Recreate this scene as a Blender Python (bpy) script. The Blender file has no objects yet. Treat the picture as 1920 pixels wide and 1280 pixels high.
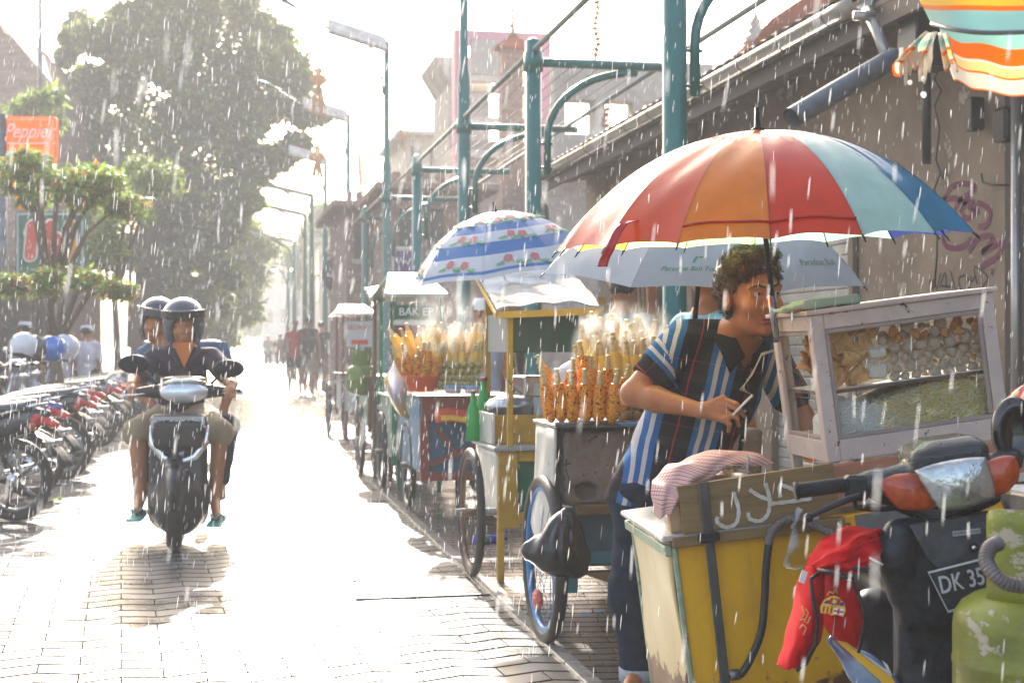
import bpy, math, random
import numpy as np
from mathutils import Vector, Matrix, Euler
rnd = random.Random(7)
S = bpy.context.scene
COL = S.collection
# ---------------------------------------------------------------- camera, sky, sun, exposure
FPX = 2667.0                       # focal length in photo pixels (1920 wide) = 50 mm
VPX, HZY, CH = 424.0, 649.0, 1.2   # street vanishing point, horizon, eye height
TH = math.atan((960 - VPX) / FPX)
ST, CT = math.sin(TH), math.cos(TH)
cam_d = bpy.data.cameras.new('camera')
cam = bpy.data.objects.new('camera', cam_d); COL.objects.link(cam)
cam.location = (0, 0, CH); cam.rotation_euler = (math.pi / 2, 0, -TH)
cam_d.lens = 50.0; cam_d.sensor_width = 36.0
cam_d.shift_y = 9 / 1920.0
cam_d.clip_end = 2000; cam_d.clip_start = 0.05
cam_d.dof.use_dof = True; cam_d.dof.focus_distance = 4.25; cam_d.dof.aperture_fstop = 5.6
S.camera = cam
SUN_EL, SUN_AZ = math.radians(27), math.radians(2.0)
w = bpy.data.worlds.new('World'); S.world = w; w.use_nodes = True
nt = w.node_tree; bg = nt.nodes['Background']
sky = nt.nodes.new('ShaderNodeTexSky'); sky.sky_type = 'NISHITA'; sky.sun_disc = False
sky.sun_elevation = SUN_EL; sky.sun_rotation = SUN_AZ
sky.air_density = 1.0; sky.dust_density = 5.0; sky.ozone_density = 0.7
nt.links.new(sky.outputs[0], bg.inputs[0]); bg.inputs[1].default_value = 0.15
sl = bpy.data.lights.new('sun', 'SUN'); sl.energy = 3.3; sl.angle = math.radians(0.7); sl.color = (1, 0.95, 0.86)
so = bpy.data.objects.new('sun', sl); COL.objects.link(so)
sd = Vector((math.sin(SUN_AZ) * math.cos(SUN_EL), math.cos(SUN_AZ) * math.cos(SUN_EL), math.sin(SUN_EL)))
so.rotation_euler = sd.to_track_quat('Z', 'Y').to_euler()
S.view_settings.view_transform = 'Standard'; S.view_settings.look = 'None'
S.view_settings.exposure = 1.93; S.view_settings.gamma = 1; S.view_settings.use_curve_mapping = False
S.render.engine = 'CYCLES'
S.cycles.max_bounces = 10; S.cycles.transparent_max_bounces = 16; S.cycles.volume_bounces = 1
S.cycles.diffuse_bounces = 4; S.cycles.glossy_bounces = 3; S.cycles.transmission_bounces = 6
S.cycles.caustics_reflective = False; S.cycles.caustics_refractive = False
S.cycles.sample_clamp_indirect = 4.0
S.cycles.use_denoising = True
try: S.cycles.denoiser = 'OPENIMAGEDENOISE'
except Exception: pass

# ---------------------------------------------------------------- measuring the place
def C(lat, d, z):                      # metres right of the eye, metres ahead, height
    return Vector((lat * CT + d * ST, d * CT - lat * ST, z))
def P(px, py, d): return C((px - 960) / FPX * d, d, CH + (HZY - py) / FPX * d)
def G(px, py): return P(px, py, CH * FPX / (py - HZY))
def dX(px, X): return FPX * X / (CT * (px - VPX))      # depth at which column px meets the plane X
def PX(px, py, X): return P(px, py, dX(px, X))
def dY(px, Y): return Y / (CT - (px - 960) / FPX * ST)
def PY(px, py, Y): return P(px, py, dY(px, Y))
# ---------------------------------------------------------------- materials
MATS = {}
def mat(name, col=(.5, .5, .5), rough=.5, metal=0, col2=None, sc=6, amt=.5, sharp=0, bump=0, bsc=30, trans=0, coat=0,
        transl=0, chip=None, csc=14, cth=.58, spec=.35, stretch=(1, 1, 1), rvar=0, sheen=0, det=6):
    if name in MATS: return MATS[name]
    m = bpy.data.materials.new(name); m.use_nodes = True
    N, L = m.node_tree.nodes, m.node_tree.links
    b = N['Principled BSDF']; out = N['Material Output']
    b.inputs['Base Color'].default_value = (*col, 1); b.inputs['Roughness'].default_value = rough
    b.inputs['Metallic'].default_value = metal; b.inputs['Specular IOR Level'].default_value = spec
    b.inputs['Coat Weight'].default_value = coat; b.inputs['Coat Roughness'].default_value = .08
    if sheen: b.inputs['Sheen Weight'].default_value = sheen
    if trans: b.inputs['Transmission Weight'].default_value = trans
    tc = N.new('ShaderNodeTexCoord'); mp = N.new('ShaderNodeMapping'); mp.inputs['Scale'].default_value = stretch
    L.new(tc.outputs['Object'], mp.inputs[0]); cs = None
    if col2 or rvar:
        n = N.new('ShaderNodeTexNoise'); n.inputs['Scale'].default_value = sc; n.inputs['Detail'].default_value = det
        n.inputs['Roughness'].default_value = .62
        L.new(mp.outputs[0], n.inputs[0])
        r = N.new('ShaderNodeValToRGB'); c = .5 + (.5 - amt) * .35; h = .16 if not sharp else .16 * (1 - sharp)
        r.color_ramp.elements[0].position = max(0, c - h); r.color_ramp.elements[1].position = min(1, c + h)
        r.color_ramp.elements[0].color = (*col, 1); r.color_ramp.elements[1].color = (*(col2 or col), 1)
        L.new(n.outputs[0], r.inputs[0]); cs = r.outputs[0]
        if rvar:
            mr = N.new('ShaderNodeMapRange'); mr.inputs[1].default_value = .35; mr.inputs[2].default_value = .65
            mr.inputs[3].default_value = max(0, rough - rvar); mr.inputs[4].default_value = min(1, rough + rvar)
            L.new(n.outputs[0], mr.inputs[0]); L.new(mr.outputs[0], b.inputs['Roughness'])
    hgt = None
    if chip:
        n2 = N.new('ShaderNodeTexNoise'); n2.inputs['Scale'].default_value = csc; n2.inputs['Detail'].default_value = 9
        n2.inputs['Roughness'].default_value = .7; L.new(mp.outputs[0], n2.inputs[0])
        r2 = N.new('ShaderNodeValToRGB'); r2.color_ramp.elements[0].position = cth; r2.color_ramp.elements[1].position = cth + .025
        L.new(n2.outputs[0], r2.inputs[0]); mx = N.new('ShaderNodeMixRGB'); L.new(r2.outputs[0], mx.inputs[0])
        if cs: L.new(cs, mx.inputs[1])
        else: mx.inputs[1].default_value = (*col, 1)
        mx.inputs[2].default_value = (*chip, 1); cs = mx.outputs[0]
    if cs: L.new(cs, b.inputs['Base Color'])
    if bump:
        n3 = N.new('ShaderNodeTexNoise'); n3.inputs['Scale'].default_value = bsc; n3.inputs['Detail'].default_value = 5
        L.new(mp.outputs[0], n3.inputs[0]); bp = N.new('ShaderNodeBump'); bp.inputs['Strength'].default_value = bump
        bp.inputs['Distance'].default_value = .01
        L.new(n3.outputs[0], bp.inputs['Height']); L.new(bp.outputs[0], b.inputs['Normal'])
    if transl:
        t = N.new('ShaderNodeBsdfTranslucent'); ms = N.new('ShaderNodeMixShader'); ms.inputs[0].default_value = transl
        t.inputs[0].default_value = (*[min(1, c * 1.25) for c in col], 1)
        if cs: L.new(cs, t.inputs[0])
        L.new(b.outputs[0], ms.inputs[1]); L.new(t.outputs[0], ms.inputs[2]); L.new(ms.outputs[0], out.inputs[0])
    MATS[name] = m
    return m
def glassmat(name, tint=(.9, .95, .93), refl=.12, rough=.02):
    if name in MATS: return MATS[name]
    m = bpy.data.materials.new(name); m.use_nodes = True; N, L = m.node_tree.nodes, m.node_tree.links
    N.remove(N['Principled BSDF']); o = N['Material Output']
    t = N.new('ShaderNodeBsdfTransparent'); t.inputs[0].default_value = (*tint, 1)
    g = N.new('ShaderNodeBsdfGlossy'); g.inputs['Roughness'].default_value = rough
    f = N.new('ShaderNodeFresnel'); f.inputs[0].default_value = 1.45
    nz = N.new('ShaderNodeTexNoise'); nz.inputs['Scale'].default_value = 9; nz.inputs['Detail'].default_value = 6
    tc = N.new('ShaderNodeTexCoord'); L.new(tc.outputs['Object'], nz.inputs[0])
    df = N.new('ShaderNodeBsdfDiffuse'); df.inputs[0].default_value = (.75, .76, .74, 1)
    mr = N.new('ShaderNodeMapRange'); mr.inputs[1].default_value = .48; mr.inputs[2].default_value = .75; mr.inputs[4].default_value = refl
    L.new(nz.outputs[0], mr.inputs[0])
    m1 = N.new('ShaderNodeMixShader'); L.new(mr.outputs[0], m1.inputs[0]); L.new(t.outputs[0], m1.inputs[1]); L.new(df.outputs[0], m1.inputs[2])
    gm = N.new('ShaderNodeNewGeometry'); sb = N.new('ShaderNodeMath'); sb.operation = 'SUBTRACT'; sb.inputs[0].default_value = 1; L.new(gm.outputs['Backfacing'], sb.inputs[1])
    ml = N.new('ShaderNodeMath'); ml.operation = 'MULTIPLY'; L.new(f.outputs[0], ml.inputs[0]); L.new(sb.outputs[0], ml.inputs[1])
    m2 = N.new('ShaderNodeMixShader'); L.new(ml.outputs[0], m2.inputs[0]); L.new(m1.outputs[0], m2.inputs[1]); L.new(g.outputs[0], m2.inputs[2])
    L.new(m2.outputs[0], o.inputs[0]); MATS[name] = m
    return m
# ---------------------------------------------------------------- mesh collector
class MB:
    def __init__(s): s.v = []; s.f = []; s.mi = []; s.sm = []; s.mats = []; s.cur = 0; s.M = None; s.smooth = False
    def mat(s, m):
        if m not in s.mats: s.mats.append(m)
        s.cur = s.mats.index(m); return s
    def add(s, vs, fs, smooth=None):
        o = len(s.v)
        if s.M is not None: vs = [s.M @ Vector(v) for v in vs]
        s.v += [tuple(v) for v in vs]
        for f in fs:
            s.f.append(tuple(i + o for i in f)); s.mi.append(s.cur); s.sm.append(s.smooth if smooth is None else smooth)
        return s
    def box(s, a, b, bev=0.0):
        x0, x1 = sorted((a[0], b[0])); y0, y1 = sorted((a[1], b[1])); z0, z1 = sorted((a[2], b[2]))
        if bev <= 0:
            vs = [(x, y, z) for z in (z0, z1) for y in (y0, y1) for x in (x0, x1)]
            return s.add(vs, [(0, 2, 3, 1), (4, 5, 7, 6), (0, 1, 5, 4), (2, 6, 7, 3), (0, 4, 6, 2), (1, 3, 7, 5)], False)
        e = min(bev, (x1 - x0) / 2.2, (y1 - y0) / 2.2, (z1 - z0) / 2.2); vs = []; idx = {}
        for ix, X in enumerate((x0, x1)):
            for iy, Y in enumerate((y0, y1)):
                for iz, Z in enumerate((z0, z1)):
                    sx, sy, sz = (1, -1)[ix], (1, -1)[iy], (1, -1)[iz]
                    idx[ix, iy, iz, 0] = len(vs); vs.append((X, Y + sy * e, Z + sz * e))
                    idx[ix, iy, iz, 1] = len(vs); vs.append((X + sx * e, Y, Z + sz * e))
                    idx[ix, iy, iz, 2] = len(vs); vs.append((X + sx * e, Y + sy * e, Z))
        fs = []
        g = lambda i, j, k, a: idx[i, j, k, a]
        for i in (0, 1):
            q = [g(i, 0, 0, 0), g(i, 1, 0, 0), g(i, 1, 1, 0), g(i, 0, 1, 0)]; fs.append(q if i else q[::-1])
            q = [g(0, i, 0, 1), g(1, i, 0, 1), g(1, i, 1, 1), g(0, i, 1, 1)]; fs.append(q[::-1] if i else q)
            q = [g(0, 0, i, 2), g(1, 0, i, 2), g(1, 1, i, 2), g(0, 1, i, 2)]; fs.append(q if i else q[::-1])
            for j in (0, 1):
                q = [g(0, i, j, 1), g(1, i, j, 1), g(1, i, j, 2), g(0, i, j, 2)]; fs.append(q if i ^ j else q[::-1])
                q = [g(i, 0, j, 0), g(i, 1, j, 0), g(i, 1, j, 2), g(i, 0, j, 2)]; fs.append(q[::-1] if i ^ j else q)
                q = [g(i, j, 0, 0), g(i, j, 1, 0), g(i, j, 1, 1), g(i, j, 0, 1)]; fs.append(q if i ^ j else q[::-1])
                for k in (0, 1):
                    q = [g(i, j, k, 0), g(i, j, k, 1), g(i, j, k, 2)]; fs.append(q if (i + j + k) % 2 == 0 else q[::-1])
        return s.add(vs, fs, False)
    def bar(s, a, b, w=.03, h=.03, up=(0, 0, 1), bev=.003):       # a squared bar from a to b
        a, b = Vector(a), Vector(b); d = b - a; L = d.length
        if L < 1e-6: return s
        z = d.normalized(); u = Vector(up)
        x = u.cross(z)
        if x.length < 1e-3: x = Vector((1, 0, 0)).cross(z)
        if x.length < 1e-3: x = Vector((0, 1, 0)).cross(z)
        x.normalize(); y = z.cross(x)
        Mx = Matrix((x, y, z)).transposed().to_4x4(); Mx.translation = a
        old = s.M; s.M = Mx if old is None else old @ Mx
        s.box((-w / 2, -h / 2, 0), (w / 2, h / 2, L), bev); s.M = old
        return s
    def tube(s, pts, r=.01, n=8, cap=True, closed=False, flat=1.0):
        pts = [Vector(p) for p in pts]; m = len(pts)
        rr = r if isinstance(r, (list, tuple)) else [r] * m
        vs, fs = [], []; prev = None
        for i, p in enumerate(pts):
            if closed: t = pts[(i + 1) % m] - pts[i - 1]
            else: t = pts[min(i + 1, m - 1)] - pts[max(i - 1, 0)]
            if t.length < 1e-9: t = Vector((0, 0, 1))
            t.normalize()
            if prev is None:
                x = t.cross(Vector((0, 0, 1)))
                if x.length < .05: x = t.cross(Vector((0, 1, 0)))
            else: x = prev - t * prev.dot(t)
            x.normalize(); prev = x; y = t.cross(x)
            for k in range(n):
                a = 2 * math.pi * k / n
                vs.append(p + (x * math.cos(a) + y * math.sin(a) * flat) * rr[i])
        for i in range(m if closed else m - 1):
            j = (i + 1) % m
            for k in range(n):
                k2 = (k + 1) % n
                fs.append((i * n + k, i * n + k2, j * n + k2, j * n + k))
        if cap and not closed:
            fs.append(tuple(range(n))[::-1]); fs.append(tuple((m - 1) * n + k for k in range(n)))
        return s.add(vs, fs, True)
    def lathe(s, prof, c=(0, 0, 0), n=24, cap=True, sx=1, sy=1, axis='z'):
        vs, fs = [], []; c = Vector(c)
        for (r, z) in prof:
            for k in range(n):
                a = 2 * math.pi * k / n; p = (r * math.cos(a) * sx, r * math.sin(a) * sy, z)
                if axis == 'x': p = (p[2], p[0], p[1])
                if axis == 'y': p = (p[1], p[2], p[0])
                vs.append(Vector(p) + c)
        for i in range(len(prof) - 1):
            for k in range(n):
                k2 = (k + 1) % n; fs.append((i * n + k, i * n + k2, (i + 1) * n + k2, (i + 1) * n + k))
        if cap:
            fs.append(tuple(range(n))[::-1]); fs.append(tuple((len(prof) - 1) * n + k for k in range(n)))
        return s.add(vs, fs, True)
    def cyl(s, a, b, r, n=16): return s.tube([a, b], r, n)
    def ball(s, c, r, n=12, sq=(1, 1, 1)):
        prof = [(max(1e-4, math.sin(math.pi * i / n)), -math.cos(math.pi * i / n)) for i in range(n + 1)]
        vs, fs = [], []; m = n + 4
        for (q, z) in prof:
            for k in range(m):
                a = 2 * math.pi * k / m
                vs.append((c[0] + r * sq[0] * q * math.cos(a), c[1] + r * sq[1] * q * math.sin(a), c[2] + r * sq[2] * z))
        for i in range(n):
            for k in range(m):
                k2 = (k + 1) % m; fs.append((i * m + k, i * m + k2, (i + 1) * m + k2, (i + 1) * m + k))
        return s.add(vs, fs, True)
    def torus(s, c, R, r, axis='x', n=40, m=10, flat=1.0):
        pts = []
        vs, fs = [], []
        for i in range(n):
            a = 2 * math.pi * i / n
            for k in range(m):
                b = 2 * math.pi * k / m; q = R + r * math.cos(b); h = r * flat * math.sin(b)
                p = {'x': (h, q * math.cos(a), q * math.sin(a)), 'y': (q * math.sin(a), h, q * math.cos(a)), 'z': (q * math.cos(a), q * math.sin(a), h)}[axis]
                vs.append(Vector(p) + Vector(c))
        for i in range(n):
            for k in range(m):
                i2, k2 = (i + 1) % n, (k + 1) % m
                fs.append((i * m + k, i2 * m + k, i2 * m + k2, i * m + k2))
        return s.add(vs, fs, True)
    def prism(s, poly, depth, smooth=False):           # poly: 3-D points of one flat face; depth: extrusion vector
        n = len(poly); d = Vector(depth); vs = [Vector(p) for p in poly] + [Vector(p) + d for p in poly]
        fs = [tuple(range(n))[::-1], tuple(range(n, 2 * n))] + [(i, (i + 1) % n, n + (i + 1) % n, n + i) for i in range(n)]
        return s.add(vs, fs, smooth)
    def grid(s, fn, nu, nv, smooth=True, thick=0.0, closed=False):
        vs = [Vector(fn(i / nu, j / nv)) for i in range(nu + 1) for j in range(nv + 1)]
        fs = [(i * (nv + 1) + j, (i + 1) * (nv + 1) + j, (i + 1) * (nv + 1) + j + 1, i * (nv + 1) + j + 1) for i in range(nu) for j in range(nv)]
        if thick:
            nrm = [Vector((0, 0, 0)) for _ in vs]
            for f in fs:
                nn = (vs[f[2]] - vs[f[0]]).cross(vs[f[3]] - vs[f[1]])
                if nn.length > 1e-12: nn.normalize()
                for i in f: nrm[i] += nn
            o = len(vs); back = []
            for v, nn in zip(vs, nrm):
                if nn.length > 1e-9: nn.normalize()
                back.append(v - nn * thick)
            fs2 = [tuple(i + o for i in f[::-1]) for f in fs]
            W = nv + 1; rim = [i * W for i in range(nu + 1)]
            loop = [j for j in range(nv + 1)] + [i * W + nv for i in range(1, nu + 1)] + [nu * W + j for j in range(nv - 1, -1, -1)] + [i * W for i in range(nu - 1, 0, -1)]
            rf = [(loop[k], loop[(k + 1) % len(loop)], loop[(k + 1) % len(loop)] + o, loop[k] + o) for k in range(len(loop))]
            vs += back; fs = fs + fs2 + rf
        return s.add(vs, fs, smooth)
    def text(s, body, size, Mx, ext=.002, shear=0, align='CENTER', xs=1.0, warp=None):
        cu = bpy.data.curves.new('t', 'FONT'); cu.body = body; cu.size = size; cu.align_x = align; cu.align_y = 'CENTER'
        cu.extrude = ext if warp is None else 0; cu.shear = shear; cu.resolution_u = 3
        o = bpy.data.objects.new('t', cu); COL.objects.link(o)
        me = o.to_mesh()
        vs = [Vector((v.co.x * xs, v.co.y, v.co.z)) for v in me.vertices]; fs = [tuple(p.vertices) for p in me.polygons]
        vs = [Vector(warp(v)) for v in vs] if warp else [Mx @ v for v in vs]
        o.to_mesh_clear(); bpy.data.objects.remove(o); bpy.data.curves.remove(cu)
        return s.add(vs, fs, False)
    def build(s, name, parent=None, m=None, loc=None, rot=None):
        if m is not None and not s.mats: s.mats = [m]
        me = bpy.data.meshes.new(name); me.from_pydata(s.v, [], s.f)
        for q in s.mats: me.materials.append(q)
        me.polygons.foreach_set('material_index', s.mi); me.polygons.foreach_set('use_smooth', s.sm); me.update()
        o = bpy.data.objects.new(name, me); COL.objects.link(o)
        if parent: o.parent = parent
        if loc is not None: o.location = loc
        if rot is not None: o.rotation_euler = rot
        return o
def tag(o, label=None, cat=None, group=None, kind=None):
    if label: o['label'] = label
    if cat: o['category'] = cat
    if group: o['group'] = group
    if kind: o['kind'] = kind
    return o
def thing(name, label, cat, loc=(0, 0, 0), rot=(0, 0, 0), group=None, scale=1):
    o = bpy.data.objects.new(name, None); o.empty_display_size = .1; COL.objects.link(o)
    o.location = loc; o.rotation_euler = rot; o.scale = (scale,) * 3
    return tag(o, label, cat, group)
def dup(root, loc, rot=None, label=None, scale=None):
    kids = {}
    for o in COL.objects:
        if o.parent: kids.setdefault(o.parent.name, []).append(o)
    def cp(o, par):
        c = o.copy(); COL.objects.link(c); c.parent = par
        for k in kids.get(o.name, []): cp(k, c)
        return c
    r = cp(root, None); r.location = loc
    if rot is not None: r.rotation_euler = rot
    if scale is not None: r.scale = scale if not isinstance(scale, (int, float)) else (scale,) * 3
    if label: r['label'] = label
    return r
ORD = ['first', 'second', 'third', 'fourth', 'fifth', 'sixth', 'seventh', 'eighth', 'ninth', 'tenth', 'eleventh', 'twelfth', 'thirteenth', 'fourteenth', 'fifteenth', 'sixteenth', 'seventeenth', 'eighteenth', 'nineteenth', 'twentieth']
# ---------------------------------------------------------------- implicit surfaces (bodies, cloth, cast shapes)
def wob(x, y, z, s, seed=0):
    a = seed * 1.7
    return (np.sin(s * (x + .6 * z) + a + 1.3 * np.sin(s * .7 * y + a)) * np.sin(s * (y * .9 - .4 * z) + 2.1 * a)
            + .5 * np.sin(s * 2.1 * (z + .35 * x) + a * 3 + 1.1 * np.sin(s * 1.3 * x))) * .6
class SDF:
    def __init__(s, res=.01): s.p = []; s.res = res; s.post = None; s.clip = []
    def cap(s, a, b, ra, rb=None, k=.02, sub=False, fl=None):   # tapered limb, fl=(axis, factor) squashes it across axis
        s.p.append(('c', Vector(a), Vector(b), ra, ra if rb is None else rb, k, sub, fl)); return s
    def chain(s, pts, rs, k=.02, fl=None):
        for i in range(len(pts) - 1): s.cap(pts[i], pts[i + 1], rs[i], rs[i + 1], k, False, fl)
        return s
    def ell(s, c, r, k=.02, sub=False, rot=None): s.p.append(('e', Vector(c), r if hasattr(r, '__len__') else (r, r, r), k, sub, rot)); return s
    def bx(s, c, h, rr=.01, k=.01, sub=False, rot=None): s.p.append(('b', Vector(c), h, rr, k, sub, rot)); return s
    def plane(s, pt, n): s.clip.append((Vector(pt), Vector(n).normalized())); return s      # keeps the side n points away from
    def mesh(s):
        lo = np.array([1e9] * 3); hi = -lo; B = []
        for q in s.p:
            if q[0] == 'c': r = max(q[3], q[4]); a, b = np.array(q[1]), np.array(q[2]); l = np.minimum(a, b) - r; h = np.maximum(a, b) + r
            elif q[0] == 'e': r = max(q[2]); a = np.array(q[1]); l = a - r; h = a + r
            else: r = math.sqrt(sum(t * t for t in q[2])) + q[3]; a = np.array(q[1]); l = a - r; h = a + r
            B.append((l, h))
            if not (q[6] if q[0] == 'c' else q[4] if q[0] == 'e' else q[5]): lo = np.minimum(lo, l); hi = np.maximum(hi, h)
        res = s.res; pad = .03 + 2 * res; lo -= pad; hi += pad
        n = np.maximum(4, np.ceil((hi - lo) / res).astype(int) + 1)
        ax = [lo[i] + np.arange(n[i]) * res for i in range(3)]
        f = np.full(n, .05, np.float32)
        for q, (l, h) in zip(s.p, B):
            m = .045 + res
            i0 = np.clip(np.floor((l - m - lo) / res).astype(int), 0, n); i1 = np.clip(np.ceil((h + m - lo) / res).astype(int) + 1, 0, n)
            if (i1 <= i0).any(): continue
            X = ax[0][i0[0]:i1[0]][:, None, None]; Y = ax[1][i0[1]:i1[1]][None, :, None]; Z = ax[2][i0[2]:i1[2]][None, None, :]
            if q[0] == 'c':
                a, b = np.array(q[1]), np.array(q[2]); d = b - a; L2 = max(d @ d, 1e-12)
                px, py, pz = X - a[0], Y - a[1], Z - a[2]
                t = np.clip((px * d[0] + py * d[1] + pz * d[2]) / L2, 0, 1)
                ex, ey, ez = px - t * d[0], py - t * d[1], pz - t * d[2]
                if q[7]:
                    u = np.array(Vector(q[7][0]).normalized()); g = 1 / q[7][1] - 1; w_ = (ex * u[0] + ey * u[1] + ez * u[2]) * g
                    ex, ey, ez = ex + w_ * u[0], ey + w_ * u[1], ez + w_ * u[2]
                D = np.sqrt(ex ** 2 + ey ** 2 + ez ** 2) - (q[3] + t * (q[4] - q[3])); k = q[5]; sub = q[6]
            else:
                a = np.array(q[1]); px, py, pz = X - a[0], Y - a[1], Z - a[2]
                rot = q[5] if q[0] == 'e' else q[6]
                if rot is not None:
                    R = np.array(Euler(rot).to_matrix().transposed())
                    px, py, pz = (R[0][0] * px + R[0][1] * py + R[0][2] * pz, R[1][0] * px + R[1][1] * py + R[1][2] * pz, R[2][0] * px + R[2][1] * py + R[2][2] * pz)
                if q[0] == 'e':
                    r = q[2]; k0 = np.sqrt((px / r[0]) ** 2 + (py / r[1]) ** 2 + (pz / r[2]) ** 2)
                    k1 = np.sqrt((px / r[0] ** 2) ** 2 + (py / r[1] ** 2) ** 2 + (pz / r[2] ** 2) ** 2)
                    D = k0 * (k0 - 1) / np.maximum(k1, 1e-6); k, sub = q[3], q[4]
                else:
                    hx, hy, hz = [t - q[3] for t in q[2]]
                    qx, qy, qz = np.abs(px) - hx, np.abs(py) - hy, np.abs(pz) - hz
                    D = np.sqrt(np.maximum(qx, 0) ** 2 + np.maximum(qy, 0) ** 2 + np.maximum(qz, 0) ** 2) + np.minimum(np.maximum(np.maximum(qx, qy), qz), 0) - q[3]
                    k, sub = q[4], q[5]
            sl_ = f[i0[0]:i1[0], i0[1]:i1[1], i0[2]:i1[2]]
            if sub:
                D = -D; hh = np.maximum(k - np.abs(sl_ - D), 0) / k
                f[i0[0]:i1[0], i0[1]:i1[1], i0[2]:i1[2]] = np.maximum(sl_, D) + hh * hh * k * .25
            else:
                hh = np.maximum(k - np.abs(sl_ - D), 0) / k
                f[i0[0]:i1[0], i0[1]:i1[1], i0[2]:i1[2]] = np.minimum(sl_, D) - hh * hh * k * .25
        X, Y, Z = ax[0][:, None, None], ax[1][None, :, None], ax[2][None, None, :]
        if s.post: f = s.post(f, X, Y, Z)
        for (pt, nn) in s.clip: f = np.maximum(f, (X - pt[0]) * nn[0] + (Y - pt[1]) * nn[1] + (Z - pt[2]) * nn[2])
        f[0] = f[-1] = .05; f[:, 0] = f[:, -1] = .05; f[:, :, 0] = f[:, :, -1] = .05
        ins = f < 0; nx, ny, nz = f.shape
        c = np.zeros((nx - 1, ny - 1, nz - 1), np.int8); cor = [(a, b, d) for a in (0, 1) for b in (0, 1) for d in (0, 1)]
        for (a, b, d) in cor: c += ins[a:nx - 1 + a, b:ny - 1 + b, d:nz - 1 + d]
        I, J, K = np.nonzero((c > 0) & (c < 8)); cid = np.full(c.shape, -1, np.int32); cid[I, J, K] = np.arange(len(I))
        acc = np.zeros((len(I), 3)); cnt = np.zeros(len(I))
        for A in cor:
            for x in range(3):
                if A[x]: continue
                Bc = list(A); Bc[x] = 1
                va = f[I + A[0], J + A[1], K + A[2]]; vb = f[I + Bc[0], J + Bc[1], K + Bc[2]]
                mk = (va < 0) != (vb < 0); t = np.where(mk, va / np.where(mk, va - vb, 1), 0)
                pt = np.array(A, float)[None, :].repeat(len(I), 0); pt[:, x] += t
                acc += pt * mk[:, None]; cnt += mk
        V = (acc / np.maximum(cnt, 1)[:, None] + np.stack([I, J, K], 1)) * res + lo
        F = []
        for x in range(3):
            y, z = (x + 1) % 3, (x + 2) % 3
            sa = [slice(None)] * 3; sb = [slice(None)] * 3; sa[x] = slice(0, -1); sb[x] = slice(1, None)
            df = ins[tuple(sa)] != ins[tuple(sb)]; E = np.stack(np.nonzero(df), 1); pos = ins[tuple(sa)][df]
            o = []
            for (dy, dz) in ((-1, -1), (0, -1), (0, 0), (-1, 0)):
                e = E.copy(); e[:, y] += dy; e[:, z] += dz; o.append(cid[e[:, 0], e[:, 1], e[:, 2]])
            q = np.stack(o, 1); q[~pos] = q[~pos][:, ::-1]; F.append(q)
        return V, np.concatenate(F)
    def build(s, name, parent=None, m=None, zones=None, loc=None):
        V, F = s.mesh(); me = bpy.data.meshes.new(name)
        me.vertices.add(len(V)); me.vertices.foreach_set('co', V.astype(np.float32).ravel())
        me.loops.add(len(F) * 4); me.loops.foreach_set('vertex_index', F.astype(np.int32).ravel())
        me.polygons.add(len(F)); me.polygons.foreach_set('loop_start', np.arange(len(F), dtype=np.int32) * 4)
        for q in (m if isinstance(m, list) else [m]): me.materials.append(q)
        me.update(calc_edges=True); me.validate()
        me.polygons.foreach_set('use_smooth', np.ones(len(me.polygons), bool))
        if zones is not None and len(me.polygons) == len(F):
            me.polygons.foreach_set('material_index', zones(V[F].mean(1)).astype(np.int32))
        o = bpy.data.objects.new(name, me); COL.objects.link(o)
        if parent: o.parent = parent
        if loc is not None: o.location = loc
        return o
# ================================================================ common materials
GREEN = mat('teal_paint', (.006, .115, .098), .28, col2=(.012, .15, .13), sc=5, bump=.12, bsc=60, chip=(.05, .09, .08), csc=30, cth=.66, coat=.3)
STEEL = mat('steel', (.42, .42, .43), .22, 1, col2=(.3, .3, .31), sc=8, bump=.05)
DULL = mat('dull_metal', (.2, .2, .2), .4, .8, col2=(.12, .11, .1), sc=12, bump=.1)
DARKM = mat('dark_metal', (.02, .02, .022), .4, .3)
BLK = mat('black_plastic', (.006, .006, .007), .42, spec=.18, col2=(.02, .02, .022), sc=20, bump=.08, bsc=200)
RUB = mat('rubber', (.018, .017, .016), .55, col2=(.04, .036, .03), sc=10, bump=.25, bsc=90)
CHROME = mat('chrome', (.7, .7, .7), .08, 1)
BLACKP = mat('black_gloss', (.008, .009, .011), .12, coat=1, rvar=.06, sc=4)
WOOD = mat('old_wood', (.2, .12, .045), .6, col2=(.1, .055, .02), sc=9, stretch=(1, 6, 6), bump=.3, bsc=60)
WHITEP = mat('white_paint_metal', (.72, .7, .64), .35, col2=(.55, .5, .4), sc=5, chip=(.2, .1, .05), csc=9, cth=.68, bump=.1)
SKIN = mat('skin', (.34, .125, .045), .40, col2=(.40, .155, .06), sc=25, bump=.06, bsc=220, spec=.4)
SKINF = mat('skin_pale', (.42, .2, .12), .5)
HAIR = mat('hair_black', (.014, .009, .006), .45, col2=(.04, .022, .012), sc=60, bump=.5, bsc=150)
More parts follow.
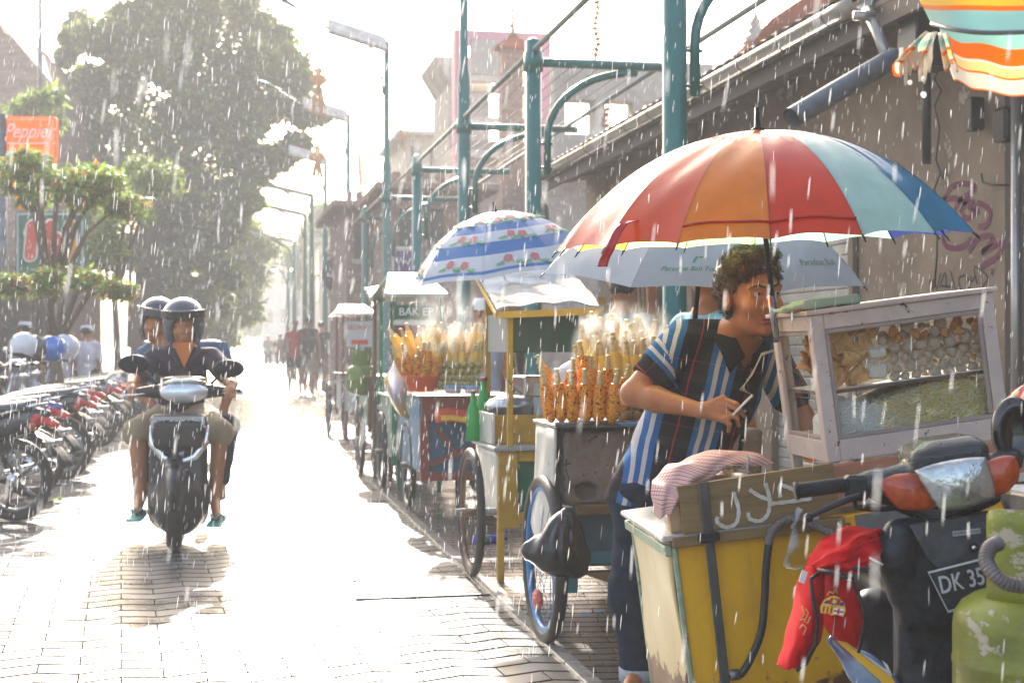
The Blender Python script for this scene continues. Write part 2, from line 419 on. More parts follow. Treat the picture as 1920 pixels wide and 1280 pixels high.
# ================================================================ ground
def pavers(name, c1, c2, row, zz, per, bw, rough, rv, mort, rotz=0):
    m = bpy.data.materials.new(name); m.use_nodes = True; N, L = m.node_tree.nodes, m.node_tree.links; b = N['Principled BSDF']
    def MN(op, a, v=None, clamp=False):
        n = N.new('ShaderNodeMath'); n.operation = op
        for i, q in enumerate((a, v)):
            if q is None: continue
            if isinstance(q, (int, float)): n.inputs[i].default_value = q
            else: L.new(q, n.inputs[i])
        return n.outputs[0]
    tc = N.new('ShaderNodeTexCoord'); mp = N.new('ShaderNodeMapping'); mp.inputs['Rotation'].default_value = (0, 0, rotz)
    L.new(tc.outputs['Object'], mp.inputs[0]); sp = N.new('ShaderNodeSeparateXYZ'); L.new(mp.outputs[0], sp.inputs[0])
    nz = N.new('ShaderNodeTexNoise'); nz.inputs['Scale'].default_value = .8; nz.inputs['Detail'].default_value = 3; L.new(tc.outputs['Object'], nz.inputs[0])
    pp = MN('PINGPONG', sp.outputs[0], per); y = MN('ADD', sp.outputs[1], MN('MULTIPLY', pp, zz)); y = MN('ADD', y, MN('MULTIPLY', nz.outputs[0], .10))
    cb = N.new('ShaderNodeCombineXYZ'); L.new(MN('MULTIPLY', sp.outputs[0], 2.4), cb.inputs[0]); L.new(MN('MULTIPLY', y, .6), cb.inputs[1])
    br = N.new('ShaderNodeTexBrick'); L.new(cb.outputs[0], br.inputs[0]); br.inputs['Scale'].default_value = 1
    br.inputs['Brick Width'].default_value = bw * 2.4; br.inputs['Row Height'].default_value = row * .6; br.inputs['Mortar Size'].default_value = mort
    br.inputs['Mortar Smooth'].default_value = .35; br.inputs['Bias'].default_value = 0
    br.inputs['Color1'].default_value = (*c1, 1); br.inputs['Color2'].default_value = (*c2, 1); br.inputs['Mortar'].default_value = (.025, .02, .017, 1)
    n2 = N.new('ShaderNodeTexNoise'); n2.inputs['Scale'].default_value = 60; n2.inputs['Detail'].default_value = 6; L.new(tc.outputs['Object'], n2.inputs[0])
    n3 = N.new('ShaderNodeTexNoise'); n3.inputs['Scale'].default_value = 1.7; n3.inputs['Detail'].default_value = 7; n3.inputs['Roughness'].default_value = .65; L.new(tc.outputs['Object'], n3.inputs[0])
    mx = N.new('ShaderNodeMixRGB'); mx.blend_type = 'MULTIPLY'; mx.inputs[0].default_value = .55; L.new(br.outputs[0], mx.inputs[1])
    r = N.new('ShaderNodeValToRGB'); r.color_ramp.elements[0].position = .36; r.color_ramp.elements[0].color = (.42, .38, .34, 1); r.color_ramp.elements[1].position = .62
    L.new(n3.outputs[0], r.inputs[0]); L.new(r.outputs[0], mx.inputs[2]); L.new(mx.outputs[0], b.inputs['Base Color'])
    mr = N.new('ShaderNodeMapRange'); mr.inputs[1].default_value = .38; mr.inputs[2].default_value = .64; mr.inputs[3].default_value = rough - rv; mr.inputs[4].default_value = rough + rv
    L.new(n3.outputs[0], mr.inputs[0]); L.new(mr.outputs[0], b.inputs['Roughness'])
    h = MN('ADD', MN('MULTIPLY', br.outputs['Fac'], -1), MN('MULTIPLY', n2.outputs[0], .35)); bp = N.new('ShaderNodeBump'); bp.inputs['Strength'].default_value = .55; bp.inputs['Distance'].default_value = .006
    L.new(h, bp.inputs['Height']); L.new(bp.outputs[0], b.inputs['Normal']); b.inputs['Coat Roughness'].default_value = .2; mk = MN('SUBTRACT', 1, br.outputs['Fac']); L.new(MN('MULTIPLY', mk, .5), b.inputs['Coat Weight']); L.new(MN('MULTIPLY', mk, .5), b.inputs['Specular IOR Level'])
    L.new(bp.outputs[0], b.inputs['Coat Normal'])
    return m
ROAD = pavers('wet_road_pavers', (.185, .175, .165), (.135, .13, .125), .15, .36, .15, .3, .34, .14, .0085, math.radians(-4))
PAVE = pavers('wet_pavement_bricks', (.17, .125, .10), (.12, .09, .075), .105, .0, .2, .21, .3, .14, .006, math.radians(9))
def sheet(name, x0, x1, y0, y1, z, m, nx=1, ny=1):
    b = MB(); b.mat(m); b.grid(lambda u, v: (x0 + (x1 - x0) * u, y0 + (y1 - y0) * v, z), nx, ny, False)
    return tag(b.build(name), kind='structure')
sheet('road', -300, 300, -30, 900, 0, ROAD)
sheet('pavement', 1.31, 9, -5, 160, .006, PAVE)
KERB = mat('kerb_stone', (.34, .32, .29), .22, col2=(.2, .18, .16), sc=14, bump=.3, bsc=40)
b = MB(); b.mat(KERB)
for k in range(95): b.box((1.245, -2 + k * 1.2, -.02), (1.307, -2 + k * 1.2 + 1.193, .016), .004)
tag(b.build('kerb'), kind='structure')
# drain cover set in the road beside the wheel
g0, g1 = G(735, 1128), G(955, 1085)
d = thing('drain_cover', 'rectangular concrete drain cover in an iron frame set in the wet road', 'drain cover', (.93, 7.02, 0))
b = MB(); b.mat(DULL)
for (a, c) in (((-.30, -.28), (.30, -.25)), ((-.30, .25), (.30, .28)), ((-.33, -.28), (-.30, .28)), ((.30, -.28), (.33, .28))): b.box((a[0], a[1], .001), (c[0], c[1], .009), .002)
b.build('frame', d)
b = MB(); b.mat(mat('cover_slab', (.42, .4, .36), .2, col2=(.25, .22, .2), sc=11, bump=.3)); b.box((-.285, -.235, 0.001), (.285, .235, .008), .003); b.build('slab', d)
# ================================================================ green arcade posts along the stalls
XP, ZB, XR = 2.6, 3.65, 3.82
def ring(a, b, r, n=14): return [Vector(a).lerp(Vector(b), i / n) for i in range(n + 1)]
def arcade_post(Y, tall, lab):
    o = thing('lamp_post' if tall else 'arcade_post', lab, 'lamp post' if tall else 'post', (XP, Y, 0), group='tall green lamp posts of the arcade' if tall else 'short green posts of the arcade')
    b = MB(); b.mat(GREEN)
    if tall:
        b.lathe([(.12, 0), (.12, .25), (.073, .32), (.072, 4.15), (.05, 4.3), (.045, 6.2), (.03, 6.24)], n=20)
        b.lathe([(.085, .55), (.085, .62)], n=20)
    else:
        b.lathe([(.12, 0), (.12, .2), (.072, .27), (.07, 3.83), (.02, 3.86)], n=20)
    b.build('pole', o)
    b = MB(); b.mat(GREEN); b.cyl((.04, 0, ZB), (XR - XP + .08, 0, ZB), .04, 12); b.lathe([(.085, ZB - .08), (.085, ZB + .08)], n=16); b.build('beam', o)
    b = MB(); b.mat(GREEN)
    pts = [(.125, 0, 2.68), (.125, 0, 3.0)] + [(.125 + .8 * (1 - math.cos(a)), 0, 3.0 + .59 * math.sin(a)) for a in [math.pi / 2 * i / 12 for i in range(1, 13)]]
    b.tube(pts, .033, 10)
    for z in (2.74, 2.95): b.cyl((.05, 0, z), (.17, 0, z), .012, 8)
    b.build('bracket', o)
    if tall:
        b = MB(); b.mat(GREEN)
        arm = [(-.05, 0, 5.35), (-.09, 0, 5.6), (-.12, -.02, 5.8)] + [(-.12 - .9 * (1 - math.cos(a)), -.3 * (1 - math.cos(a)), 5.8 + .55 * math.sin(a)) for a in [math.pi / 2 * i / 10 for i in range(1, 11)]] + [(-1.55, -.5, 6.62)]
        b.tube(arm, .022, 8); b.build('arm', o)
        b = MB(); b.mat(GREEN); b.tube([(-1.5, -.48, 6.6), (-1.7, -.56, 6.7), (-1.95, -.64, 6.78)], [.03, .05, .02], 8); b.build('lamp_head', o)
        b = MB(); b.mat(mat('lamp_panel', (.52, .49, .44), .4, col2=(.3, .27, .22), sc=9)); b.M = Matrix.Translation((-.5, -.15, 6.28)) @ Euler((math.radians(42), math.radians(13), math.radians(10))).to_matrix().to_4x4()
        b.box((-.50, -.21, -.035), (.50, .21, .035), .01)
        b.mat(DARKM); b.box((-.46, -.13, -.05), (.46, -.05, -.036)); b.box((-.46, .05, -.05), (.46, .13, -.036)); b.M = None
        b.build('panel', o)
    return o
post_us = [841, 576, 446, 358, 301, 261, 229, 204, 186]
PY_ = []
for i, u in enumerate(post_us):
    dd = FPX * XP / (CT * u); Y = dd * CT - (VPX + u - 960) / FPX * dd * ST; PY_.append(Y)
    tall = i in (0, 2, 4, 6, 8)
    arcade_post(Y, tall, ('tall green lamp post %s' % ['rising behind the rainbow umbrella', '', 'between two short posts above the striped umbrella', '', 'with the flat panel lamp and long arm on top', '', 'hidden low behind stalls, before the round dark sign', '', 'beside the round dark sign'][i]) if tall else ('short green arcade post %s' % ['', 'carrying the widest beam, above the corn stall', '', 'between two tall posts left of the striped umbrella', '', 'standing nearest the purple poster', '', 'farthest along the arcade near the round sign'][i]))
b = MB(); b.mat(mat('rail_paint', (.16, .22, .2), .3, .4, col2=(.3, .3, .27), sc=8))
for x in (XP + .0, XR): b.cyl((x, PY_[0] - 4, ZB + .1 if x == XP else ZB + .06), (x, PY_[-1], ZB + .1 if x == XP else ZB + .06), .024, 8)
o = thing('arcade_rail', 'thin green and grey rails running along the tops of the green posts', 'rail'); b.build('tube', o)
b = MB(); b.mat(DARKM)
for i in range(9):
    x = XP + .12 + i * .135
    b.tube([(x, PY_[0] - 4, ZB + .13), (x, PY_[-1], ZB + .13)], .0035, 4)
b.build('wire', o)
# more street lamps far down the road
LAMPX = [(585, 364, 2.5), (572, 400, 2.5), (552, 452, 2.5), (540, 498, 2.5)]
for i, (px, top, X) in enumerate(LAMPX):
    dd = dX(px, X); p = PX(px, HZY, X); H = CH + (HZY - top) / FPX * dd
    o = thing('street_lamp', 'slim green street lamp arching over the road, %s in the far row' % ['first and tallest', 'second', 'third', 'last and smallest'][i], 'street lamp', (X, p.y, 0), group='green street lamps down the street')
    b = MB(); b.mat(GREEN); b.lathe([(.1, 0), (.09, 3), (.06, H)], n=10); b.build('pole', o)
    b = MB(); b.mat(GREEN); b.tube([(0, 0, H - .9), (-.2, 0, H - .3), (-1.2, 0, H + .3), (-2.4, 0, H + .75)], .04, 6); b.build('arm', o)
    b = MB(); b.mat(MATS['lamp_panel']); b.M = Matrix.Translation((-.8, 0, H + .12)) @ Euler((0, math.radians(12), 0)).to_matrix().to_4x4(); b.box((-.8, -.2, -.05), (.8, .2, .05), .01); b.build('panel', o)
# ================================================================ arcade building on the right
WALL = mat('stained_plaster', (.26, .185, .125), .75, col2=(.14, .095, .062), sc=1.6, bump=.25, bsc=35, chip=(.38, .31, .24), csc=1.6, cth=.59)
SOFF = mat('soffit_board', (.30, .24, .18), .7, col2=(.17, .13, .095), sc=3, bump=.1, stretch=(1, 4, 1))
TILE = mat('roof_tile', (.16, .085, .055), .65, col2=(.07, .05, .04), sc=7, bump=.3)
GUT = mat('grey_gutter', (.30, .28, .26), .25, .55, col2=(.42, .38, .33), sc=4, bump=.1)
PVC = mat('grey_pipe', (.10, .115, .135), .32, col2=(.16, .17, .18), sc=12, bump=.1)
XG, ZG, XW = 3.95, 3.30, 4.5
Yn, Yf = 8.35, 17.6
bd = thing('arcade_building', 'old plastered shophouse with deep eaves, a roof gutter and graffiti on its wall', 'building')
b = MB(); b.mat(WALL)
b.box((XW, -9.0, 0), (XW + .2, 9.62, 3.42)); b.box((XW, 9.62, 2.45), (XW + .2, Yf, 3.42))
for y in (11.3, 13.4, 15.4): b.box((XW, y, 0), (XW + .2, y + .35, 2.45))
b.box((XW + .2, Yf - .2, 0), (XW + 6, Yf, 3.3)); b.build('wall', bd)
b = MB(); b.mat(WALL); b.box((XW - .05, 9.0, 2.36), (XW - .003, 9.9, 2.46)); b.box((XW - .04, 9.64, 0), (XW - .003, 9.72, 2.36)); b.build('pilaster', bd)
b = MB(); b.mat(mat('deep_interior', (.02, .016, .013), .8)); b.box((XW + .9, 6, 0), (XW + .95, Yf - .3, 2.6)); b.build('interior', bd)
b = MB(); b.mat(SOFF)
b.grid(lambda u, v: (XG - .02 + (XW - XG + .1) * u, -9 + (Yf + 9) * v, ZG + .02 + .14 * u), 1, 14, False, .03)
for k in range(24): y = 5 + k * .55; b.bar((XG + .02, y, ZG - .03), (XW + .1, y, ZG + .08), .05, .07)
b.build('soffit', bd)
b = MB(); b.mat(mat('fascia', (.07, .045, .035), .6)); b.box((XG - .01, -9, ZG - .14), (XG + .03, Yf, ZG + .1)); b.build('fascia', bd)
b = MB(); b.mat(TILE)
for i in range(9):
    b.grid(lambda u, v: (XG - .06 + .42 * i + .47 * u, -9 + 26.7 * v, ZG + .15 + .2 * i + .18 * u + .018 * abs(math.sin(v * 26.7 * math.pi / .22))), 1, 480, False, .015)
b.build('roof', bd)
b = MB(); b.mat(GUT)
gy0 = PX(1625, 20, XG).y; r_ = .075
b.grid(lambda u, v: (XG - .10 + r_ * math.cos(math.pi * (1 + u)), gy0 - .15 + (17.9 - gy0) * v, ZG + .06 + r_ * math.sin(math.pi * (1 + u)) * 1.15), 12, 30, True, .004)
g_ = b.build('gutter', bd)
b = MB(); b.mat(DARKM)
for k in range(12):
    y = gy0 + .3 + k * .78; b.tube([(XG - .10 + .079 * math.cos(math.pi * (1 + t / 8)), y, ZG + .06 + .091 * math.sin(math.pi * (1 + t / 8))) for t in range(9)], .006, 5)
b.build('gutter_hook', g_)
# near downpipe: broken off and hanging
p0, p1 = P(1660, 118, 8.25), P(1484, 222, 7.9)
b = MB(); b.mat(PVC)
dv = (p1 - p0)
b.tube([p0 - dv * .1, p0, p1], .062, 16, cap=False); b.tube([p1, p0], .057, 16, cap=False)
b.tube([P(1480, 205, 7.9), P(1478, 232, 7.9)], .0, 3); b.build('downpipe', bd)
b = MB(); b.mat(GUT); b.tube([P(1625, 20, 8.6), P(1645, 60, 8.4), P(1668, 122, 8.3)], .035, 8); b.tube([P(1600, 30, 8.5), P(1640, 30, 8.5)], .03, 8); b.build('pipe_bracket', bd)
b = MB(); b.mat(DULL)
e = Vector((XG - .1, 17.7, ZG)); b.tube([e, e + Vector((.02, .02, -.15)), e + Vector((.12, 0, -.35)), e + Vector((.14, 0, -.6)), e + Vector((-.02, 0, -.75)), e + Vector((-.5, 0, -.95))], .07, 10); b.build('elbow', bd)
# shutters and doors
b = MB(); b.mat(mat('shutter_grey', (.42, .4, .36), .45, .3, col2=(.3, .27, .24), sc=3, bump=.1))
sh0, sh1 = 9.86, 11.28
for k in range(28): b.bar((XW + .06, sh0, .06 + k * .085), (XW + .06, sh1, .06 + k * .085), .02, .08, bev=.012)
b.build('roller_shutter', bd)
b = MB(); b.mat(mat('shutter_dark', (.08, .05, .04), .6))
for (y0, y1) in ((11.7, 13.35), (13.8, 15.35), (15.8, 17.3)): b.box((XW + .08, y0, 0), (XW + .12, y1, 2.4))
b.build('door', bd)
b = MB(); b.mat(WHITEP); b.box((XW + .05, 8.32, 0), (XW + .08, 8.42, 2.36)) ; b.box((XW + .05, 9.56, 0), (XW + .09, 9.61, 2.3)); b.build('door_frame', bd)
b = MB(); b.mat(mat('orange_board', (.42, .1, .03), .5, col2=(.3, .07, .02))); y_ = PX(1222, 600, XW - .1).y; b.box((XW - .14, y_, 0), (XW - .04, y_ + .55, 2.3)); b.build('orange_panel', bd)
b = MB(); b.mat(DARKM)
for s_ in range(4): q0 = PX(1175 + s_ * 9, 520, XW - .6); q1 = PX(1192 + s_ * 7, 640, XW - .6); b.mat(WOOD); b.tube([q0 + Vector((0, 0, .3)), q1], .02, 6)
b.build('bamboo_pole', bd)
# graffiti: sprayed strokes on the plaster
def stroke(b, pts, X, r, dr=.0):
    q = [PX(x, y, X) for x, y in pts]; out = []
    for i in range(len(q) - 1):                       # Catmull-Rom
        a, c, d_, e_ = q[max(i - 1, 0)], q[i], q[i + 1], q[min(i + 2, len(q) - 1)]
        for t in (0, .25, .5, .75): out.append(.5 * ((2 * c) + (d_ - a) * t + (2 * a - 5 * c + 4 * d_ - e_) * t * t + (3 * c - a - 3 * d_ + e_) * t ** 3))
    out.append(q[-1]); vs = []
    for i, p in enumerate(out):
        t = out[min(i + 1, len(out) - 1)] - out[max(i - 1, 0)]; n = Vector((0, -t.z, t.y)); n = n.normalized() * r if n.length > 1e-9 else n
        vs += [p + n, p - n]
    b.add([(X, v.y, v.z) for v in vs], [(2 * i, 2 * i + 1, 2 * i + 3, 2 * i + 2) for i in range(len(out) - 1)], False)
b = MB(); b.mat(mat('magenta_spray', (.10, .006, .035), .7, col2=(.13, .01, .045), sc=20))
XS = XW - .004
for s_ in ([(1765, 385), (1785, 350), (1815, 345), (1828, 355), (1800, 375), (1790, 395)], [(1760, 378), (1790, 372), (1815, 385), (1822, 398)], [(1800, 400), (1812, 378), (1822, 375), (1828, 395)],
           [(1805, 405), (1815, 410), (1825, 402), (1822, 392)], [(1832, 380), (1850, 388), (1857, 402), (1850, 422), (1834, 425)], [(1828, 400), (1836, 395)],
           [(1775, 430), (1768, 445), (1775, 462), (1795, 465), (1812, 458), (1820, 445)], [(1816, 472), (1830, 450), (1850, 442), (1862, 448), (1845, 470), (1840, 473)], [(1840, 472), (1862, 462), (1882, 455), (1870, 480), (1848, 495), (1840, 503)], [(1858, 508), (1862, 510)]):
    stroke(b, s_, XS, .019)
b.build('magenta_graffiti', bd)
b = MB(); b.mat(mat('black_spray', (.012, .012, .012), .7))
for s_ in ([(1742, 522), (1746, 540), (1748, 545)], [(1748, 545), (1750, 525), (1758, 545)], [(1757, 540), (1764, 512)], [(1762, 540), (1772, 511), (1774, 540)], [(1765, 536), (1786, 538)], [(1782, 508), (1790, 538), (1794, 545)],
           [(1810, 515), (1798, 522), (1800, 540), (1806, 546)], [(1810, 516), (1818, 530), (1816, 545)], [(1820, 518), (1822, 528), (1828, 518), (1832, 532), (1827, 500), (1852, 520), (1838, 540)]):
    stroke(b, s_, XS, .006)
b.build('black_graffiti', bd)
b = MB(); b.mat(DARKM)
b.tube([PX(x, y, XW - .03) for x, y in ((1700, 95), (1735, 108), (1762, 125), (1752, 150), (1765, 170), (1752, 200), (1762, 240), (1755, 300), (1768, 335), (1772, 325), (1765, 320), (1752, 355), (1758, 380), (1757, 480), (1752, 540))], .006, 5)
b.tube([PX(x, y, XW - .05) for x, y in ((1470, 130), (1520, 112), (1600, 102), (1680, 120))], .006, 5)
b.tube([PX(x, y, XW - .03) for x, y in ((1840, 325), (1843, 342), (1860, 347), (1892, 347))], .006, 5)
b.build('cable', bd)
# dark opening, drain pipes and lamp at the near end of the wall
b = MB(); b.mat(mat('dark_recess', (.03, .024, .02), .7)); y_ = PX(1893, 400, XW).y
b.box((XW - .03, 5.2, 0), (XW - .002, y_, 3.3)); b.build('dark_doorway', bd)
b = MB(); b.mat(GUT); b.tube([(XW - .09, y_ - .22, 0), (XW - .09, y_ - .22, 2.7)], .03, 8); b.mat(GREEN); b.tube([(XW - .1, y_ - .40, 0), (XW - .1, y_ - .40, 2.2)], .02, 8); b.build('wall_pipe', bd)
b = MB(); b.mat(BLK); q = PX(1850, 215, XW); b.box((XW - .12, q.y - .04, q.z - .1), (XW - .03, q.y + .05, q.z + .1), .01); b.build('wall_lamp', bd); b = MB(); b.mat(BLK); q = PX(1905, 205, XW); b.box((XW - .14, q.y - .12, q.z - .2), (XW - .04, q.y + .03, q.z + .0), .02); b.build('wall_lamp', bd)
b = MB(); b.mat(DARKM); b.box((XG + .08, gy0 - .5, ZG - .42), (XG + .35, gy0 - .25, ZG + .05), .01); b.tube([(XG + .2, gy0 - .4, ZG - .3), (XG + .2, gy0 - .4, ZG - 1.)], .03, 6); b.build('eave_post', bd)
# ================================================================ buildings behind the arcade
def bbox_building(name, lab, X0, X1, Y0, Y1, H, m, roofm=None, wins=0, floors=0, wm=None):
    o = thing(name, lab, 'building', (0, 0, 0))
    b = MB(); b.mat(m); b.box((X0, Y0, 0), (X1, Y1, H)); b.build('wall', o)
    b = MB(); b.mat(roofm or m); b.box((X0 - .2, Y0 - .2, H), (X1 + .2, Y1 + .2, H + .22), .02); b.build('roof', o)
    if floors:
        for f in range(floors):
            z = 3.2 + f * (H - 3.6) / max(1, floors)
            for k in range(wins):
                y = Y0 + (Y1 - Y0) * (k + .3) / wins; b = MB(); b.mat(wm or mat('window_dark', (.05, .055, .06), .15)); b.box((X0 - .03, y, z), (X0 - .004, y + (Y1 - Y0) / wins * .45, z + 1.1)); b.mat(WHITEP); b.box((X0 - .06, y - .05, z - .08), (X0 - .005, y + (Y1 - Y0) / wins * .5, z - .01)); b.build('window', o)
            for k in range(max(1, wins - 1)):
                x = X0 + (X1 - X0) * (k + .3) / max(1, wins - 1); b = MB(); b.mat(wm or MATS['window_dark']); b.box((x, Y0 - .03, z), (x + (X1 - X0) / wins * .5, Y0 - .004, z + 1.1)); b.build('window', o)
    return o
CONC = mat('grey_concrete', (.46, .41, .36), .8, col2=(.3, .26, .22), sc=1.5, bump=.2, bsc=12)
CONC2 = mat('pale_concrete', (.62, .57, .5), .8, col2=(.42, .38, .33), sc=1.2, bump=.15, bsc=12)
BRK = mat('brown_brick', (.34, .22, .17), .8, col2=(.2, .13, .10), sc=3, bump=.4, bsc=20, stretch=(1, 1, 4))
PINK = mat('pink_paint', (.62, .25, .3), .6, col2=(.55, .25, .3))
ORG = mat('orange_tile', (.48, .13, .055), .65, col2=(.3, .09, .05), sc=4, bump=.4, bsc=18)
def atX(px, py, X): return PX(px, py, X)
# pink framed tower with a concrete frame and a billboard
Yt = 34.0; a, c = PY(853, 55, Yt), PY(1033, 55, Yt)
o = thing('pink_tower', 'tall open concrete building framed in pink with a grey water tank', 'building')
b = MB(); b.mat(PINK); H = a.z
b.box((a.x, Yt, 0), (a.x + .22, Yt + .5, H)); b.box((c.x - .22, Yt, 0), (c.x, Yt + .5, H)); b.box((a.x + .22, Yt + .002, H - .3), (c.x - .22, Yt + .48, H - .001)); b.build('pink_frame', o)
b = MB(); b.mat(CONC2)
for k in range(9): z = 1.0 + k * .8; b.box((a.x + .22, Yt + .1, z), (c.x - .22, Yt + .42, z + .18))
b.mat(mat('louvre', (.33, .27, .24), .6)); b.box((a.x + .22, Yt + .44, 0), (c.x - .22, Yt + 3.5, H - 2.6)); b.build('wall', o)
q0, q1 = PY(882, 78, Yt - .1), PY(940, 145, Yt - .1); b = MB(); b.mat(CONC); b.box((q0.x, Yt - .35, q1.z), (q1.x, Yt - .003, q0.z)); b.mat(CONC2); b.box((q0.x, Yt - .3, q1.z - .15), (q1.x, Yt - .003, q1.z - .002)); b.build('water_tank', o)
# wedge-roofed block to its left, flat canopies
q0, q1 = PY(815, 105, 38), PY(853, 155, 38)
o = thing('grey_block', 'grey concrete block with a slanted cornice just left of the pink tower', 'building')
b = MB(); b.mat(CONC); z1 = q0.z; b.prism([(q0.x, 38, z1), (q0.x + .45, 38, z1 - .75), (q1.x + 1, 38, z1 - .75), (q1.x + 1, 38, z1)], (0, 3, 0)); b.build('cornice', o)
b = MB(); b.mat(CONC); b.box((q0.x + .4, 38.05, 0), (q1.x + .95, 41, z1 - .76)); b.build('wall', o)
for (x0, x1, ty, Y, nm, lab, m_, w_) in ((762, 868, 247, 44, 'flat_roof_block', 'low grey block with a flat overhanging roof beyond the green posts', CONC2, 3),
                                   (650, 760, 378, 30, 'brown_brick_building', 'dark brown brick building behind the farthest green posts', BRK, 2),
                                   (1040, 1250, 108, 27, 'open_frame_building', 'open pale concrete frame with see-through bays above the arcade roof', CONC2, 0),
                                   (735, 900, 345, 26, 'brick_shop_building', 'brown brick shop wall behind the striped umbrella', BRK, 3)):
    q0, q1 = PY(x0, ty, Y), PY(x1, ty, Y)
    if nm == 'open_frame_building':
        o = thing(nm, lab, 'building'); b = MB(); b.mat(CONC)
        zs = [PY(x0, y, Y).z for y in (108, 185, 250, 300)]
        b.box((q0.x, Y, zs[3]), (q1.x + 3, Y + .5, zs[2])); b.box((q0.x, Y + .01, zs[1]), (q1.x + 3, Y + .49, zs[0]))
        for k in range(7): x = q0.x + k * .8; b.box((x, Y + .02, zs[2]), (x + .22, Y + .48, zs[1]))
        b.mat(mat('tin_sheet', (.4, .35, .31), .5, .2, col2=(.26, .22, .19), sc=4)); b.box((q0.x, Y + .6, 0), (q1.x + 3, Y + 4, zs[3])); b.build('wall', o)
        b = MB(); b.mat(ORG); b.box((q0.x, Y - .05, zs[3] - .25), (q1.x + 3, Y - .004, zs[3])); b.build('cornice', o)
    else:
        o = thing(nm, lab, 'building'); b = MB(); b.mat(m_); b.box((q0.x, Y, 0), (q1.x, Y + 5, q0.z - .15)); b.build('wall', o)
        b = MB(); b.mat(m_); b.box((q0.x - .35, Y - .4, q0.z - .149), (q1.x + .3, Y + 5, q0.z), .03)
        if m_ is BRK:
            for k in range(6): b.box((q0.x + k * (q1.x - q0.x) / 6, Y - .1, q0.z + .001), (q0.x + (k + .55) * (q1.x - q0.x) / 6, Y + .2, q0.z + .22), .02)
        b.build('roof', o)
        for k in range(w_):
            for f in range(2):
                z = q0.z - 1.2 - f * 1.7
                if z < 2.2: continue
                b = MB(); x = q0.x + (q1.x - q0.x) * (k + .25) / w_; b.mat(MATS.get('window_dark') or mat('window_dark', (.05, .055, .06), .15)); b.box((x, Y - .02, z), (x + (q1.x - q0.x) / w_ * .5, Y - .003, z + .75)); b.mat(CONC2); b.box((x - .05, Y - .06, z - .1), (x + (q1.x - q0.x) / w_ * .55, Y - .003, z - .002)); b.build('window', o)
# Balinese brick shrine roofs with carved ridge ornaments
def ornament(b, c, s):
    b.lathe([(s * .5, 0), (s * .35, s * .1), (s * .42, s * .2), (s * .2, s * .3), (s * .26, s * .45), (s * .1, s * .6), (s * .14, s * .7), (s * .02, s * 1.15)], c, 10)
    for k in range(-3, 4):
        a = k * .42; p0 = Vector(c) + Vector((0, 0, s * .3)); r = s * .55
        b.tube([p0 + Vector((math.sin(a) * r * t, 0, math.cos(a) * r * t + s * .05 * math.sin(6 * t))) for t in (0, .35, .7, 1)], [s * .05, s * .04, s * .05, s * .02], 5)
        b.torus(p0 + Vector((math.sin(a) * r * .95, 0, math.cos(a) * r * .95)), s * .09, s * .03, 'y', 10, 4)
def shrine(lab, px, py, w_px, Y, tilt=0):
    q = PY(px, py, Y); wd = w_px / FPX * Y; o = thing('brick_shrine', lab, 'shrine', (q.x, Y, 0), group='Balinese brick shrines behind the arcade roof')
    b = MB(); b.mat(BRK); b.box((-wd * .3, 0, 0), (wd * .3, wd * .6, q.z - wd * .45)); b.build('wall', o)
    b = MB(); b.mat(ORG); z = q.z - wd * .45
    for i in range(6): s_ = wd * .5 * (1 - i / 6.5); b.box((-s_, -s_ * .6, z + i * wd * .06), (s_, s_ * 1.1, z + (i + .92) * wd * .06), .03)
    b.build('roof', o)
    b = MB(); b.mat(CONC); ornament(b, (0, 0, z + wd * .36), wd * .3); b.build('ornament', o)
shrine('orange brick shrine gable with a carved grey finial above the gutter', 1417, 65, 190, 22)
shrine('grey shrine tower with a stacked finial in front of the pink tower', 962, 60, 70, 30)
o = thing('tiled_roof', 'corner of an orange tiled roof jutting in at the top above the gutter', 'roof'); b = MB(); b.mat(ORG)
pp = [P(1446, 36, 16), P(1470, 48, 16), P(1640, -20, 16), P(1640, -70, 16), P(1560, -40, 16)]; b.prism(pp, Vector((ST, CT, 0)) * 2.5)
b.build('tiles', o)
b = MB(); b.mat(BRK); q = P(1650, -30, 17.5); b.box((q.x - .3, q.y - .3, 0), (q.x + 3, q.y + 2, q.z)); b.build('wall', o)
# hazy row of blocks far down both sides
for i, (px0, px1, ty, dd, lab) in enumerate(((495, 545, 450, 120, 'faint pale office block at the far end of the street'), (600, 660, 455, 60, 'low grey shop block behind the round dark sign'), (613, 652, 390, 75, 'small white block with rooftop panels beside the far tree'), (545, 600, 520, 95, 'low washed-out shop row far down the right side'))):
    q0, q1 = P(px0, ty, dd), P(px1, ty, dd); bbox_building('far_building', lab, q0.x, q1.x, q0.y, q0.y + 6, q0.z, CONC2, wins=3, floors=2)
# left side: brown stone gable, shop wall behind the bikes
o = thing('stone_gate_building', 'brown stone gabled building rising at the far left behind the tree', 'building')
X0 = -10; q = [P(x, y, 38) for x, y in ((-60, 20), (0, 45), (8, 62), (22, 68), (100, 160), (108, 160), (108, 225), (-60, 225))]
b = MB(); b.mat(BRK); pts = [(v.x, v.y, v.z) for v in q[:6]] + [(q[5].x, q[5].y, 0), (q[0].x, q[0].y, 0)]; b.prism(pts, Vector((ST, CT, 0)) * 4); b.build('gable', o)
o = thing('shop_wall', 'shaded brown shop front behind the parked motorcycles', 'building')
LW = -5.6
b = MB(); b.mat(mat('left_wall', (.34, .26, .19), .8, col2=(.18, .13, .095), sc=2, bump=.2)); b.box((LW - .4, 17, 0), (LW, 60, 3.0)); b.build('wall', o)
b = MB(); b.mat(mat('shop_green', (.02, .12, .06), .6)); y0 = PX(12, 600, LW).y; b.box((LW + .005, y0, .9), (LW + .04, y0 + 5.0, 2.6)); b.build('green_panel', o)
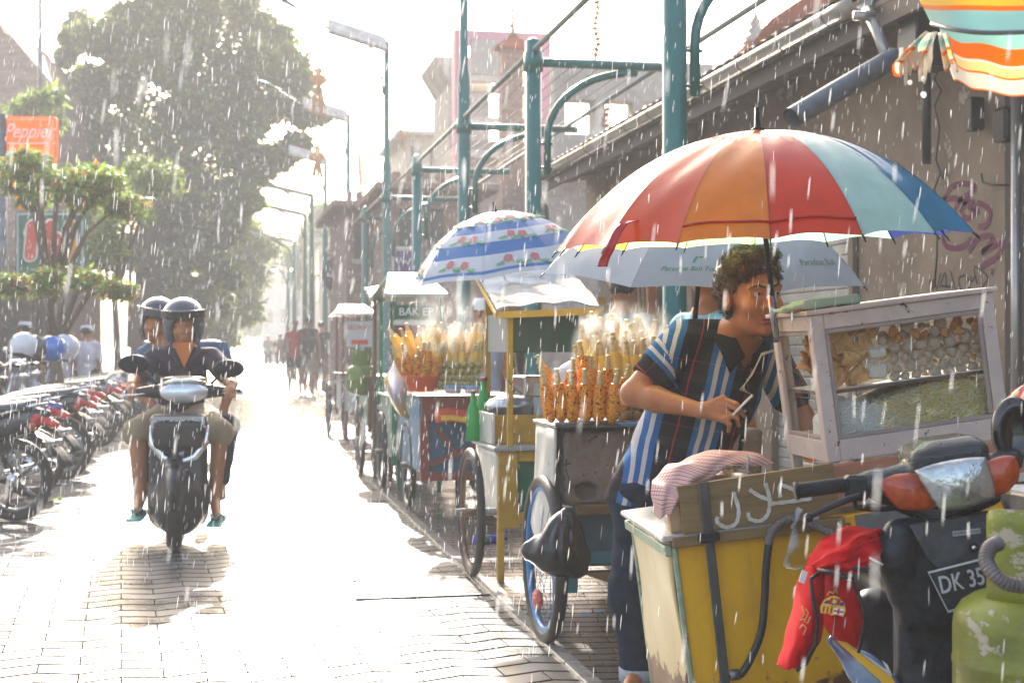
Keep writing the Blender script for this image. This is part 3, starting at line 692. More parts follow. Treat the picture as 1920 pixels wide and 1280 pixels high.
b = MB(); b.mat(mat('roof_brown', (.14, .1, .08), .7, col2=(.08, .06, .05))); b.grid(lambda u, v: (LW + .9 - 2.2 * u, 17 + 43 * v, 2.95 + .9 * u), 2, 40, False, .06); b.build('roof', o)
for k in range(9):
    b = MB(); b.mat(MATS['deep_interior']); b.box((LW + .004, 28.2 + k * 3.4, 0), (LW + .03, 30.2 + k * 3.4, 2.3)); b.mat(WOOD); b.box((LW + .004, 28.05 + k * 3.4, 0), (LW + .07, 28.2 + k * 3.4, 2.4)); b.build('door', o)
# mast and poles on the left
o = thing('radio_mast', 'thin grey mast standing behind the stone gable', 'mast', tuple(P(75, 649, 30).xy) + (0,)); b = MB(); b.mat(DULL); b.lathe([(.06, 0), (.05, 7), (.035, 9.5)], n=8); b.build('pole', o)
p_ = P(5, 649, 19); o = thing('sign_pole', 'grey pole carrying the orange sign at the left edge', 'pole', (p_.x, p_.y, 0)); b = MB(); b.mat(DULL); b.lathe([(.06, 0), (.055, 4.3)], n=10); b.build('pole', o)
# signs
def sign_box(name, lab, x0, y0, x1, y1, dd, back, t=.12, border=None):
    o = thing(name, lab, 'sign'); a = P(x0, y1, dd); wv = P(x1, y1, dd) - a; hv = P(x0, y0, dd) - a
    W, H = wv.length, hv.length; o.location = a; o.rotation_euler = (0, 0, -TH)
    b = MB(); b.mat(back); b.box((0, 0, 0), (W, t, H), .03)
    b.build('panel', o)
    if border:
        b = MB(); b.mat(border)
        for q in (((.03, .03), (W - .03, .06)), ((.03, H - .06), (W - .03, H - .03)), ((.03, .06), (.06, H - .06)), ((W - .06, .06), (W - .03, H - .06))): b.box((q[0][0], -.012, q[0][1]), (q[1][0], -.001, q[1][1]))
        b.build('border', o)
    return o, W, H
def TM(x, z, y=-.004, rz=0): return Matrix.Translation((x, y, z)) @ Matrix.Rotation(math.pi / 2, 4, 'X') @ Matrix.Rotation(rz, 4, 'Z')
ORS = mat('sign_orange', (.88, .24, .02), .45, transl=.5); SW = mat('sign_white', (.8, .77, .72), .5)
SGN = mat('sign_green', (.015, .15, .085), .5, transl=.2); SRED = mat('sign_red', (.6, .045, .02), .5); SYEL = mat('sign_yellow', (.75, .4, .02), .5, transl=.3)
o, W, H = sign_box('orange_sign', 'orange shop sign with white script lettering high at the left edge', -14, 218, 105, 303, 19, ORS, border=mat('sign_peach', (.85, .42, .22), .5))
b = MB(); b.mat(SW); b.text('Peppier', .27, TM(W * .56, H * .66, -.008), .003, shear=.45, xs=.80); b.tube([(W * .08, -.01, H * .40), (W * .5, -.012, H * .385), (W * .86, -.01, H * .40)], .012, 5)
b.prism([(W * .16, -.012, H * .05), (W * .16, -.012, H * .26), (W * .55, -.012, H * .13)], (0, .01, 0)); b.box((W * .55, -.012, H * .08), (W * .9, -.002, H * .16)); b.build('lettering', o)
# (only the script word and the arrow are legible in the photo)
o, W, H = sign_box('yellow_sign', 'yellow shop sign with orange marks half hidden by the frangipani leaves', 27, 318, 68, 392, 20, SYEL)
b = MB(); b.mat(ORS); b.box((.08, -.01, H * .45), (.16, -.002, H * .85)); b.tube([(W * .65, -.01, H * .82), (W * .5, -.01, H * .65), (W * .7, -.01, H * .5)], .03, 6); b.mat(BLK); b.box((.05, -.01, H * .12), (W - .05, -.002, H * .28)); b.build('lettering', o)
o, W, H = sign_box('ice_pop_sign', 'green shop sign with red and yellow rounded shapes above the word MART', 28, 396, 160, 524, 22, SGN, border=mat('sign_rim', (.4, .45, .42), .5))
b = MB()
for i, (cx, m_) in enumerate(((.22, SRED), (.47, SRED), (.56, SRED), (.80, SYEL))):
    b.mat(SW)
    for (mm, r, y) in ((SW, .115, -.014), (m_, .085, -.026)):
        b.mat(mm); pts = []
        xx = W * cx; L0, L1 = H * .36, H * (.78 if i != 2 else .6)
        sk = .10 if i < 3 else -.02
        for k in range(25):
            a = 2 * math.pi * k / 24; zz = (L1 if math.sin(a) > 0 else L0) + r * math.sin(a); pts.append((xx + r * math.cos(a) + sk * (zz - L0) / H * 1.0, y, zz))
        b.prism(pts[:-1], (0, .01, 0))
b.mat(SW); b.text('MART', .2, TM(W * .72, H * .12, -.008), .003); b.build('lettering', o)
# round dark sign and purple poster among the posts
p_ = P(645, 515, 34); o = thing('round_sign', 'large round dark shop sign with faint pale lettering past the posts', 'sign', p_, (0, 0, -TH))
b = MB(); b.mat(mat('dark_sign', (.05, .04, .045), .5)); b.lathe([(.001, -.06), (.5, -.06), (.5, .06), (.001, .06)], n=32, axis='y', cap=False); b.build('panel', o, rot=None)
o.scale = (1.05, 1, .98)
b = MB(); b.mat(mat('faint_blue', (.4, .5, .58), .5)); b.tube([(-.38, -.07, -.02), (-.2, -.07, -.05), (0, -.07, -.02), (.2, -.07, -.05), (.38, -.07, -.02)], .035, 5); b.lathe([(.001, -.075), (.13, -.075), (.13, -.062), (.001, -.062)], (0, 0, .16), 12, axis='y', cap=False); b.build('lettering', o)
p_ = P(645, 515, 34); b = MB(); b.mat(DULL); b.cyl((0.45, .1, 0), (2.0, .1, 0), .04); b.build('bracket', o)
o, W, H = sign_box('purple_poster', 'pale board with a purple poster and white script between the green posts', 735, 462, 776, 530, 24.5, mat('cream_board', (.55, .48, .4), .6))
b = MB(); b.mat(mat('purple', (.10, .06, .18), .5)); b.box((.04, -.01, H * .3), (W - .02, -.002, H * .88)); b.mat(SW); b.tube([(W * .2, -.016, H * .68), (W * .3, -.016, H * .5), (W * .42, -.016, H * .68), (W * .5, -.016, H * .54), (W * .6, -.016, H * .62), (W * .72, -.016, H * .5), (W * .85, -.016, H * .66)], .018, 5); b.build('poster', o)
# flags and hanging palm-leaf decorations
o = thing('tall_flag', 'tall thin red and white flag on a pole past the roofs', 'flag', tuple(P(679, 649, 45).xy) + (0,))
b = MB(); b.mat(DULL); zt = CH + (HZY - 272) / FPX * 45; b.lathe([(.03, 0), (.015, zt)], n=6); b.build('pole', o)
b = MB(); b.mat(mat('flag_red', (.6, .09, .05), .7, transl=.5)); zb = CH + (HZY - 378) / FPX * 45
b.grid(lambda u, v: (-.02 - .13 * math.sin(math.pi * v ** .7) * u, .03 * math.sin(9 * v), zt - (zt - zb) * v), 3, 14); b.mat(mat('flag_white', (.7, .68, .62), .7, transl=.5))
b.grid(lambda u, v: (.02 + .12 * math.sin(math.pi * v ** .8) * u, .03 * math.sin(9 * v), zt - (zt - zb) * v), 3, 14); b.build('cloth', o)
STRAW = mat('dry_palm_leaf', (.55, .30, .10), .7, col2=(.6, .42, .22), sc=20, transl=.35)
for (px, ty, by, dd, lab) in ((597, 125, 232, 30, 'orange hanging palm-leaf decoration at the edge of the big tree'), (595, 272, 350, 34, 'pale palm-leaf figure hanging below the far street lamp')):
    q = P(px, ty, dd); q2 = P(px, by, dd); o = thing('palm_decoration', lab, 'decoration', q, group='woven palm decorations over the street'); L_ = q.z - q2.z; b = MB(); b.mat(STRAW)
    b.lathe([(.02, 0), (.1, -.08), (.06, -.16), (.16, -.2), (.2, -.3), (.06, -.42), (.08, -.5)], n=8)
    for k in range(9): a = k * .7; b.tube([(.06 * math.cos(a), .06 * math.sin(a), -.45), (.12 * math.cos(a), .1 * math.sin(a), -.45 - L_ * .3), (.1 * math.cos(a + .3), .1 * math.sin(a), -L_ * (.8 + .15 * math.sin(k * 2)))], [.03, .025, .008], 4)
    b.build('tassel', o)
for (pts, lab) in (([(478, 0), (560, 60), (640, 85), (700, 110), (740, 190), (760, 290)], 'thin bent bamboo pole arching over the street beside the panel lamp'), ([(700, 255), (735, 190), (752, 240), (760, 260)], 'short drooping bamboo tip in front of the grey blocks')):
    b = MB(); b.mat(STRAW); b.tube([P(x, y, 28) for x, y in pts][1:], .012, 5); o = b.build('bamboo_tip'); tag(o, lab, 'bamboo pole')
for i, (x, y0, y1, dd, lab) in enumerate(((1118, 0, 118, 20, 'carved hanging ornament strings above the arcade beam'), (960, 10, 52, 30, 'small orange flag shape on the grey shrine tower'), (1137, 200, 262, 22, 'orange carved scrolls in front of the open bays'))):
    o = thing('hanging_ornament', lab, 'ornament'); b = MB(); b.mat(mat('rusty_orange', (.3, .14, .07), .7))
    n_ = 6; q = [P(x + 4 * math.sin(k * 1.9), y0 + (y1 - y0) * k / n_, dd) for k in range(n_ + 1)]
    b.tube(q, .02, 5)
    for k in range(n_): b.torus(q[k], .05, .018, 'y', 10, 4)
    b.build('scroll', o)
# ================================================================ trees
BARK = mat('bark', (.17, .12, .085), .85, col2=(.09, .065, .05), sc=6, bump=.6, bsc=18, stretch=(1, 1, .3))
LEAFA = mat('leaf_dark', (.15, .19, .06), .5, col2=(.2, .22, .08), sc=.5, transl=.5)
LEAFB = mat('leaf_mid', (.16, .22, .055), .5, col2=(.22, .25, .07), sc=.6, transl=.5)
LEAFC = mat('leaf_light', (.2, .36, .06), .45, col2=(.34, .38, .08), sc=2, transl=.5)
LEAFO = mat('leaf_orange', (.5, .2, .04), .5, transl=.4)
def leaves(b, clumps, n, ls, mats, seed, aspect=.5, flat=.6):
    r = random.Random(seed)
    for _ in range(n):
        c, R = clumps[r.randrange(len(clumps))]
        while True:
            v = Vector((r.uniform(-1, 1), r.uniform(-1, 1), r.uniform(-1, 1)))
            if .2 < v.length < 1: break
        v = v.normalized() * (v.length ** .45); p = Vector(c) + Vector((v.x * R[0], v.y * R[1], v.z * R[2]))
        d = Vector((r.gauss(0, 1), r.gauss(0, 1), r.gauss(-.35, .6))).normalized(); u = d.cross(Vector((r.gauss(0, .5), r.gauss(0, .5), 1))).normalized()
        L = ls * r.uniform(.6, 1.35); W = L * aspect * .5
        b.mat(mats[min(len(mats) - 1, int(r.random() ** 1.3 * len(mats)))])
        b.add([p, p + d * L * .45 + u * W, p + d * L, p + d * L * .45 - u * W], [(0, 1, 2, 3)], False)
def big_tree():
    dd = 43; base = P(290, 649, dd); o = thing('banyan_tree', 'huge leafy tree with a pale trunk overhanging the left side of the street', 'tree', (base.x, base.y, 0))
    r = random.Random(5); b = MB(); b.mat(BARK)
    s = FPX / dd
    def L_(px, py, off=0): q = P(px, py, dd + off); return Vector((q.x - base.x, q.y - base.y, q.z))
    b.tube([(0, 0, -.1), L_(285, 600), L_(290, 520), L_(278, 440), L_(300, 350)], [.75, .62, .55, .45, .3], 12)
    for (e, w0) in (((200, 250), .25), ((400, 260), .28), ((330, 180), .25), ((470, 330), .2), ((240, 400), .2), ((400, 430), .18)):
        m0 = L_(285 + r.uniform(-8, 8), r.uniform(420, 480)); e_ = L_(*e, r.uniform(-2, 2)); mid = m0.lerp(e_, .5) + Vector((0, r.uniform(-1, 1), .4)); b.tube([m0, mid, e_], [w0, w0 * .7, w0 * .35], 7)
    for k in range(10): x = r.uniform(245, 330); b.tube([L_(x, 420, r.uniform(-1, 1)), L_(x + r.uniform(-6, 6), 650, r.uniform(-1, 1))], [.05, .09], 5)
    b.build('trunk', o)
    cl = []
    outline = [(180, 60, 55), (250, 40, 60), (330, 20, 70), (420, 20, 70), (490, 60, 60), (540, 130, 55), (560, 200, 50), (590, 200, 30), (470, 180, 90), (380, 120, 100), (280, 130, 100), (200, 160, 70), (150, 160, 40),
               (160, 240, 50), (240, 250, 90), (350, 260, 100), (450, 280, 85), (520, 300, 45), (400, 360, 90), (300, 350, 80), (210, 330, 60), (430, 420, 60), (370, 470, 60), (340, 540, 45), (400, 560, 40), (150, 300, 40), (180, 400, 50), (300, 0, 60), (460, 350, 50), (140, 70, 22), (130, 110, 20), (365, 600, 30),
               (500, 110, 50), (350, 60, 60), (170, 210, 40), (420, 520, 30), (230, 470, 40), (200, 480, 50), (430, 150, 60), (350, 190, 60), (300, 120, 50), (240, 105, 45), (350, 440, 45), (330, 415, 45), (560, 265, 25), (470, 130, 50), (400, 210, 60), (380, 470, 40), (350, 400, 45), (450, 200, 50)]
    for (x, y, rr) in outline:
        R = rr / s
        for k in range(5):
            a = r.uniform(-1, 1) * rr * .6; c_ = r.uniform(-1, 1) * rr * .55
            q = L_(x + a, y + c_, r.uniform(-1, 1) * 3); cl.append((q, (R * .5, R * .75, R * .42)))
    b = MB(); leaves(b, cl, 125000, .25, [LEAFA, LEAFA, LEAFB, LEAFB, LEAFC], 11)
    b.build('crown', o)
big_tree()
def small_tree(lab, px, base_d, tips, h0, seed, n=2600, ls=.2, mats=None, cat='tree', name='frangipani_tree'):
    base = P(px, 649, base_d); o = thing(name, lab, cat, (base.x, base.y, 0)); r = random.Random(seed)
    b = MB(); b.mat(BARK); cl = []
    fork = Vector((0, 0, h0)); b.tube([(0, 0, 0), (.05, 0, h0 * .5), fork], [.08, .06, .05], 8)
    for (x, y, rr) in tips:
        q = P(x, y, base_d + r.uniform(-.8, .8)); e = Vector((q.x - base.x, q.y - base.y, q.z)); mid = fork.lerp(e, .5) + Vector((0, 0, .25)); b.tube([fork, mid, e], [.045, .03, .014], 6)
        R = rr / FPX * base_d
        for k in range(4): cl.append((e + Vector((r.uniform(-.8, .8) * R, r.uniform(-.8, .8) * R, r.uniform(-.3, .4) * R)), (R * .8, R * .8, R * .62)))
    b.build('trunk', o)
    b = MB(); leaves(b, cl, n, ls, mats or [LEAFB, LEAFC, LEAFC], seed, .35); b.build('crown', o)
small_tree('light green frangipani tree in front of the green and yellow signs', 96, 17, [(60, 320, 38), (110, 335, 45), (40, 345, 30), (150, 360, 40), (60, 370, 25), (170, 330, 30), (190, 350, 35), (230, 380, 32), (60, 300, 20)], 1.7, 21, n=8500, ls=.105, mats=[LEAFC, LEAFB, LEAFC, LEAFC, LEAFC, LEAFB, LEAFC, LEAFC, LEAFO])
small_tree('bushy bright green tree crown just left of the big trunk', 215, 24, [(285, 330, 38), (300, 350, 38), (200, 370, 40), (240, 400, 35), (170, 470, 40), (215, 450, 35)], 2.0, 22, n=6000, ls=.13)
small_tree('low spreading shrub tree above the parked motorcycles', 105, 16, [(30, 530, 30), (75, 525, 32), (180, 530, 35), (225, 540, 25), (130, 520, 25)], 1.2, 23, n=4800, ls=.085, mats=[LEAFC, LEAFB, LEAFC, LEAFB, LEAFC, LEAFO])
small_tree('pale green tree low behind the riders at the road edge', 412, 55, [(430, 450, 45), (470, 460, 35), (410, 520, 45), (450, 520, 38), (400, 575, 40), (440, 420, 20), (440, 590, 34), (415, 625, 30), (465, 560, 25), (380, 610, 30)], 1.6, 24, n=9000, ls=.42)
small_tree('hazy round tree beyond the far street lamps', 585, 75, [(580, 440, 25), (600, 420, 28), (620, 405, 25), (570, 480, 25), (590, 500, 25), (565, 520, 20)], 2.2, 25, n=4000, ls=.55, mats=[LEAFB, LEAFC])
small_tree('faded grey green tree closing the far end of the street', 505, 130, [(470, 480, 25), (480, 520, 25), (455, 540, 25), (500, 560, 25), (525, 570, 18), (480, 600, 26), (460, 610, 22), (510, 610, 16)], 3, 26, n=3600, ls=.9)
small_tree('dull green tree between the small trees and the stone gable', 62, 30, [(50, 200, 26), (85, 190, 26), (90, 230, 22), (70, 190, 15)], 3.5, 27, n=1500, ls=.25)
# ================================================================ frames: pixel rays met with planes of a thing's own space
class Frame:
    def __init__(s, loc, rot=(0, 0, 0)):
        s.loc = Vector(loc); s.rot = rot; s.M = Matrix.Translation(s.loc) @ Euler(rot).to_matrix().to_4x4(); s.I = s.M.inverted()
    def L(s, p): return s.I @ Vector(p)
    def W(s, p): return s.M @ Vector(p)
    def at(s, px, py, ax=1, val=0.0):
        o = s.I @ Vector((0, 0, CH)); d = s.I.to_3x3() @ (P(px, py, 1.0) - Vector((0, 0, CH)))
        t = (val - o[ax]) / d[ax]; return o + d * t
def crom(p, t):
    n = len(p) - 1; x = min(max(t * n, 0), n - 1e-9); i = int(x); f = x - i
    a, b_, c, d = p[max(i - 1, 0)], p[i], p[i + 1], p[min(i + 2, n)]
    return .5 * ((2 * b_) + (c - a) * f + (2 * a - 5 * b_ + 4 * c - d) * f * f + (3 * b_ - a - 3 * c + d) * f ** 3)
def net(rows, u, v):
    return crom([crom(r, v) for r in rows], u)
def pnet(rows, off=None):                       # rows of (px, py, depth) -> world points
    return [[(P(*q) - (off or Vector((0, 0, 0)))) for q in r] for r in rows]
# ================================================================ the yellow meatball cart
ROLL = math.radians(-7.4)
FA = Frame(P(1264, 1012, 4.02), (0, ROLL, -TH + math.radians(6)))
YEL = mat('yellow_paint', (.86, .47, .006), .4, col2=(.68, .34, .008), sc=4, chip=(.16, .11, .05), csc=11, cth=.65, bump=.2, bsc=25, spec=.25)
CREAM = mat('cream_sheet', (.68, .56, .32), .4, col2=(.56, .42, .2), sc=2.5, chip=(.22, .12, .05), csc=7, cth=.69, bump=.35, bsc=5)
GTRIM = mat('green_trim', (.2, .32, .2), .5, col2=(.4, .42, .3), sc=14, chip=(.25, .2, .12), csc=30, cth=.56)
BOARD = mat('painted_board', (.25, .16, .055), .5, col2=(.16, .10, .04), sc=4, stretch=(1, 5, 8), bump=.25, bsc=50)
CASEP = mat('case_paint', (.66, .55, .45), .45, col2=(.5, .42, .38), sc=7, chip=(.14, .08, .05), csc=24, cth=.605, bump=.25, bsc=60, stretch=(1, 1, 1))
CASEI = mat('case_inner', (.38, .31, .28), .4, col2=(.29, .24, .21), sc=8)
def rust(m, z1, col=(.13, .055, .02)):            # rust and dirt that has crept up from the bottom edge
    N, L = m.node_tree.nodes, m.node_tree.links; b_ = N['Principled BSDF']; src = b_.inputs['Base Color'].links[0].from_socket; tc = N.new('ShaderNodeTexCoord'); sp = N.new('ShaderNodeSeparateXYZ'); L.new(tc.outputs['Object'], sp.inputs[0])
    n = N.new('ShaderNodeTexNoise'); n.inputs['Scale'].default_value = 17; n.inputs['Detail'].default_value = 9; L.new(tc.outputs['Object'], n.inputs[0])
    a = N.new('ShaderNodeMath'); a.operation = 'MULTIPLY_ADD'; a.inputs[1].default_value = .28; L.new(n.outputs[0], a.inputs[0]); L.new(sp.outputs[2], a.inputs[2])
    r = N.new('ShaderNodeMapRange'); r.inputs[1].default_value = z1 + .14; r.inputs[2].default_value = z1 + .115; L.new(a.outputs[0], r.inputs[0]); mx = N.new('ShaderNodeMixRGB'); L.new(r.outputs[0], mx.inputs[0]); L.new(src, mx.inputs[1]); mx.inputs[2].default_value = (*col, 1)
    n2 = N.new('ShaderNodeTexNoise'); n2.inputs['Scale'].default_value = 3; n2.inputs['Detail'].default_value = 8; mp = N.new('ShaderNodeMapping'); mp.inputs['Scale'].default_value = (9, 9, .8); L.new(tc.outputs['Object'], mp.inputs[0]); L.new(mp.outputs[0], n2.inputs[0]); r2_ = N.new('ShaderNodeMapRange'); r2_.inputs[1].default_value = .56; r2_.inputs[2].default_value = .74; r2_.inputs[4].default_value = .22; L.new(n2.outputs[0], r2_.inputs[0])
    m2 = N.new('ShaderNodeMixRGB'); L.new(r2_.outputs[0], m2.inputs[0]); L.new(mx.outputs[0], m2.inputs[1]); m2.inputs[2].default_value = (.26, .17, .06, 1); L.new(m2.outputs[0], b_.inputs['Base Color'])
rust(YEL, -.44); rust(CREAM, -.40); rust(WALL, -5, (.1, .07, .05))
ca = thing('food_cart', 'yellow meatball cart with a cream dented end panel, tilted beside the man', 'food cart', FA.loc, FA.rot)
b = MB(); b.mat(YEL); b.box((0, 0, -.56), (1.35, .6, -.002), .006); b.build('body', ca)
b = MB(); b.mat(CREAM)
b.grid(lambda u, v: (-.012 - .012 * math.sin(math.pi * u) * (1 + .6 * math.sin(5 * v + 2)) - .005 * math.sin(9 * u + 7 * v), .012 + .576 * (1 - u), -.54 + .53 * v), 20, 20, True, .006); b.build('end_panel', ca)
b = MB(); b.mat(GTRIM); b.bar((-.004, -.004, -.55), (-.004, -.004, -.02), .014, .014); b.bar((-.008, .6, -.55), (-.008, .6, -.03), .014, .014); b.bar((-.022, -.008, -.028), (-.022, .61, -.028), .02, .03); b.build('edge_trim', ca)
b = MB(); b.mat(mat('counter_sheet', (.55, .55, .52), .25, .4, col2=(.4, .4, .38), sc=6, bump=.1)); b.box((-.04, -.03, 0.0), (.42, .62, .018), .005); b.mat(mat('grey_lath', (.25, .24, .2), .5)); b.box((.425, .05, 0.001), (1.35, .6, .016)); b.build('counter', ca)
b = MB(); b.mat(mat('grey_patch', (.2, .185, .175), .6, col2=(.14, .13, .12))); b.box((.53, -.004, -.075), (.78, -.0005, -.004)); b.build('patch', ca)
# long board with white painted script
yb = -.035
A0, A1, A2, A3 = FA.at(1272, 912, 1, yb), FA.at(1562, 868, 1, yb), FA.at(1577, 962, 1, yb), FA.at(1283, 1001, 1, yb)
bo = MB(); bo.mat(BOARD); bo.prism([A0, A1, A2, A3], (0, .028, 0)); board = bo.build('wooden_board', ca)
b = MB(); b.mat(BOARD); q0, q1 = FA.at(1262, 1018, 1, yb + .002), FA.at(1585, 975, 1, yb + .002); b.bar(q0 + Vector((0, .012, 0)), q1 + Vector((0, .012, -.005)), .026, .03); b.build('lath', ca)
b = MB(); b.mat(mat('pale_wood', (.42, .27, .13), .6)); q = FA.at(1262, 955, 1, -.02); b.box((q.x - .01, 0.0, .02), (q.x + .025, .03, .10), .003); b.build('post_stub', ca)
def fstroke(b, fr, pts, ax, val, r, th=.002):
    q = [fr.at(x, y, ax, val) for x, y in pts]; out = [crom(q, i / (5 * (len(q) - 1))) for i in range(5 * (len(q) - 1) + 1)]; vs = []
    for i, p in enumerate(out):
        t = out[min(i + 1, len(out) - 1)] - out[max(i - 1, 0)]; n = Vector((-t.z, 0, t.x)) if ax == 1 else Vector((0, -t.z, t.y)); n = n.normalized() * r * (1 + .18 * math.sin(i * 2.3)); vs += [p + n, p - n]
    b.add(vs, [(2 * i, 2 * i + 1, 2 * i + 3, 2 * i + 2) for i in range(len(out) - 1)], False)
b = MB(); b.mat(mat('white_brush', (.62, .6, .55), .6, col2=(.45, .38, .28), sc=30))
yw = yb - .003
for s_ in ([(1375, 922), (1385, 955), (1380, 980), (1362, 988), (1345, 978), (1346, 968)], [(1435, 905), (1443, 935), (1440, 962), (1425, 976), (1406, 972), (1403, 960)], [(1405, 917), (1425, 930), (1447, 938)], [(1463, 932), (1462, 910), (1475, 912), (1492, 920)], [(1445, 944), (1480, 940), (1522, 934)]):
    fstroke(b, FA, s_, 1, yw, .0055); yw -= .0006
b.build('painted_script', board)
b = MB(); b.mat(mat('grey_strap', (.13, .135, .13), .35, .6, col2=(.08, .08, .08), sc=10)); q0, q1 = FA.at(1318, 903, 1, yb - .012), FA.at(1362, 1300, 1, yb + .015); b.bar(q0, q1, .006, .028, up=(1, 0, 0)); b.mat(BLK); q = FA.at(1330, 1008, 1, yb - .015); b.box((q.x - .03, q.y - .006, q.z - .012), (q.x + .03, q.y + .012, q.z + .014), .004); b.build('metal_strap', ca)
# axle, wheels, legs below
for x, y in ((.02, .03), (1.25, .03), (1.25, .55)):
    b = MB(); b.mat(YEL); b.box((x, y, -.66), (x + .04, y + .04, -.561)); b.build('leg', ca)
def wheel_mb(R, tyre_r=.022, rimm=None, spokes=18, ax='x', hubl=.1):
    t = MB(); t.mat(RUB); t.torus((0, 0, 0), R - tyre_r, tyre_r, ax, 48, 10)
    r = MB(); r.mat(rimm or DULL); r.torus((0, 0, 0), R - tyre_r * 2.1, tyre_r * .62, ax, 48, 8)
    V = (lambda a, h, q: (h, q * math.cos(a), q * math.sin(a))) if ax == 'x' else (lambda a, h, q: (q * math.cos(a), h, q * math.sin(a)))
    for k in range(spokes): a = 2 * math.pi * k / spokes; r.tube([V(a, (-1) ** k * .025, .02), V(a + .12 * (-1) ** (k // 2), 0, R - tyre_r * 2.4)], .0018 if spokes > 9 else .01, 4, cap=False)
    r.cyl(V(0, -hubl / 2, 0), V(0, hubl / 2, 0), .022, 12)
    return t, r
def add_wheel(par, loc, R, tr=.022, rimm=None, sp=18, lab=None):
    t, r = wheel_mb(R, tr, rimm, sp); w_ = t.build('wheel', par, loc=loc); r.build('rim', w_)
    if lab: w_['label'] = lab
    return w_
add_wheel(ca, (.75, .7, -.55), .17, .02)
# rubber hose with a ribbed metal section
def ribbed(b, pts, r, step=.011, m1=None, m2=None):
    ln = [0]
    for i in range(1, len(pts)): ln.append(ln[-1] + (Vector(pts[i]) - Vector(pts[i - 1])).length)
    n = max(4, int(ln[-1] / step * 4)); out, rr = [], []
    for i in range(n + 1): out.append(crom([Vector(p) for p in pts], i / n)); rr.append(r * (1 + .11 * math.sin(i * math.pi / 2)))
    b.tube(out, rr, 12)
HOSE = mat('grey_hose', (.2, .17, .15), .4, .2, col2=(.12, .1, .09), sc=14)
ho = thing('gas_hose', 'black rubber gas hose with a grey ribbed end looping down the yellow panel', 'hose', FA.loc)
def HW(px, py, off=-.06): return FA.W(FA.at(px, py, 1, off)) - FA.loc
b = MB(); b.mat(HOSE); ribbed(b, [HW(1440, 1020), HW(1448, 995), HW(1470, 975), HW(1500, 972), HW(1530, 985), HW(1560, 1000), HW(1600, 1015, -.04)], .0125, .008); b.build('ribbed_section', ho)
b = MB(); b.mat(mat('black_hose', (.02, .02, .022), .35, bump=.05)); pts = [HW(*q) for q in ((1442, 1015), (1436, 1070), (1434, 1120), (1428, 1180), (1412, 1225), (1390, 1262), (1368, 1268))]; b.tube([crom(pts, i / 30) for i in range(31)], .011, 10); b.mat(DULL); b.tube([HW(1385, 1263), HW(1368, 1266)], .016, 8); b.build('rubber_section', ho)
# little knotted plastic bag on the hose
pb = thing('plastic_bag', 'small clear knotted plastic bag hanging from the ribbed hose', 'plastic bag', FA.loc)
CLR = glassmat('clear_film', (.9, .9, .88), .75, .1)
b = MB(); b.mat(CLR)
q = HW(1490, 990, -.075)
def bagf(u, v):
    w_ = .006 + .028 * v ** 1.2; a = 2 * math.pi * u
    return q + Vector((w_ * math.cos(a) * (1 + .2 * math.sin(3 * a)) + .004 * v, w_ * .4 * math.sin(a), -.105 * v + .004 * math.sin(3 * a)))
b.grid(bagf, 20, 8); b.tube([q + Vector((-.006, 0, 0)), q + Vector((.004, 0, .02)), q + Vector((.014, 0, .055)), q + Vector((.008, 0, .06))], [.008, .006, .012, .002], 7); b.mat(mat('thin_white', (.7, .7, .68), .3)); b.tube([q + Vector((-.028, -.004, -.108)), q + Vector((0, -.008, -.113)), q + Vector((.03, -.004, -.109))], .002, 5)
b.build('film', pb)
# ================================================================ glass display case
FC = FA
yc = .05
gc = thing('glass_case', 'white chipped wooden glass display case full of meatballs, tofu and noodles', 'display case', FA.loc, FA.rot)
T0, T1 = FA.at(1526, 592, 1, yc), FA.at(1868, 545, 1, yc); B0, B1 = FA.at(1545, 868, 1, yc), FA.at(1890, 822, 1, yc)
x0, x1 = (T0.x + B0.x) / 2, (T1.x + B1.x) / 2; z0, z1 = (B0.z + B1.z) / 2, (T0.z + T1.z) / 2; dpc = .40
W_ = .040; y1_ = yc + dpc
b = MB(); b.mat(CASEP)
for (x, y) in ((x0, yc), (x1 - W_, yc), (x0, y1_ - W_), (x1 - W_, y1_ - W_)): b.box((x, y, z0 - .0), (x + W_, y + W_, z1), .003)
for z, h in ((z0 + .0, .062), (z1 - .045, .045)):
    b.box((x0 + W_ + .0005, yc + .002, z), (x1 - W_ - .0005, yc + W_ - .004, z + h), .002); b.box((x0 + W_ + .0005, y1_ - W_ + .004, z), (x1 - W_ - .0005, y1_ - .002, z + h), .002)
    b.box((x0 + .002, yc + W_ + .0005, z), (x0 + W_ - .004, y1_ - W_ - .0005, z + h), .002); b.box((x1 - W_ + .004, yc + W_ + .0005, z), (x1 - .002, y1_ - W_ - .0005, z + h), .002)
for (x, y) in ((x0 + .005, yc + .005), (x0 + .005, y1_ - W_), (x1 - W_, yc + .005), (x1 - W_, y1_ - W_)): b.box((x, y, -.0), (x + .03, y + .03, z0))
b.build('frame', gc)
b = MB(); b.mat(CASEI); e = .014
xa, xb, za, zb = x0 + W_, x1 - W_, z0 + .062, z1 - .045
for (p, q_) in (((xa, za), (xb, za + e)), ((xa, zb - e), (xb, zb)), ((xa, za + e), (xa + e, zb - e)), ((xb - e, za + e), (xb, zb - e))): b.box((p[0] + .0005, yc + .006, p[1] + .0005), (q_[0] - .0005, yc + .016, q_[1] - .0005), .002)
ya, yb_ = yc + W_, y1_ - W_
for (p, q_) in (((ya, za), (yb_, za + e)), ((ya, zb - e), (yb_, zb)), ((ya, za + e), (ya + e, zb - e)), ((yb_ - e, za + e), (yb_, zb - e))): b.box((x0 + .006, p[0] + .0005, p[1] + .0005), (x0 + .016, q_[0] - .0005, q_[1] - .0005), .002)
b.build('inner_frame', gc)
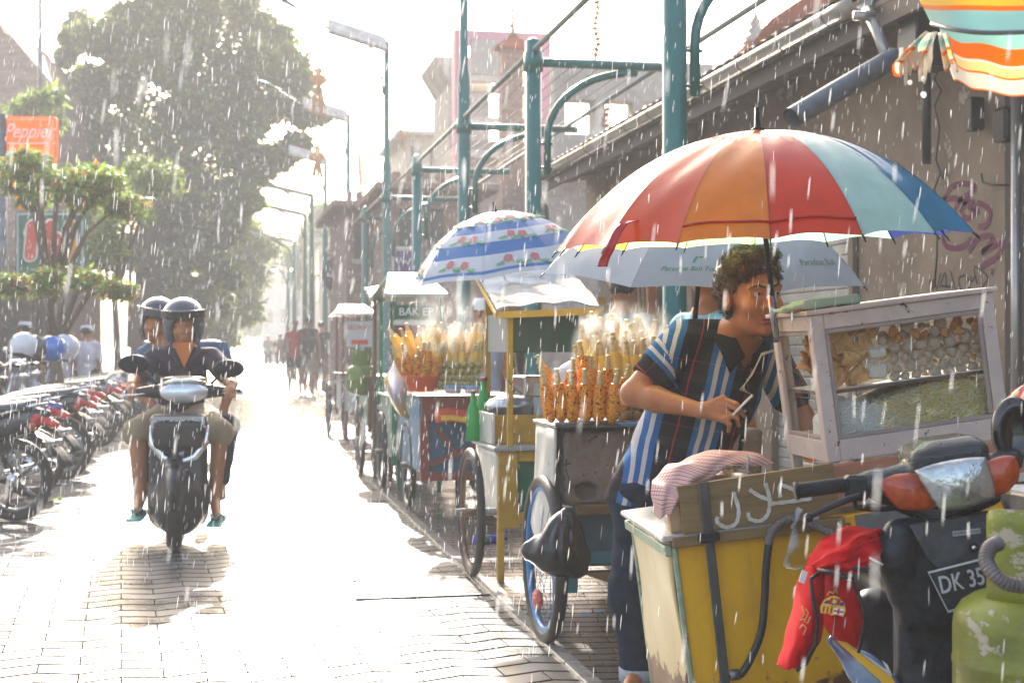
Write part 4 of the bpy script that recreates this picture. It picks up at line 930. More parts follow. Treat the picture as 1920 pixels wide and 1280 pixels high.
b = MB(); b.mat(CASEP); b.box((x0 - .012, yc - .012, z1 + .0005), (x1 + .012, y1_ + .012, z1 + .014), .003); b.build('top', gc)
b = MB(); b.mat(CASEP); b.box((x0 + .02, yc + .02, z0 + .003), (x1 - .02, y1_ - .02, z0 + .015)); b.build('floor_board', gc)
GL = glassmat('case_glass', (.985, .99, .985), .02)
for (a_, c_) in (((xa + .001, yc + .017, za + .002), (xb - .001, yc + .0195, zb - .002)), ((x0 + .017, ya + .001, za + .002), (x0 + .0195, yb_ - .001, zb - .002)), ((x1 - .0195, ya, za), (x1 - .017, yb_, zb)), ((xa + .001, y1_ - .012, za + .002), (xb - .001, y1_ - .0095, zb - .002))):
    b = MB(); b.mat(GL); b.box(a_, c_); b.build('glass_pane', gc)
sh = FA.at(1700, 712, 1, yc + .06); zs = sh.z
b = MB(); b.mat(mat('shelf_wood', (.16, .09, .05), .6, col2=(.08, .05, .03), sc=10)); b.box((x0 + .022, yc + .03, zs - .010), (x1 - .022, y1_ - .03, zs)); b.mat(mat('paper_lining', (.6, .58, .52), .7)); b.box((x0 + .024, yc + .032, zs + .0005), (x1 - .024, y1_ - .032, zs + .002)); b.build('shelf', gc)
b = MB(); b.mat(mat('peach_wood', (.48, .2, .11), .6, col2=(.36, .15, .08), sc=6)); q0, q1 = FA.at(1480, 850, 1, .03), FA.at(1900, 925, 1, .03)
b.box((.40, .02, .018), (1.3, .045, z0 - .004), .003); b.mat(CASEP); b.box((.56, .005, .02), (1.3, .019, .045), .002); b.build('carved_skirt', gc)
# folded green cloth lying on the case
gcl = SDF(.004); q = Vector(((FA.at(1505, 565, 1, yc + .12)).x, yc + .12, z1 + .016))
gcl.bx(q + Vector((.06, .03, .010)), (.105, .075, .010), .009); gcl.bx(q + Vector((.075, .03, .022)), (.085, .07, .007), .006); gcl.bx(q + Vector((-.03, .0, .008)), (.05, .05, .007), .006)
gcl.post = lambda f, X, Y, Z: f + .003 * wob(X, Y, Z, 45, 3)
CG = mat('green_cloth', (.40, .55, .38), .8, col2=(.30, .46, .32), sc=9, bump=.3, bsc=90)
o = gcl.build('folded_cloth', None, [CG, mat('cloth_tan', (.35, .22, .08), .8)], zones=lambda c: (wob(c[:, 0], c[:, 1], c[:, 2], 30, 2) - (c[:, 2] - q.z - .012) * 60 > .55).astype(int)); o.location = FA.loc; o.rotation_euler = FA.rot
tag(o, 'folded pale green cloth lying on the glass case top', 'cloth')
# meatballs, traced one by one behind the glass
MEAT = mat('meatball', (.52, .42, .31), .5, col2=(.40, .32, .23), sc=40, bump=.35, bsc=120)
balls = [(1068, 312, 50), (1165, 325, 28), (1205, 318, 18), (1290, 300, 45), (1250, 355, 38), (1040, 375, 28), (905, 425, 35), (985, 470, 38), (1073, 462, 43), (1162, 450, 45), (1248, 440, 45), (1297, 398, 28), (1355, 425, 45), (1460, 400, 45), (1558, 400, 45), (985, 545, 35), (1057, 537, 33), (1130, 520, 38), (1207, 523, 38), (1290, 508, 40), (1365, 497, 40), (1447, 478, 40), (1527, 467, 40), (1575, 515, 35), (995, 607, 35), (1095, 590, 40), (1170, 612, 32), (1220, 590, 30), (1252, 560, 22), (1310, 582, 38), (1380, 562, 35), (1455, 547, 35), (1505, 530, 28), (985, 660, 38), (1055, 655, 35), (1130, 650, 35), (1190, 645, 25), (1255, 630, 45), (1350, 625, 40), (1430, 612, 38), (1507, 595, 38), (1585, 585, 32)]
rows = {0: 'in the loose top row', 1: 'in the third row up', 2: 'in the second row up', 3: 'in the bottom row on the shelf'}
def ballrow(x, y):
    k = y + (x - 985) * .115
    return 0 if k < 440 else 1 if k < 525 + 20 else 2 if k < 622 else 3
meshes = []
for s_ in range(4):
    b = MB(); b.mat(MEAT); r2 = random.Random(s_); b.ball((0, 0, 0), 1, 12)
    b.v = [tuple(Vector(v) * (1 + .05 * math.sin(3 * v[0] + s_) * math.cos(4 * v[2] + s_) + .03 * math.sin(7 * v[1] + 5 * v[0]))) for v in b.v]
    o = b.build('meatball'); meshes.append(o.data); bpy.data.objects.remove(o)
cnt = {}
bl = sorted([(ballrow(x, y), x, y, r) for x, y, r in balls])
for i, (rw, x, y, r) in enumerate(bl):
    cnt[rw] = cnt.get(rw, 0) + 1
    px, py = 1400 + x / 3.556, 520 + y / 3.556; small = r < 30
    p = FA.at(px, py, 1, yc + (.085 if not small else .115)); R = r / 3.556 / FPX * 4.12
    o = bpy.data.objects.new('meatball', meshes[i % 4]); COL.objects.link(o); o.location = FA.W(p); o.rotation_euler = (i, i * 2.1, i * .7); o.scale = (R, R, R * .93)
    tag(o, '%s meatball %s, %s from the noodle bags' % ('small' if small else 'round', rows[rw], ORD[min(cnt[rw] - 1, 19)]), 'meatball', 'meatballs piled on the shelf of the glass case')
r2 = random.Random(77)
for i in range(34):
    x = 900 + (i % 17) * 43 + r2.uniform(-12, 12); y = 400 + (i // 17) * 110 + r2.uniform(-25, 25) - (x - 900) * .06
    o = bpy.data.objects.new('meatball', meshes[i % 4]); COL.objects.link(o); o.location = FA.W(FA.at(1400 + x / 3.556, 520 + y / 3.556, 1, yc + .15)); o.rotation_euler = (i, i, i); o.scale = (.0155,) * 3
    tag(o, 'dim meatball half hidden in the %s rear layer of the pile, %s from the bags' % (('upper', 'lower')[i // 17], ORD[i % 17]), 'meatball', 'meatballs in the rear layer of the pile')
TOFU = mat('fried_tofu', (.62, .30, .07), .5, col2=(.42, .17, .04), sc=25, bump=.5, bsc=60)
tl = ['over the small meatballs', 'flat against the top row', 'between two top meatballs', 'thin and standing upright', 'small, under the biggest round meatball', 'largest, at the top right', 'curled under the largest', 'tucked high in the corner', 'folded at the right frame', 'topmost in the corner']
for i, (x, y, r) in enumerate([(970, 355, 45), (1000, 405, 50), (1120, 375, 45), (1185, 370, 30), (1325, 365, 35), (1395, 295, 55), (1415, 365, 45), (1490, 285, 35), (1535, 320, 55), (1565, 275, 35)]):
    p = FA.at(1400 + x / 3.556, 520 + y / 3.556, 1, yc + .075 + .02 * (i % 2)); R = r / 3.556 / FPX * 4.12; s_ = SDF(.0022); rr_ = random.Random(i + 40)
    e = Vector((rr_.uniform(-1, 1), rr_.uniform(-.3, .3), rr_.uniform(-1, 1))).normalized() * R * .55
    s_.cap(-e, e, R * .42, R * .5, .01); s_.ell(e.cross(Vector((0, 1, 0))) * .7, (R * .55, R * .35, R * .5), .01); s_.post = lambda f, X, Y, Z, i=i: f + .0016 * wob(X, Y, Z, 230, i)
    o = s_.build('fried_tofu', None, TOFU, loc=FA.W(p)); tag(o, 'golden fried tofu piece %s' % tl[i], 'fried tofu', 'fried tofu pieces among the meatballs')
CRK = mat('fried_cracker', (.78, .50, .22), .45, col2=(.6, .31, .1), sc=16, bump=.4, bsc=70, transl=.15)
cr = [(560, 360, 70), (640, 420, 75), (585, 480, 60), (690, 340, 60), (780, 340, 70), (850, 350, 50), (720, 470, 65), (790, 450, 60), (560, 590, 70), (630, 580, 80), (700, 540, 55), (760, 520, 45), (600, 660, 70), (740, 650, 65), (690, 680, 50), (550, 680, 50), (800, 400, 45), (640, 320, 45)]
for i, (x, y, r) in enumerate(cr):
    rr_ = random.Random(i + 9); side = ('left', 'middle', 'right')[0 if x < 600 else 1 if x < 700 else 2]; p = FA.W(FA.at(1400 + x / 3.556, 520 + y / 3.556, 1, yc + .06 + .012 * (i % 5))); R = r / 3.556 / FPX * 4.1
    Rm = Euler((rr_.uniform(-.5, .5), rr_.uniform(-3, 3), rr_.uniform(-.5, .5) - TH)).to_matrix(); f1, f2 = rr_.uniform(2, 4), rr_.uniform(0, 6)
    b = MB(); b.mat(CRK)
    b.grid(lambda u, v: Rm @ Vector(((u - .5) * 2.1 * R * (1 - .35 * v), .35 * R * math.sin(f1 * u + f2 + 2 * v) + .3 * R * abs(v - .5), (v - .5) * 2.1 * R + .1 * R * math.sin(9 * u + i))), 10, 10, True, .0018)
    nm = ('top', 'upper middle', 'lower middle', 'bottom')[0 if y < 380 else 1 if y < 500 else 2 if y < 610 else 3]; o = b.build('cracker', None, loc=p); tag(o, 'golden folded cracker at the %s %s of the stack%s' % (nm, side, (', behind another' if i in (13, 16, 11, 9, 17) else ', flat to the pane' if i in (4, 12) else ', tipped edge on' if i in (3, 6) else ', smallest there' if i == 10 else '')), 'cracker', 'golden crackers stacked behind the glass')
# crackers seen through the end pane, two noodle bags
for i, (x, y) in enumerate(((348, 400), (345, 480), (350, 560), (340, 620), (365, 350))):
    rr_ = random.Random(i + 90); p = FA.W(FA.at(1400 + x / 3.556 + 4, 520 + y / 3.556, 1, yc + .2) + Vector((.03, 0, 0))); R = .032; b = MB(); b.mat(CRK); f1 = rr_.uniform(2, 4)
    b.grid(lambda u, v: Vector(((u - .5) * R * 1.4, .4 * R * math.sin(f1 * u * 2 + 3 * v), (v - .5) * 2.2 * R)), 8, 8, True, .0018); o = b.build('cracker', None, loc=p, rot=(.3 * i, .4, 1 + i)); tag(o, 'golden cracker seen through the narrow end pane, %s up the stack' % ORD[[3, 2, 1, 0, 4][i]], 'cracker', 'golden crackers stacked behind the glass')
BAGM = mat('noodle_bag', (.66, .62, .52), .3, col2=(.56, .52, .42), sc=45, bump=.5, bsc=120)
for i, (x, y, w2, h2, lab) in enumerate(((868, 503, .026, .016, 'small clear bag of white noodles lying on the larger bag'), (872, 628, .028, .022, 'larger bulging bag of white noodles standing on the case shelf'))):
    p = FA.W(FA.at(1400 + x / 3.556, 520 + y / 3.556, 1, yc + .07)); s_ = SDF(.003); s_.bx((0, 0, 0), (w2, .02, h2), .012); s_.bx((0, 0, h2 * .8), (w2 * 1.05, .003, .006), .002, .012); s_.post = lambda f, X, Y, Z: f + .0022 * wob(X, Y, Z, 120, 2)
    o = s_.build('noodle_bag', None, BAGM, loc=p); o.rotation_euler = (0, ROLL + .1 * i, -TH); tag(o, lab, 'bag of noodles')
# lower level: vermicelli heap and bean sprouts
def strands(b, fn, n, L, r, seed, curl=2.5, m=None):
    r_2 = random.Random(seed)
    for _ in range(n):
        u, v = r_2.random(), r_2.random(); p = fn(u, v); a = r_2.uniform(0, 6.28); pts = []; c_ = r_2.uniform(-curl, curl); ll = L * r_2.uniform(.6, 1.3)
        for k in range(5):
            t = k / 4; q = p + Vector((math.cos(a + c_ * t) * ll * (t - .5), -.004 + .006 * math.sin(3 * t + a), math.sin(a + c_ * t) * ll * (t - .5) * .6)); pts.append(q)
        if m: b.mat(m[r_2.randrange(len(m))])
        b.tube(pts, r, 4, cap=False)
VER = mat('vermicelli', (.84, .85, .78), .35, col2=(.74, .76, .68), sc=30)
VERD = mat('vermicelli_core', (.76, .78, .7), .5)
def heap(name, lab, top, xl, xr, core, ms, n, L, r, seed, curl, kindl):
    b = MB(); b.mat(core); zf = z0 + .016; yf = yc + .03
    def fn(u, v):
        x = xl + (xr - xl) * u; zt = crom([Vector((0, 0, t)) for t in top], u).z; return Vector((x, yf + .03 * math.sin(math.pi * v * .5) + .0, zf + (zt - zf) * v))
    b.grid(fn, 24, 8); b.grid(lambda u, v: fn(u, 1) + Vector((0, .28 * v, .0)), 24, 4)
    strands(b, fn, n, L, r, seed, curl, ms); strands(b, lambda u, v: fn(u, 1) + Vector((0, .12 * v, 0)), n // 3, L, r, seed + 1, curl, ms)
    o = b.build(name); o.location = FA.loc; o.rotation_euler = FA.rot; tag(o, lab, kindl, kind='stuff')
tz = lambda x, y: FA.at(1400 + x / 3.556, 520 + y / 3.556, 1, yc + .05).z
heap('vermicelli', 'white rice vermicelli heaped in the lower left of the case', [tz(545, 815), tz(700, 825), tz(850, 850), tz(1000, 870), tz(1200, 960)], x0 + .03, x0 + .30, VERD, [VER], 900, .05, .0011, 1, 1.5, 'noodles')
SPR = [mat('sprout_white', (.82, .76, .5), .4, transl=.3), mat('sprout_green', (.82, .72, .34), .45, transl=.3), mat('sprout_yellow', (.78, .64, .22), .45, transl=.3), mat('sprout_pale', (.85, .8, .6), .4, transl=.3)]
heap('bean_sprouts', 'pale yellow green bean sprouts heaped at the lower right of the case', [tz(900, 840), tz(1100, 770), tz(1250, 700), tz(1450, 670), tz(1600, 690)], x0 + .19, x1 - .03, mat('sprout_core', (.78, .70, .36), .6), SPR, 1500, .032, .0015, 2, 3.5, 'bean sprouts')
b = MB(); b.mat(VERD); s_ = SDF(.005); q = FA.at(1497, 790, 0, x0 + .1); s_.bx((x0 + .065, yc + .15, z0 + .075), (.03, .09, .055), .03); s_.post = lambda f, X, Y, Z: f + .003 * wob(X, Y, Z, 60, 1); o = s_.build('noodle_sack', None, VERD); o.location = FA.loc; o.rotation_euler = FA.rot; tag(o, 'rounded clear sack of white noodles behind the narrow end pane', 'bag of noodles')
# ================================================================ pot with a checked cloth on the counter
PC = Vector((.165, .235, .02))
pt = thing('steel_pot', 'round steel basin on the counter under the red checked cloth', 'pot', FA.W(PC), FA.rot)
b = MB(); b.mat(STEEL); b.lathe([(.12, 0), (.135, .02), (.14, .085), (.15, .09), (.15, .097), (.135, .098), (.13, .09), (.12, .02), (.0, .015)], n=36, cap=False); b.build('bowl', pt)
b = MB(); b.mat(mat('lid_metal', (.62, .55, .47), .2, .8)); b.lathe([(.148, .099), (.13, .118), (.07, .134), (.002, .138)], n=36, cap=False); b.tube([(.05, -.02, .136), (.055, -.02, .16), (.08, -.02, .16), (.085, -.02, .135)], .006, 6); b.build('lid', pt)
def checks(name, c1, c2, per, wid, axes=(0, 1)):
    m = bpy.data.materials.new(name); m.use_nodes = True; N, L = m.node_tree.nodes, m.node_tree.links; bb = N['Principled BSDF']; tc = N.new('ShaderNodeTexCoord'); sp = N.new('ShaderNodeSeparateXYZ'); L.new(tc.outputs['UV'], sp.inputs[0]); fs = []
    for a_ in axes:
        m1 = N.new('ShaderNodeMath'); m1.operation = 'MULTIPLY'; m1.inputs[1].default_value = 1 / per; L.new(sp.outputs[a_], m1.inputs[0]); m2 = N.new('ShaderNodeMath'); m2.operation = 'FRACT'; L.new(m1.outputs[0], m2.inputs[0]); m3 = N.new('ShaderNodeMath'); m3.operation = 'LESS_THAN'; m3.inputs[1].default_value = wid; L.new(m2.outputs[0], m3.inputs[0]); fs.append(m3.outputs[0])
    mm = N.new('ShaderNodeMath'); mm.operation = 'ADD'; mm.use_clamp = True; L.new(fs[0], mm.inputs[0]); L.new(fs[1], mm.inputs[1])
    mx = N.new('ShaderNodeMixRGB'); mx.inputs[1].default_value = (*c1, 1); mx.inputs[2].default_value = (*c2, 1); L.new(mm.outputs[0], mx.inputs[0]); L.new(mx.outputs[0], bb.inputs[0]); bb.inputs['Roughness'].default_value = .8
    return m
def uvgrid(b, fn, nu, nv, su, sv, thick=.0): b.uv = (len(b.v), nu, nv, su, sv); b.grid(fn, nu, nv, True, thick)
def buildUV(b, name, parent=None, loc=None, rot=None):
    o = b.build(name, parent, loc=loc, rot=rot); o0, nu, nv, su, sv = b.uv; uv = o.data.uv_layers.new(name='uv'); W = nv + 1; tot = (nu + 1) * W
    for li, l in enumerate(o.data.loops):
        k = (l.vertex_index - o0) % tot; uv.data[li].uv = (k // W / nu * su, k % W / nv * sv)
    return o
CHK = checks('red_check_cloth', (.66, .55, .48), (.50, .06, .05), .012, .2)
rows = [[(1228, 962, 4.08), (1222, 925, 4.05), (1228, 895, 4.08), (1262, 868, 4.12), (1300, 855, 4.3)],
        [(1237, 975, 4.04), (1243, 930, 4.01), (1262, 895, 4.03), (1300, 862, 4.08), (1345, 842, 4.25)],
        [(1250, 965, 4.02), (1262, 935, 4.0), (1290, 903, 4.02), (1335, 868, 4.08), (1385, 842, 4.22)],
        [(1262, 958, 4.02), (1280, 938, 4.01), (1312, 905, 4.04), (1362, 873, 4.1), (1420, 850, 4.22)],
        [(1275, 950, 4.06), (1300, 925, 4.07), (1330, 893, 4.1), (1380, 873, 4.15), (1455, 872, 4.22)]]
nw = pnet(rows); b = MB(); b.mat(CHK)
uvgrid(b, lambda u, v: net(nw, u, v) + Vector((0, .006 * math.sin(17 * u + 4 * v) + .004 * math.sin(30 * v + 9 * u), .005 * math.sin(21 * v + 6 * u))), 40, 44, .3, .34, .002)
o = buildUV(b, 'checked_cloth'); tag(o, 'red and white checked cloth draped over the steel pot', 'cloth')
b = MB(); b.mat(mat('grey_string', (.35, .32, .28), .6)); q = P(1402, 872, 4.0); b.tube([q + Vector((0, 0, -.02)), q, q + Vector((.004, 0, .02)), q + Vector((-.002, 0, .03))], [.004, .003, .005, .001], 6)
for k in range(6): b.tube([q, q + Vector((.018 * math.cos(k), .004, -.004 + .012 * math.sin(k * 2)))], .0012, 4)
b.tube([q, P(1360, 872, 4.05), P(1330, 880, 4.02)], .0012, 4); o = b.build('twine_knot'); tag(o, 'small grey twine knot sticking up behind the painted board', 'twine')
# ================================================================ umbrellas
def fabric(name, col, transl=.5, rough=.25, coat=.9, col2=None):
    return mat(name, col, rough, col2=col2 or tuple(c * .85 for c in col), sc=9, bump=.22, bsc=22, coat=coat, transl=transl, stretch=(1, 1, 1))
def prof(t, R, H, k=1.0):                       # rib profile: t 0 at the top, 1 at the tip
    A = .84 * k; a = t * A; return R * math.sin(a) / math.sin(A), H * (math.cos(a) - math.cos(A)) / (1 - math.cos(A))
def make_umbrella(name, lab, cen, R, H, n, mats, rot, a0=0, pole=None, polr=.008, rib=None, ferr=.06, warpm=None, group=None):
    o = thing(name, lab, 'umbrella', cen, rot, group=group)
    ribm = rib or DARKM
    def pt(ang, t, i=None, f=None):
        r, z = prof(t, R, H); return Vector((r * math.sin(ang), -r * math.cos(ang), z))
    def panel(i):
        aL, aR = a0 + 2 * math.pi * i / n, a0 + 2 * math.pi * (i + 1) / n
        def fn(u, v):
            A, B = pt(aL, v), pt(aR, v); p = A.lerp(B, u); c = 4 * u * (1 - u); m_ = (A + B) / 2
            mag = m_.length; bulge = .35 * (pt((aL + aR) / 2, v) - (A + B) / 2)
            s_ = c * v; return p + bulge * c + Vector((0, 0, .035 * R * c * max(0, v - .75) * 4 * .5)) - Vector((p.x, p.y, 0)) * .035 * c * max(0, v - .7) / .3 + Vector((0, 0, .004 * R * math.sin(12 * v + 6 * u + i) * c))
        return fn
    for i in range(n):
        b = MB(); b.mat(mats[i % len(mats)]); fn = panel(i)
        uvgrid(b, lambda u, v: fn(u, .02 + .98 * v), 12, 22, .5, 1.0); buildUV(b, 'canopy_panel', o)
    b = MB(); b.mat(ribm)
    for i in range(n):
        a = a0 + 2 * math.pi * i / n; b.tube([pt(a, t / 14) - Vector((0, 0, .004)) for t in range(1, 15)], .0022, 5)
        tip = pt(a, 1); q = pt(a, 1.0) - pt(a, .97); b.tube([tip, tip + q.normalized() * .022], [.0035, .002], 5)
        b.tube([pt(a, .5) - Vector((0, 0, .005)), Vector((0, 0, H * .45))], .0015, 4)
    b.build('rib_frame', o)
    b = MB(); b.mat(BLK); b.tube([(0, 0, H - .01), (0, 0, H + .008), (0, 0, H + .012), (0, 0, H + ferr)], [.02, .02, .011, .008], 12); b.build('ferrule', o)
    return o, pt, panel
R_ = .625; dU = 4.3
cU = P(1428, 455, dU)
F_ = lambda n_, c, t=.68: fabric('umb_' + n_, c, t)
cols = {'red': F_('red', (.80, .06, .015)), 'scarlet': F_('scarlet', (.85, .10, .02)), 'orange': F_('orange', (.95, .27, .02)), 'wine': F_('wine', (.62, .04, .02)), 'yellow': F_('yellow', (.85, .66, .08), .7), 'lemon': F_('lemon', (.85, .8, .35), .75), 'lime': F_('lime', (.45, .7, .25), .7), 'mint': F_('mint', (.35, .72, .5), .7),
        'aqua': F_('aqua', (.42, .74, .80)), 'sky': F_('sky', (.05, .28, .62)), 'blue': F_('blue', (.04, .16, .55)), 'navy': F_('navy', (.04, .06, .25)), 'purple': F_('purple', (.12, .07, .3)), 'white': F_('white', (.7, .62, .6), .5)}
# panel 0 starts at the rib nearest the eye and goes to the right
fa0 = math.radians(-8)
order = ['red', 'aqua', 'sky', 'blue', 'navy', 'navy', 'mint', 'mint', 'lime', 'lemon', 'yellow', 'lemon', 'wine', 'red', 'scarlet', 'orange']
um, upt, upanel = make_umbrella('rainbow_umbrella', 'large wet rainbow umbrella over the man and the glass case', cU, R_, .335, 16, [cols[c] for c in order], (math.radians(3.0), math.radians(-2.4), -TH), a0=fa0, ferr=.07)
um.children[0]  # first panel
b = MB(); b.mat(BLK); MI = um.matrix_basis.inverted() if False else (Matrix.Translation(cU) @ Euler((math.radians(3.0), math.radians(-2.4), -TH)).to_matrix().to_4x4()).inverted()
pe = MI @ P(1450, 572, 4.40); b.tube([(0, 0, .32), (0.006, 0, .1), pe], .0085, 10); b.build('pole', um)
b = MB(); b.mat(STEEL); pe2 = MI @ P(1452, 600, 4.41); b.tube([MI @ P(1447, 553, 4.39), MI @ P(1455, 640, 4.43)], .0125, 10); b.build('pole_sleeve', um)
b = MB(); b.mat(cols['wine'])
hem = lambda i, v: upanel(i)(v, .93)
for i in (0, 15): b.tube([upanel(i)(u / 10, .93) + Vector((0, -.003, .003)) for u in range(11)], .004, 5)
b.build('seam', um)
b = MB(); b.mat(mat('red_strap', (.45, .012, .015), .4, coat=.3)); rows = [P(1192, 414, 3.92), P(1170, 420, 3.88), P(1155, 440, 3.87), P(1146, 462, 3.86), P(1134, 484, 3.87), P(1129, 500, 3.87)]
b.grid(lambda u, v: MI @ (crom(rows, v) + Vector((.022 * (u - .5) * (1 + .3 * v), .004 * math.sin(5 * u), 0))), 3, 20, True, .002); b.build('closing_strap', um)
# grey tour umbrella behind, leaning toward the eye
GREYF = fabric('umb_grey', (.50, .54, .56), .45, .4, .3, (.44, .48, .5))
cG = P(1316, 512, 5.7)
ug, gpt, gpanel = make_umbrella('grey_umbrella', 'pale grey printed umbrella behind the rainbow one, green lettering on its front', cG, .66, .30, 8, [GREYF], (math.radians(9), math.radians(1.5), -TH), a0=math.radians(-30), polr=.01)
GT = mat('green_print', (.03, .2, .09), .5)
def warp_on(fn, u0, v0, su, sv, out=.004):
    def f(p):
        u, v = u0 + p.x * su, v0 - p.y * sv; q = fn(u, v); n = (fn(u + .02, v) - fn(u - .02, v)).cross(fn(u, v + .01) - fn(u, v - .01)).normalized()
        if n.y > 0: n = -n
        return q + n * out
    return f
b = MB(); b.mat(GT); b.text('Paradise Bali Tours', .064, None, shear=.25, warp=warp_on(gpanel(0), .42, .885, 1.0, .75)); b.text('r', .13, None, shear=.3, xs=1.6, warp=warp_on(gpanel(0), .44, .805, 1.0, .85)); b.build('lettering', ug)
b = MB(); b.mat(GT); b.text('Paradise Bali', .07, None, shear=.25, warp=warp_on(gpanel(1), .64, .84, 1.3, .9)); b.build('lettering', ug)
b = MB(); b.mat(BLK); b.tube([(0, 0, .28), (-.03, 0, -.45)], .011, 8); b.build('pole', ug)
# blue and white striped umbrella with roses
def striped(name):
    m = bpy.data.materials.new(name); m.use_nodes = True; N, L = m.node_tree.nodes, m.node_tree.links; bb = N['Principled BSDF']; tc = N.new('ShaderNodeTexCoord'); sp = N.new('ShaderNodeSeparateXYZ'); L.new(tc.outputs['UV'], sp.inputs[0])
    rp = N.new('ShaderNodeValToRGB'); rp.color_ramp.interpolation = 'CONSTANT'; e = rp.color_ramp.elements; W_2, B_ = (.76, .78, .80, 1), (.11, .25, .55, 1); stops = [(0, W_2), (.22, B_), (.30, W_2), (.42, B_), (.53, W_2), (.66, B_), (.79, W_2), (.93, B_), (.96, W_2)]
    e[0].position, e[0].color = stops[0]; e[1].position, e[1].color = stops[1]
    for p, c in stops[2:]: q = e.new(p); q.color = c
    L.new(sp.outputs[1], rp.inputs[0]); L.new(rp.outputs[0], bb.inputs[0]); bb.inputs['Roughness'].default_value = .35
    t = N.new('ShaderNodeBsdfTranslucent'); L.new(rp.outputs[0], t.inputs[0]); ms = N.new('ShaderNodeMixShader'); ms.inputs[0].default_value = .5; L.new(bb.outputs[0], ms.inputs[1]); L.new(t.outputs[0], ms.inputs[2]); L.new(ms.outputs[0], N['Material Output'].inputs[0]); return m
STR = striped('blue_stripe_fabric'); cB = P(944, 512, 8.3)
ub, bpt, bpanel = make_umbrella('striped_umbrella', 'blue and white striped umbrella with pink roses over the stalls', cB, .56, .36, 8, [STR], (math.radians(5), math.radians(-8), -TH), a0=math.radians(-12), polr=.01)
b = MB(); r2 = random.Random(3); PK = mat('rose_pink', (.62, .22, .2), .5, transl=.3); PG = mat('rose_green', (.3, .5, .35), .5, transl=.3)
for i in (6, 7, 0, 1):
    for (u, v) in ((.3, .38), (.75, .36), (.5, .60), (.8, .62), (.35, .86), (.7, .88)):
        fn = bpanel(i); u += r2.uniform(-.08, .08); q = fn(u, v); du = (fn(u + .03, v) - fn(u - .03, v)).normalized(); dv_ = (fn(u, v + .03) - fn(u, v - .03)).normalized(); nn = du.cross(dv_); nn = nn if nn.dot(Vector((0, -1, 1))) > 0 else -nn; q = q + nn * .004
        b.mat(PG); b.tube([q + dv_ * .05 + du * .08, q + dv_ * .03 + du * .03, q, q - du * .07 + dv_ * .03], .004, 4)
        for s_ in (-1, 1): c_ = q + du * .05 * s_ + dv_ * .03; b.add([c_ + du * .03 * math.cos(a) + dv_ * .012 * math.sin(a) for a in [k * 1.047 for k in range(6)]], [tuple(range(6))])
        b.mat(PK); b.add([q + nn * .003 + (du * math.cos(a) + dv_ * math.sin(a)) * (.024 + .006 * (k % 2)) for k, a in enumerate([k * math.pi / 5 for k in range(10)])], [tuple(range(10))])
b.build('rose_print', ub)
b = MB(); b.mat(STEEL); b.tube([(0, 0, .3), (0, 0, -1.0)], .009, 8); b.build('pole', ub)
# striped awning cloth, top right
def bands(name, stops):
    m = bpy.data.materials.new(name); m.use_nodes = True; N, L = m.node_tree.nodes, m.node_tree.links; bb = N['Principled BSDF']; tc = N.new('ShaderNodeTexCoord'); sp = N.new('ShaderNodeSeparateXYZ'); L.new(tc.outputs['UV'], sp.inputs[0])
    rp = N.new('ShaderNodeValToRGB'); rp.color_ramp.interpolation = 'CONSTANT'; e = rp.color_ramp.elements; e[0].position, e[0].color = 0, (*stops[0][1], 1); e[1].position, e[1].color = stops[1][0], (*stops[1][1], 1)
    for p, c in stops[2:]: q = e.new(p); q.color = (*c, 1)
    L.new(sp.outputs[1], rp.inputs[0]); L.new(rp.outputs[0], bb.inputs[0]); bb.inputs['Roughness'].default_value = .5
    t = N.new('ShaderNodeBsdfTranslucent'); L.new(rp.outputs[0], t.inputs[0]); ms = N.new('ShaderNodeMixShader'); ms.inputs[0].default_value = .6; L.new(bb.outputs[0], ms.inputs[1]); L.new(t.outputs[0], ms.inputs[2]); L.new(ms.outputs[0], N['Material Output'].inputs[0]); return m
YL, OR_, TL, WH, PE = (.85, .62, .10), (.85, .30, .03), (.45, .66, .62), (.78, .76, .68), (.88, .72, .42)
aw = thing('striped_parasol', 'wet parasol cloth with yellow, orange, teal and white stripes at the top right corner', 'parasol', P(1800, 60, 2.9))
O_ = P(1800, 60, 2.9)
s1 = bands('parasol_upper', [(0, YL), (.25, WH), (.38, YL), (.56, OR_), (.63, TL)])
nw = pnet([[(1712, -60, 2.75), (1716, -20, 2.7), (1735, 20, 2.66), (1748, 45, 2.64)], [(1770, -60, 2.7), (1775, -20, 2.62), (1785, 25, 2.58), (1795, 57, 2.55)], [(1850, -60, 2.7), (1850, -20, 2.58), (1855, 25, 2.55), (1860, 62, 2.52)], [(1960, -60, 2.7), (1960, -20, 2.58), (1965, 25, 2.53), (1970, 58, 2.5)], [(2050, -60, 2.8), (2050, -20, 2.65), (2060, 20, 2.6), (2070, 50, 2.56)]], O_)
b = MB(); b.mat(s1); uvgrid(b, lambda u, v: net(nw, u, v) + Vector((0, .004 * math.sin(14 * u), 0)), 30, 20, 1, 1, .0012); buildUV(b, 'upper_cloth', aw)
b = MB(); b.mat(mat('parasol_binding', (.16, .14, .13), .5)); b.tube([net(nw, u / 30, 1.0) for u in range(31)], .0045, 6); b.build('binding', aw)
s2 = bands('parasol_lower', [(0, TL), (.2, TL), (.28, OR_), (.52, WH), (.56, PE), (.70, OR_), (.73, WH), (.96, OR_)])
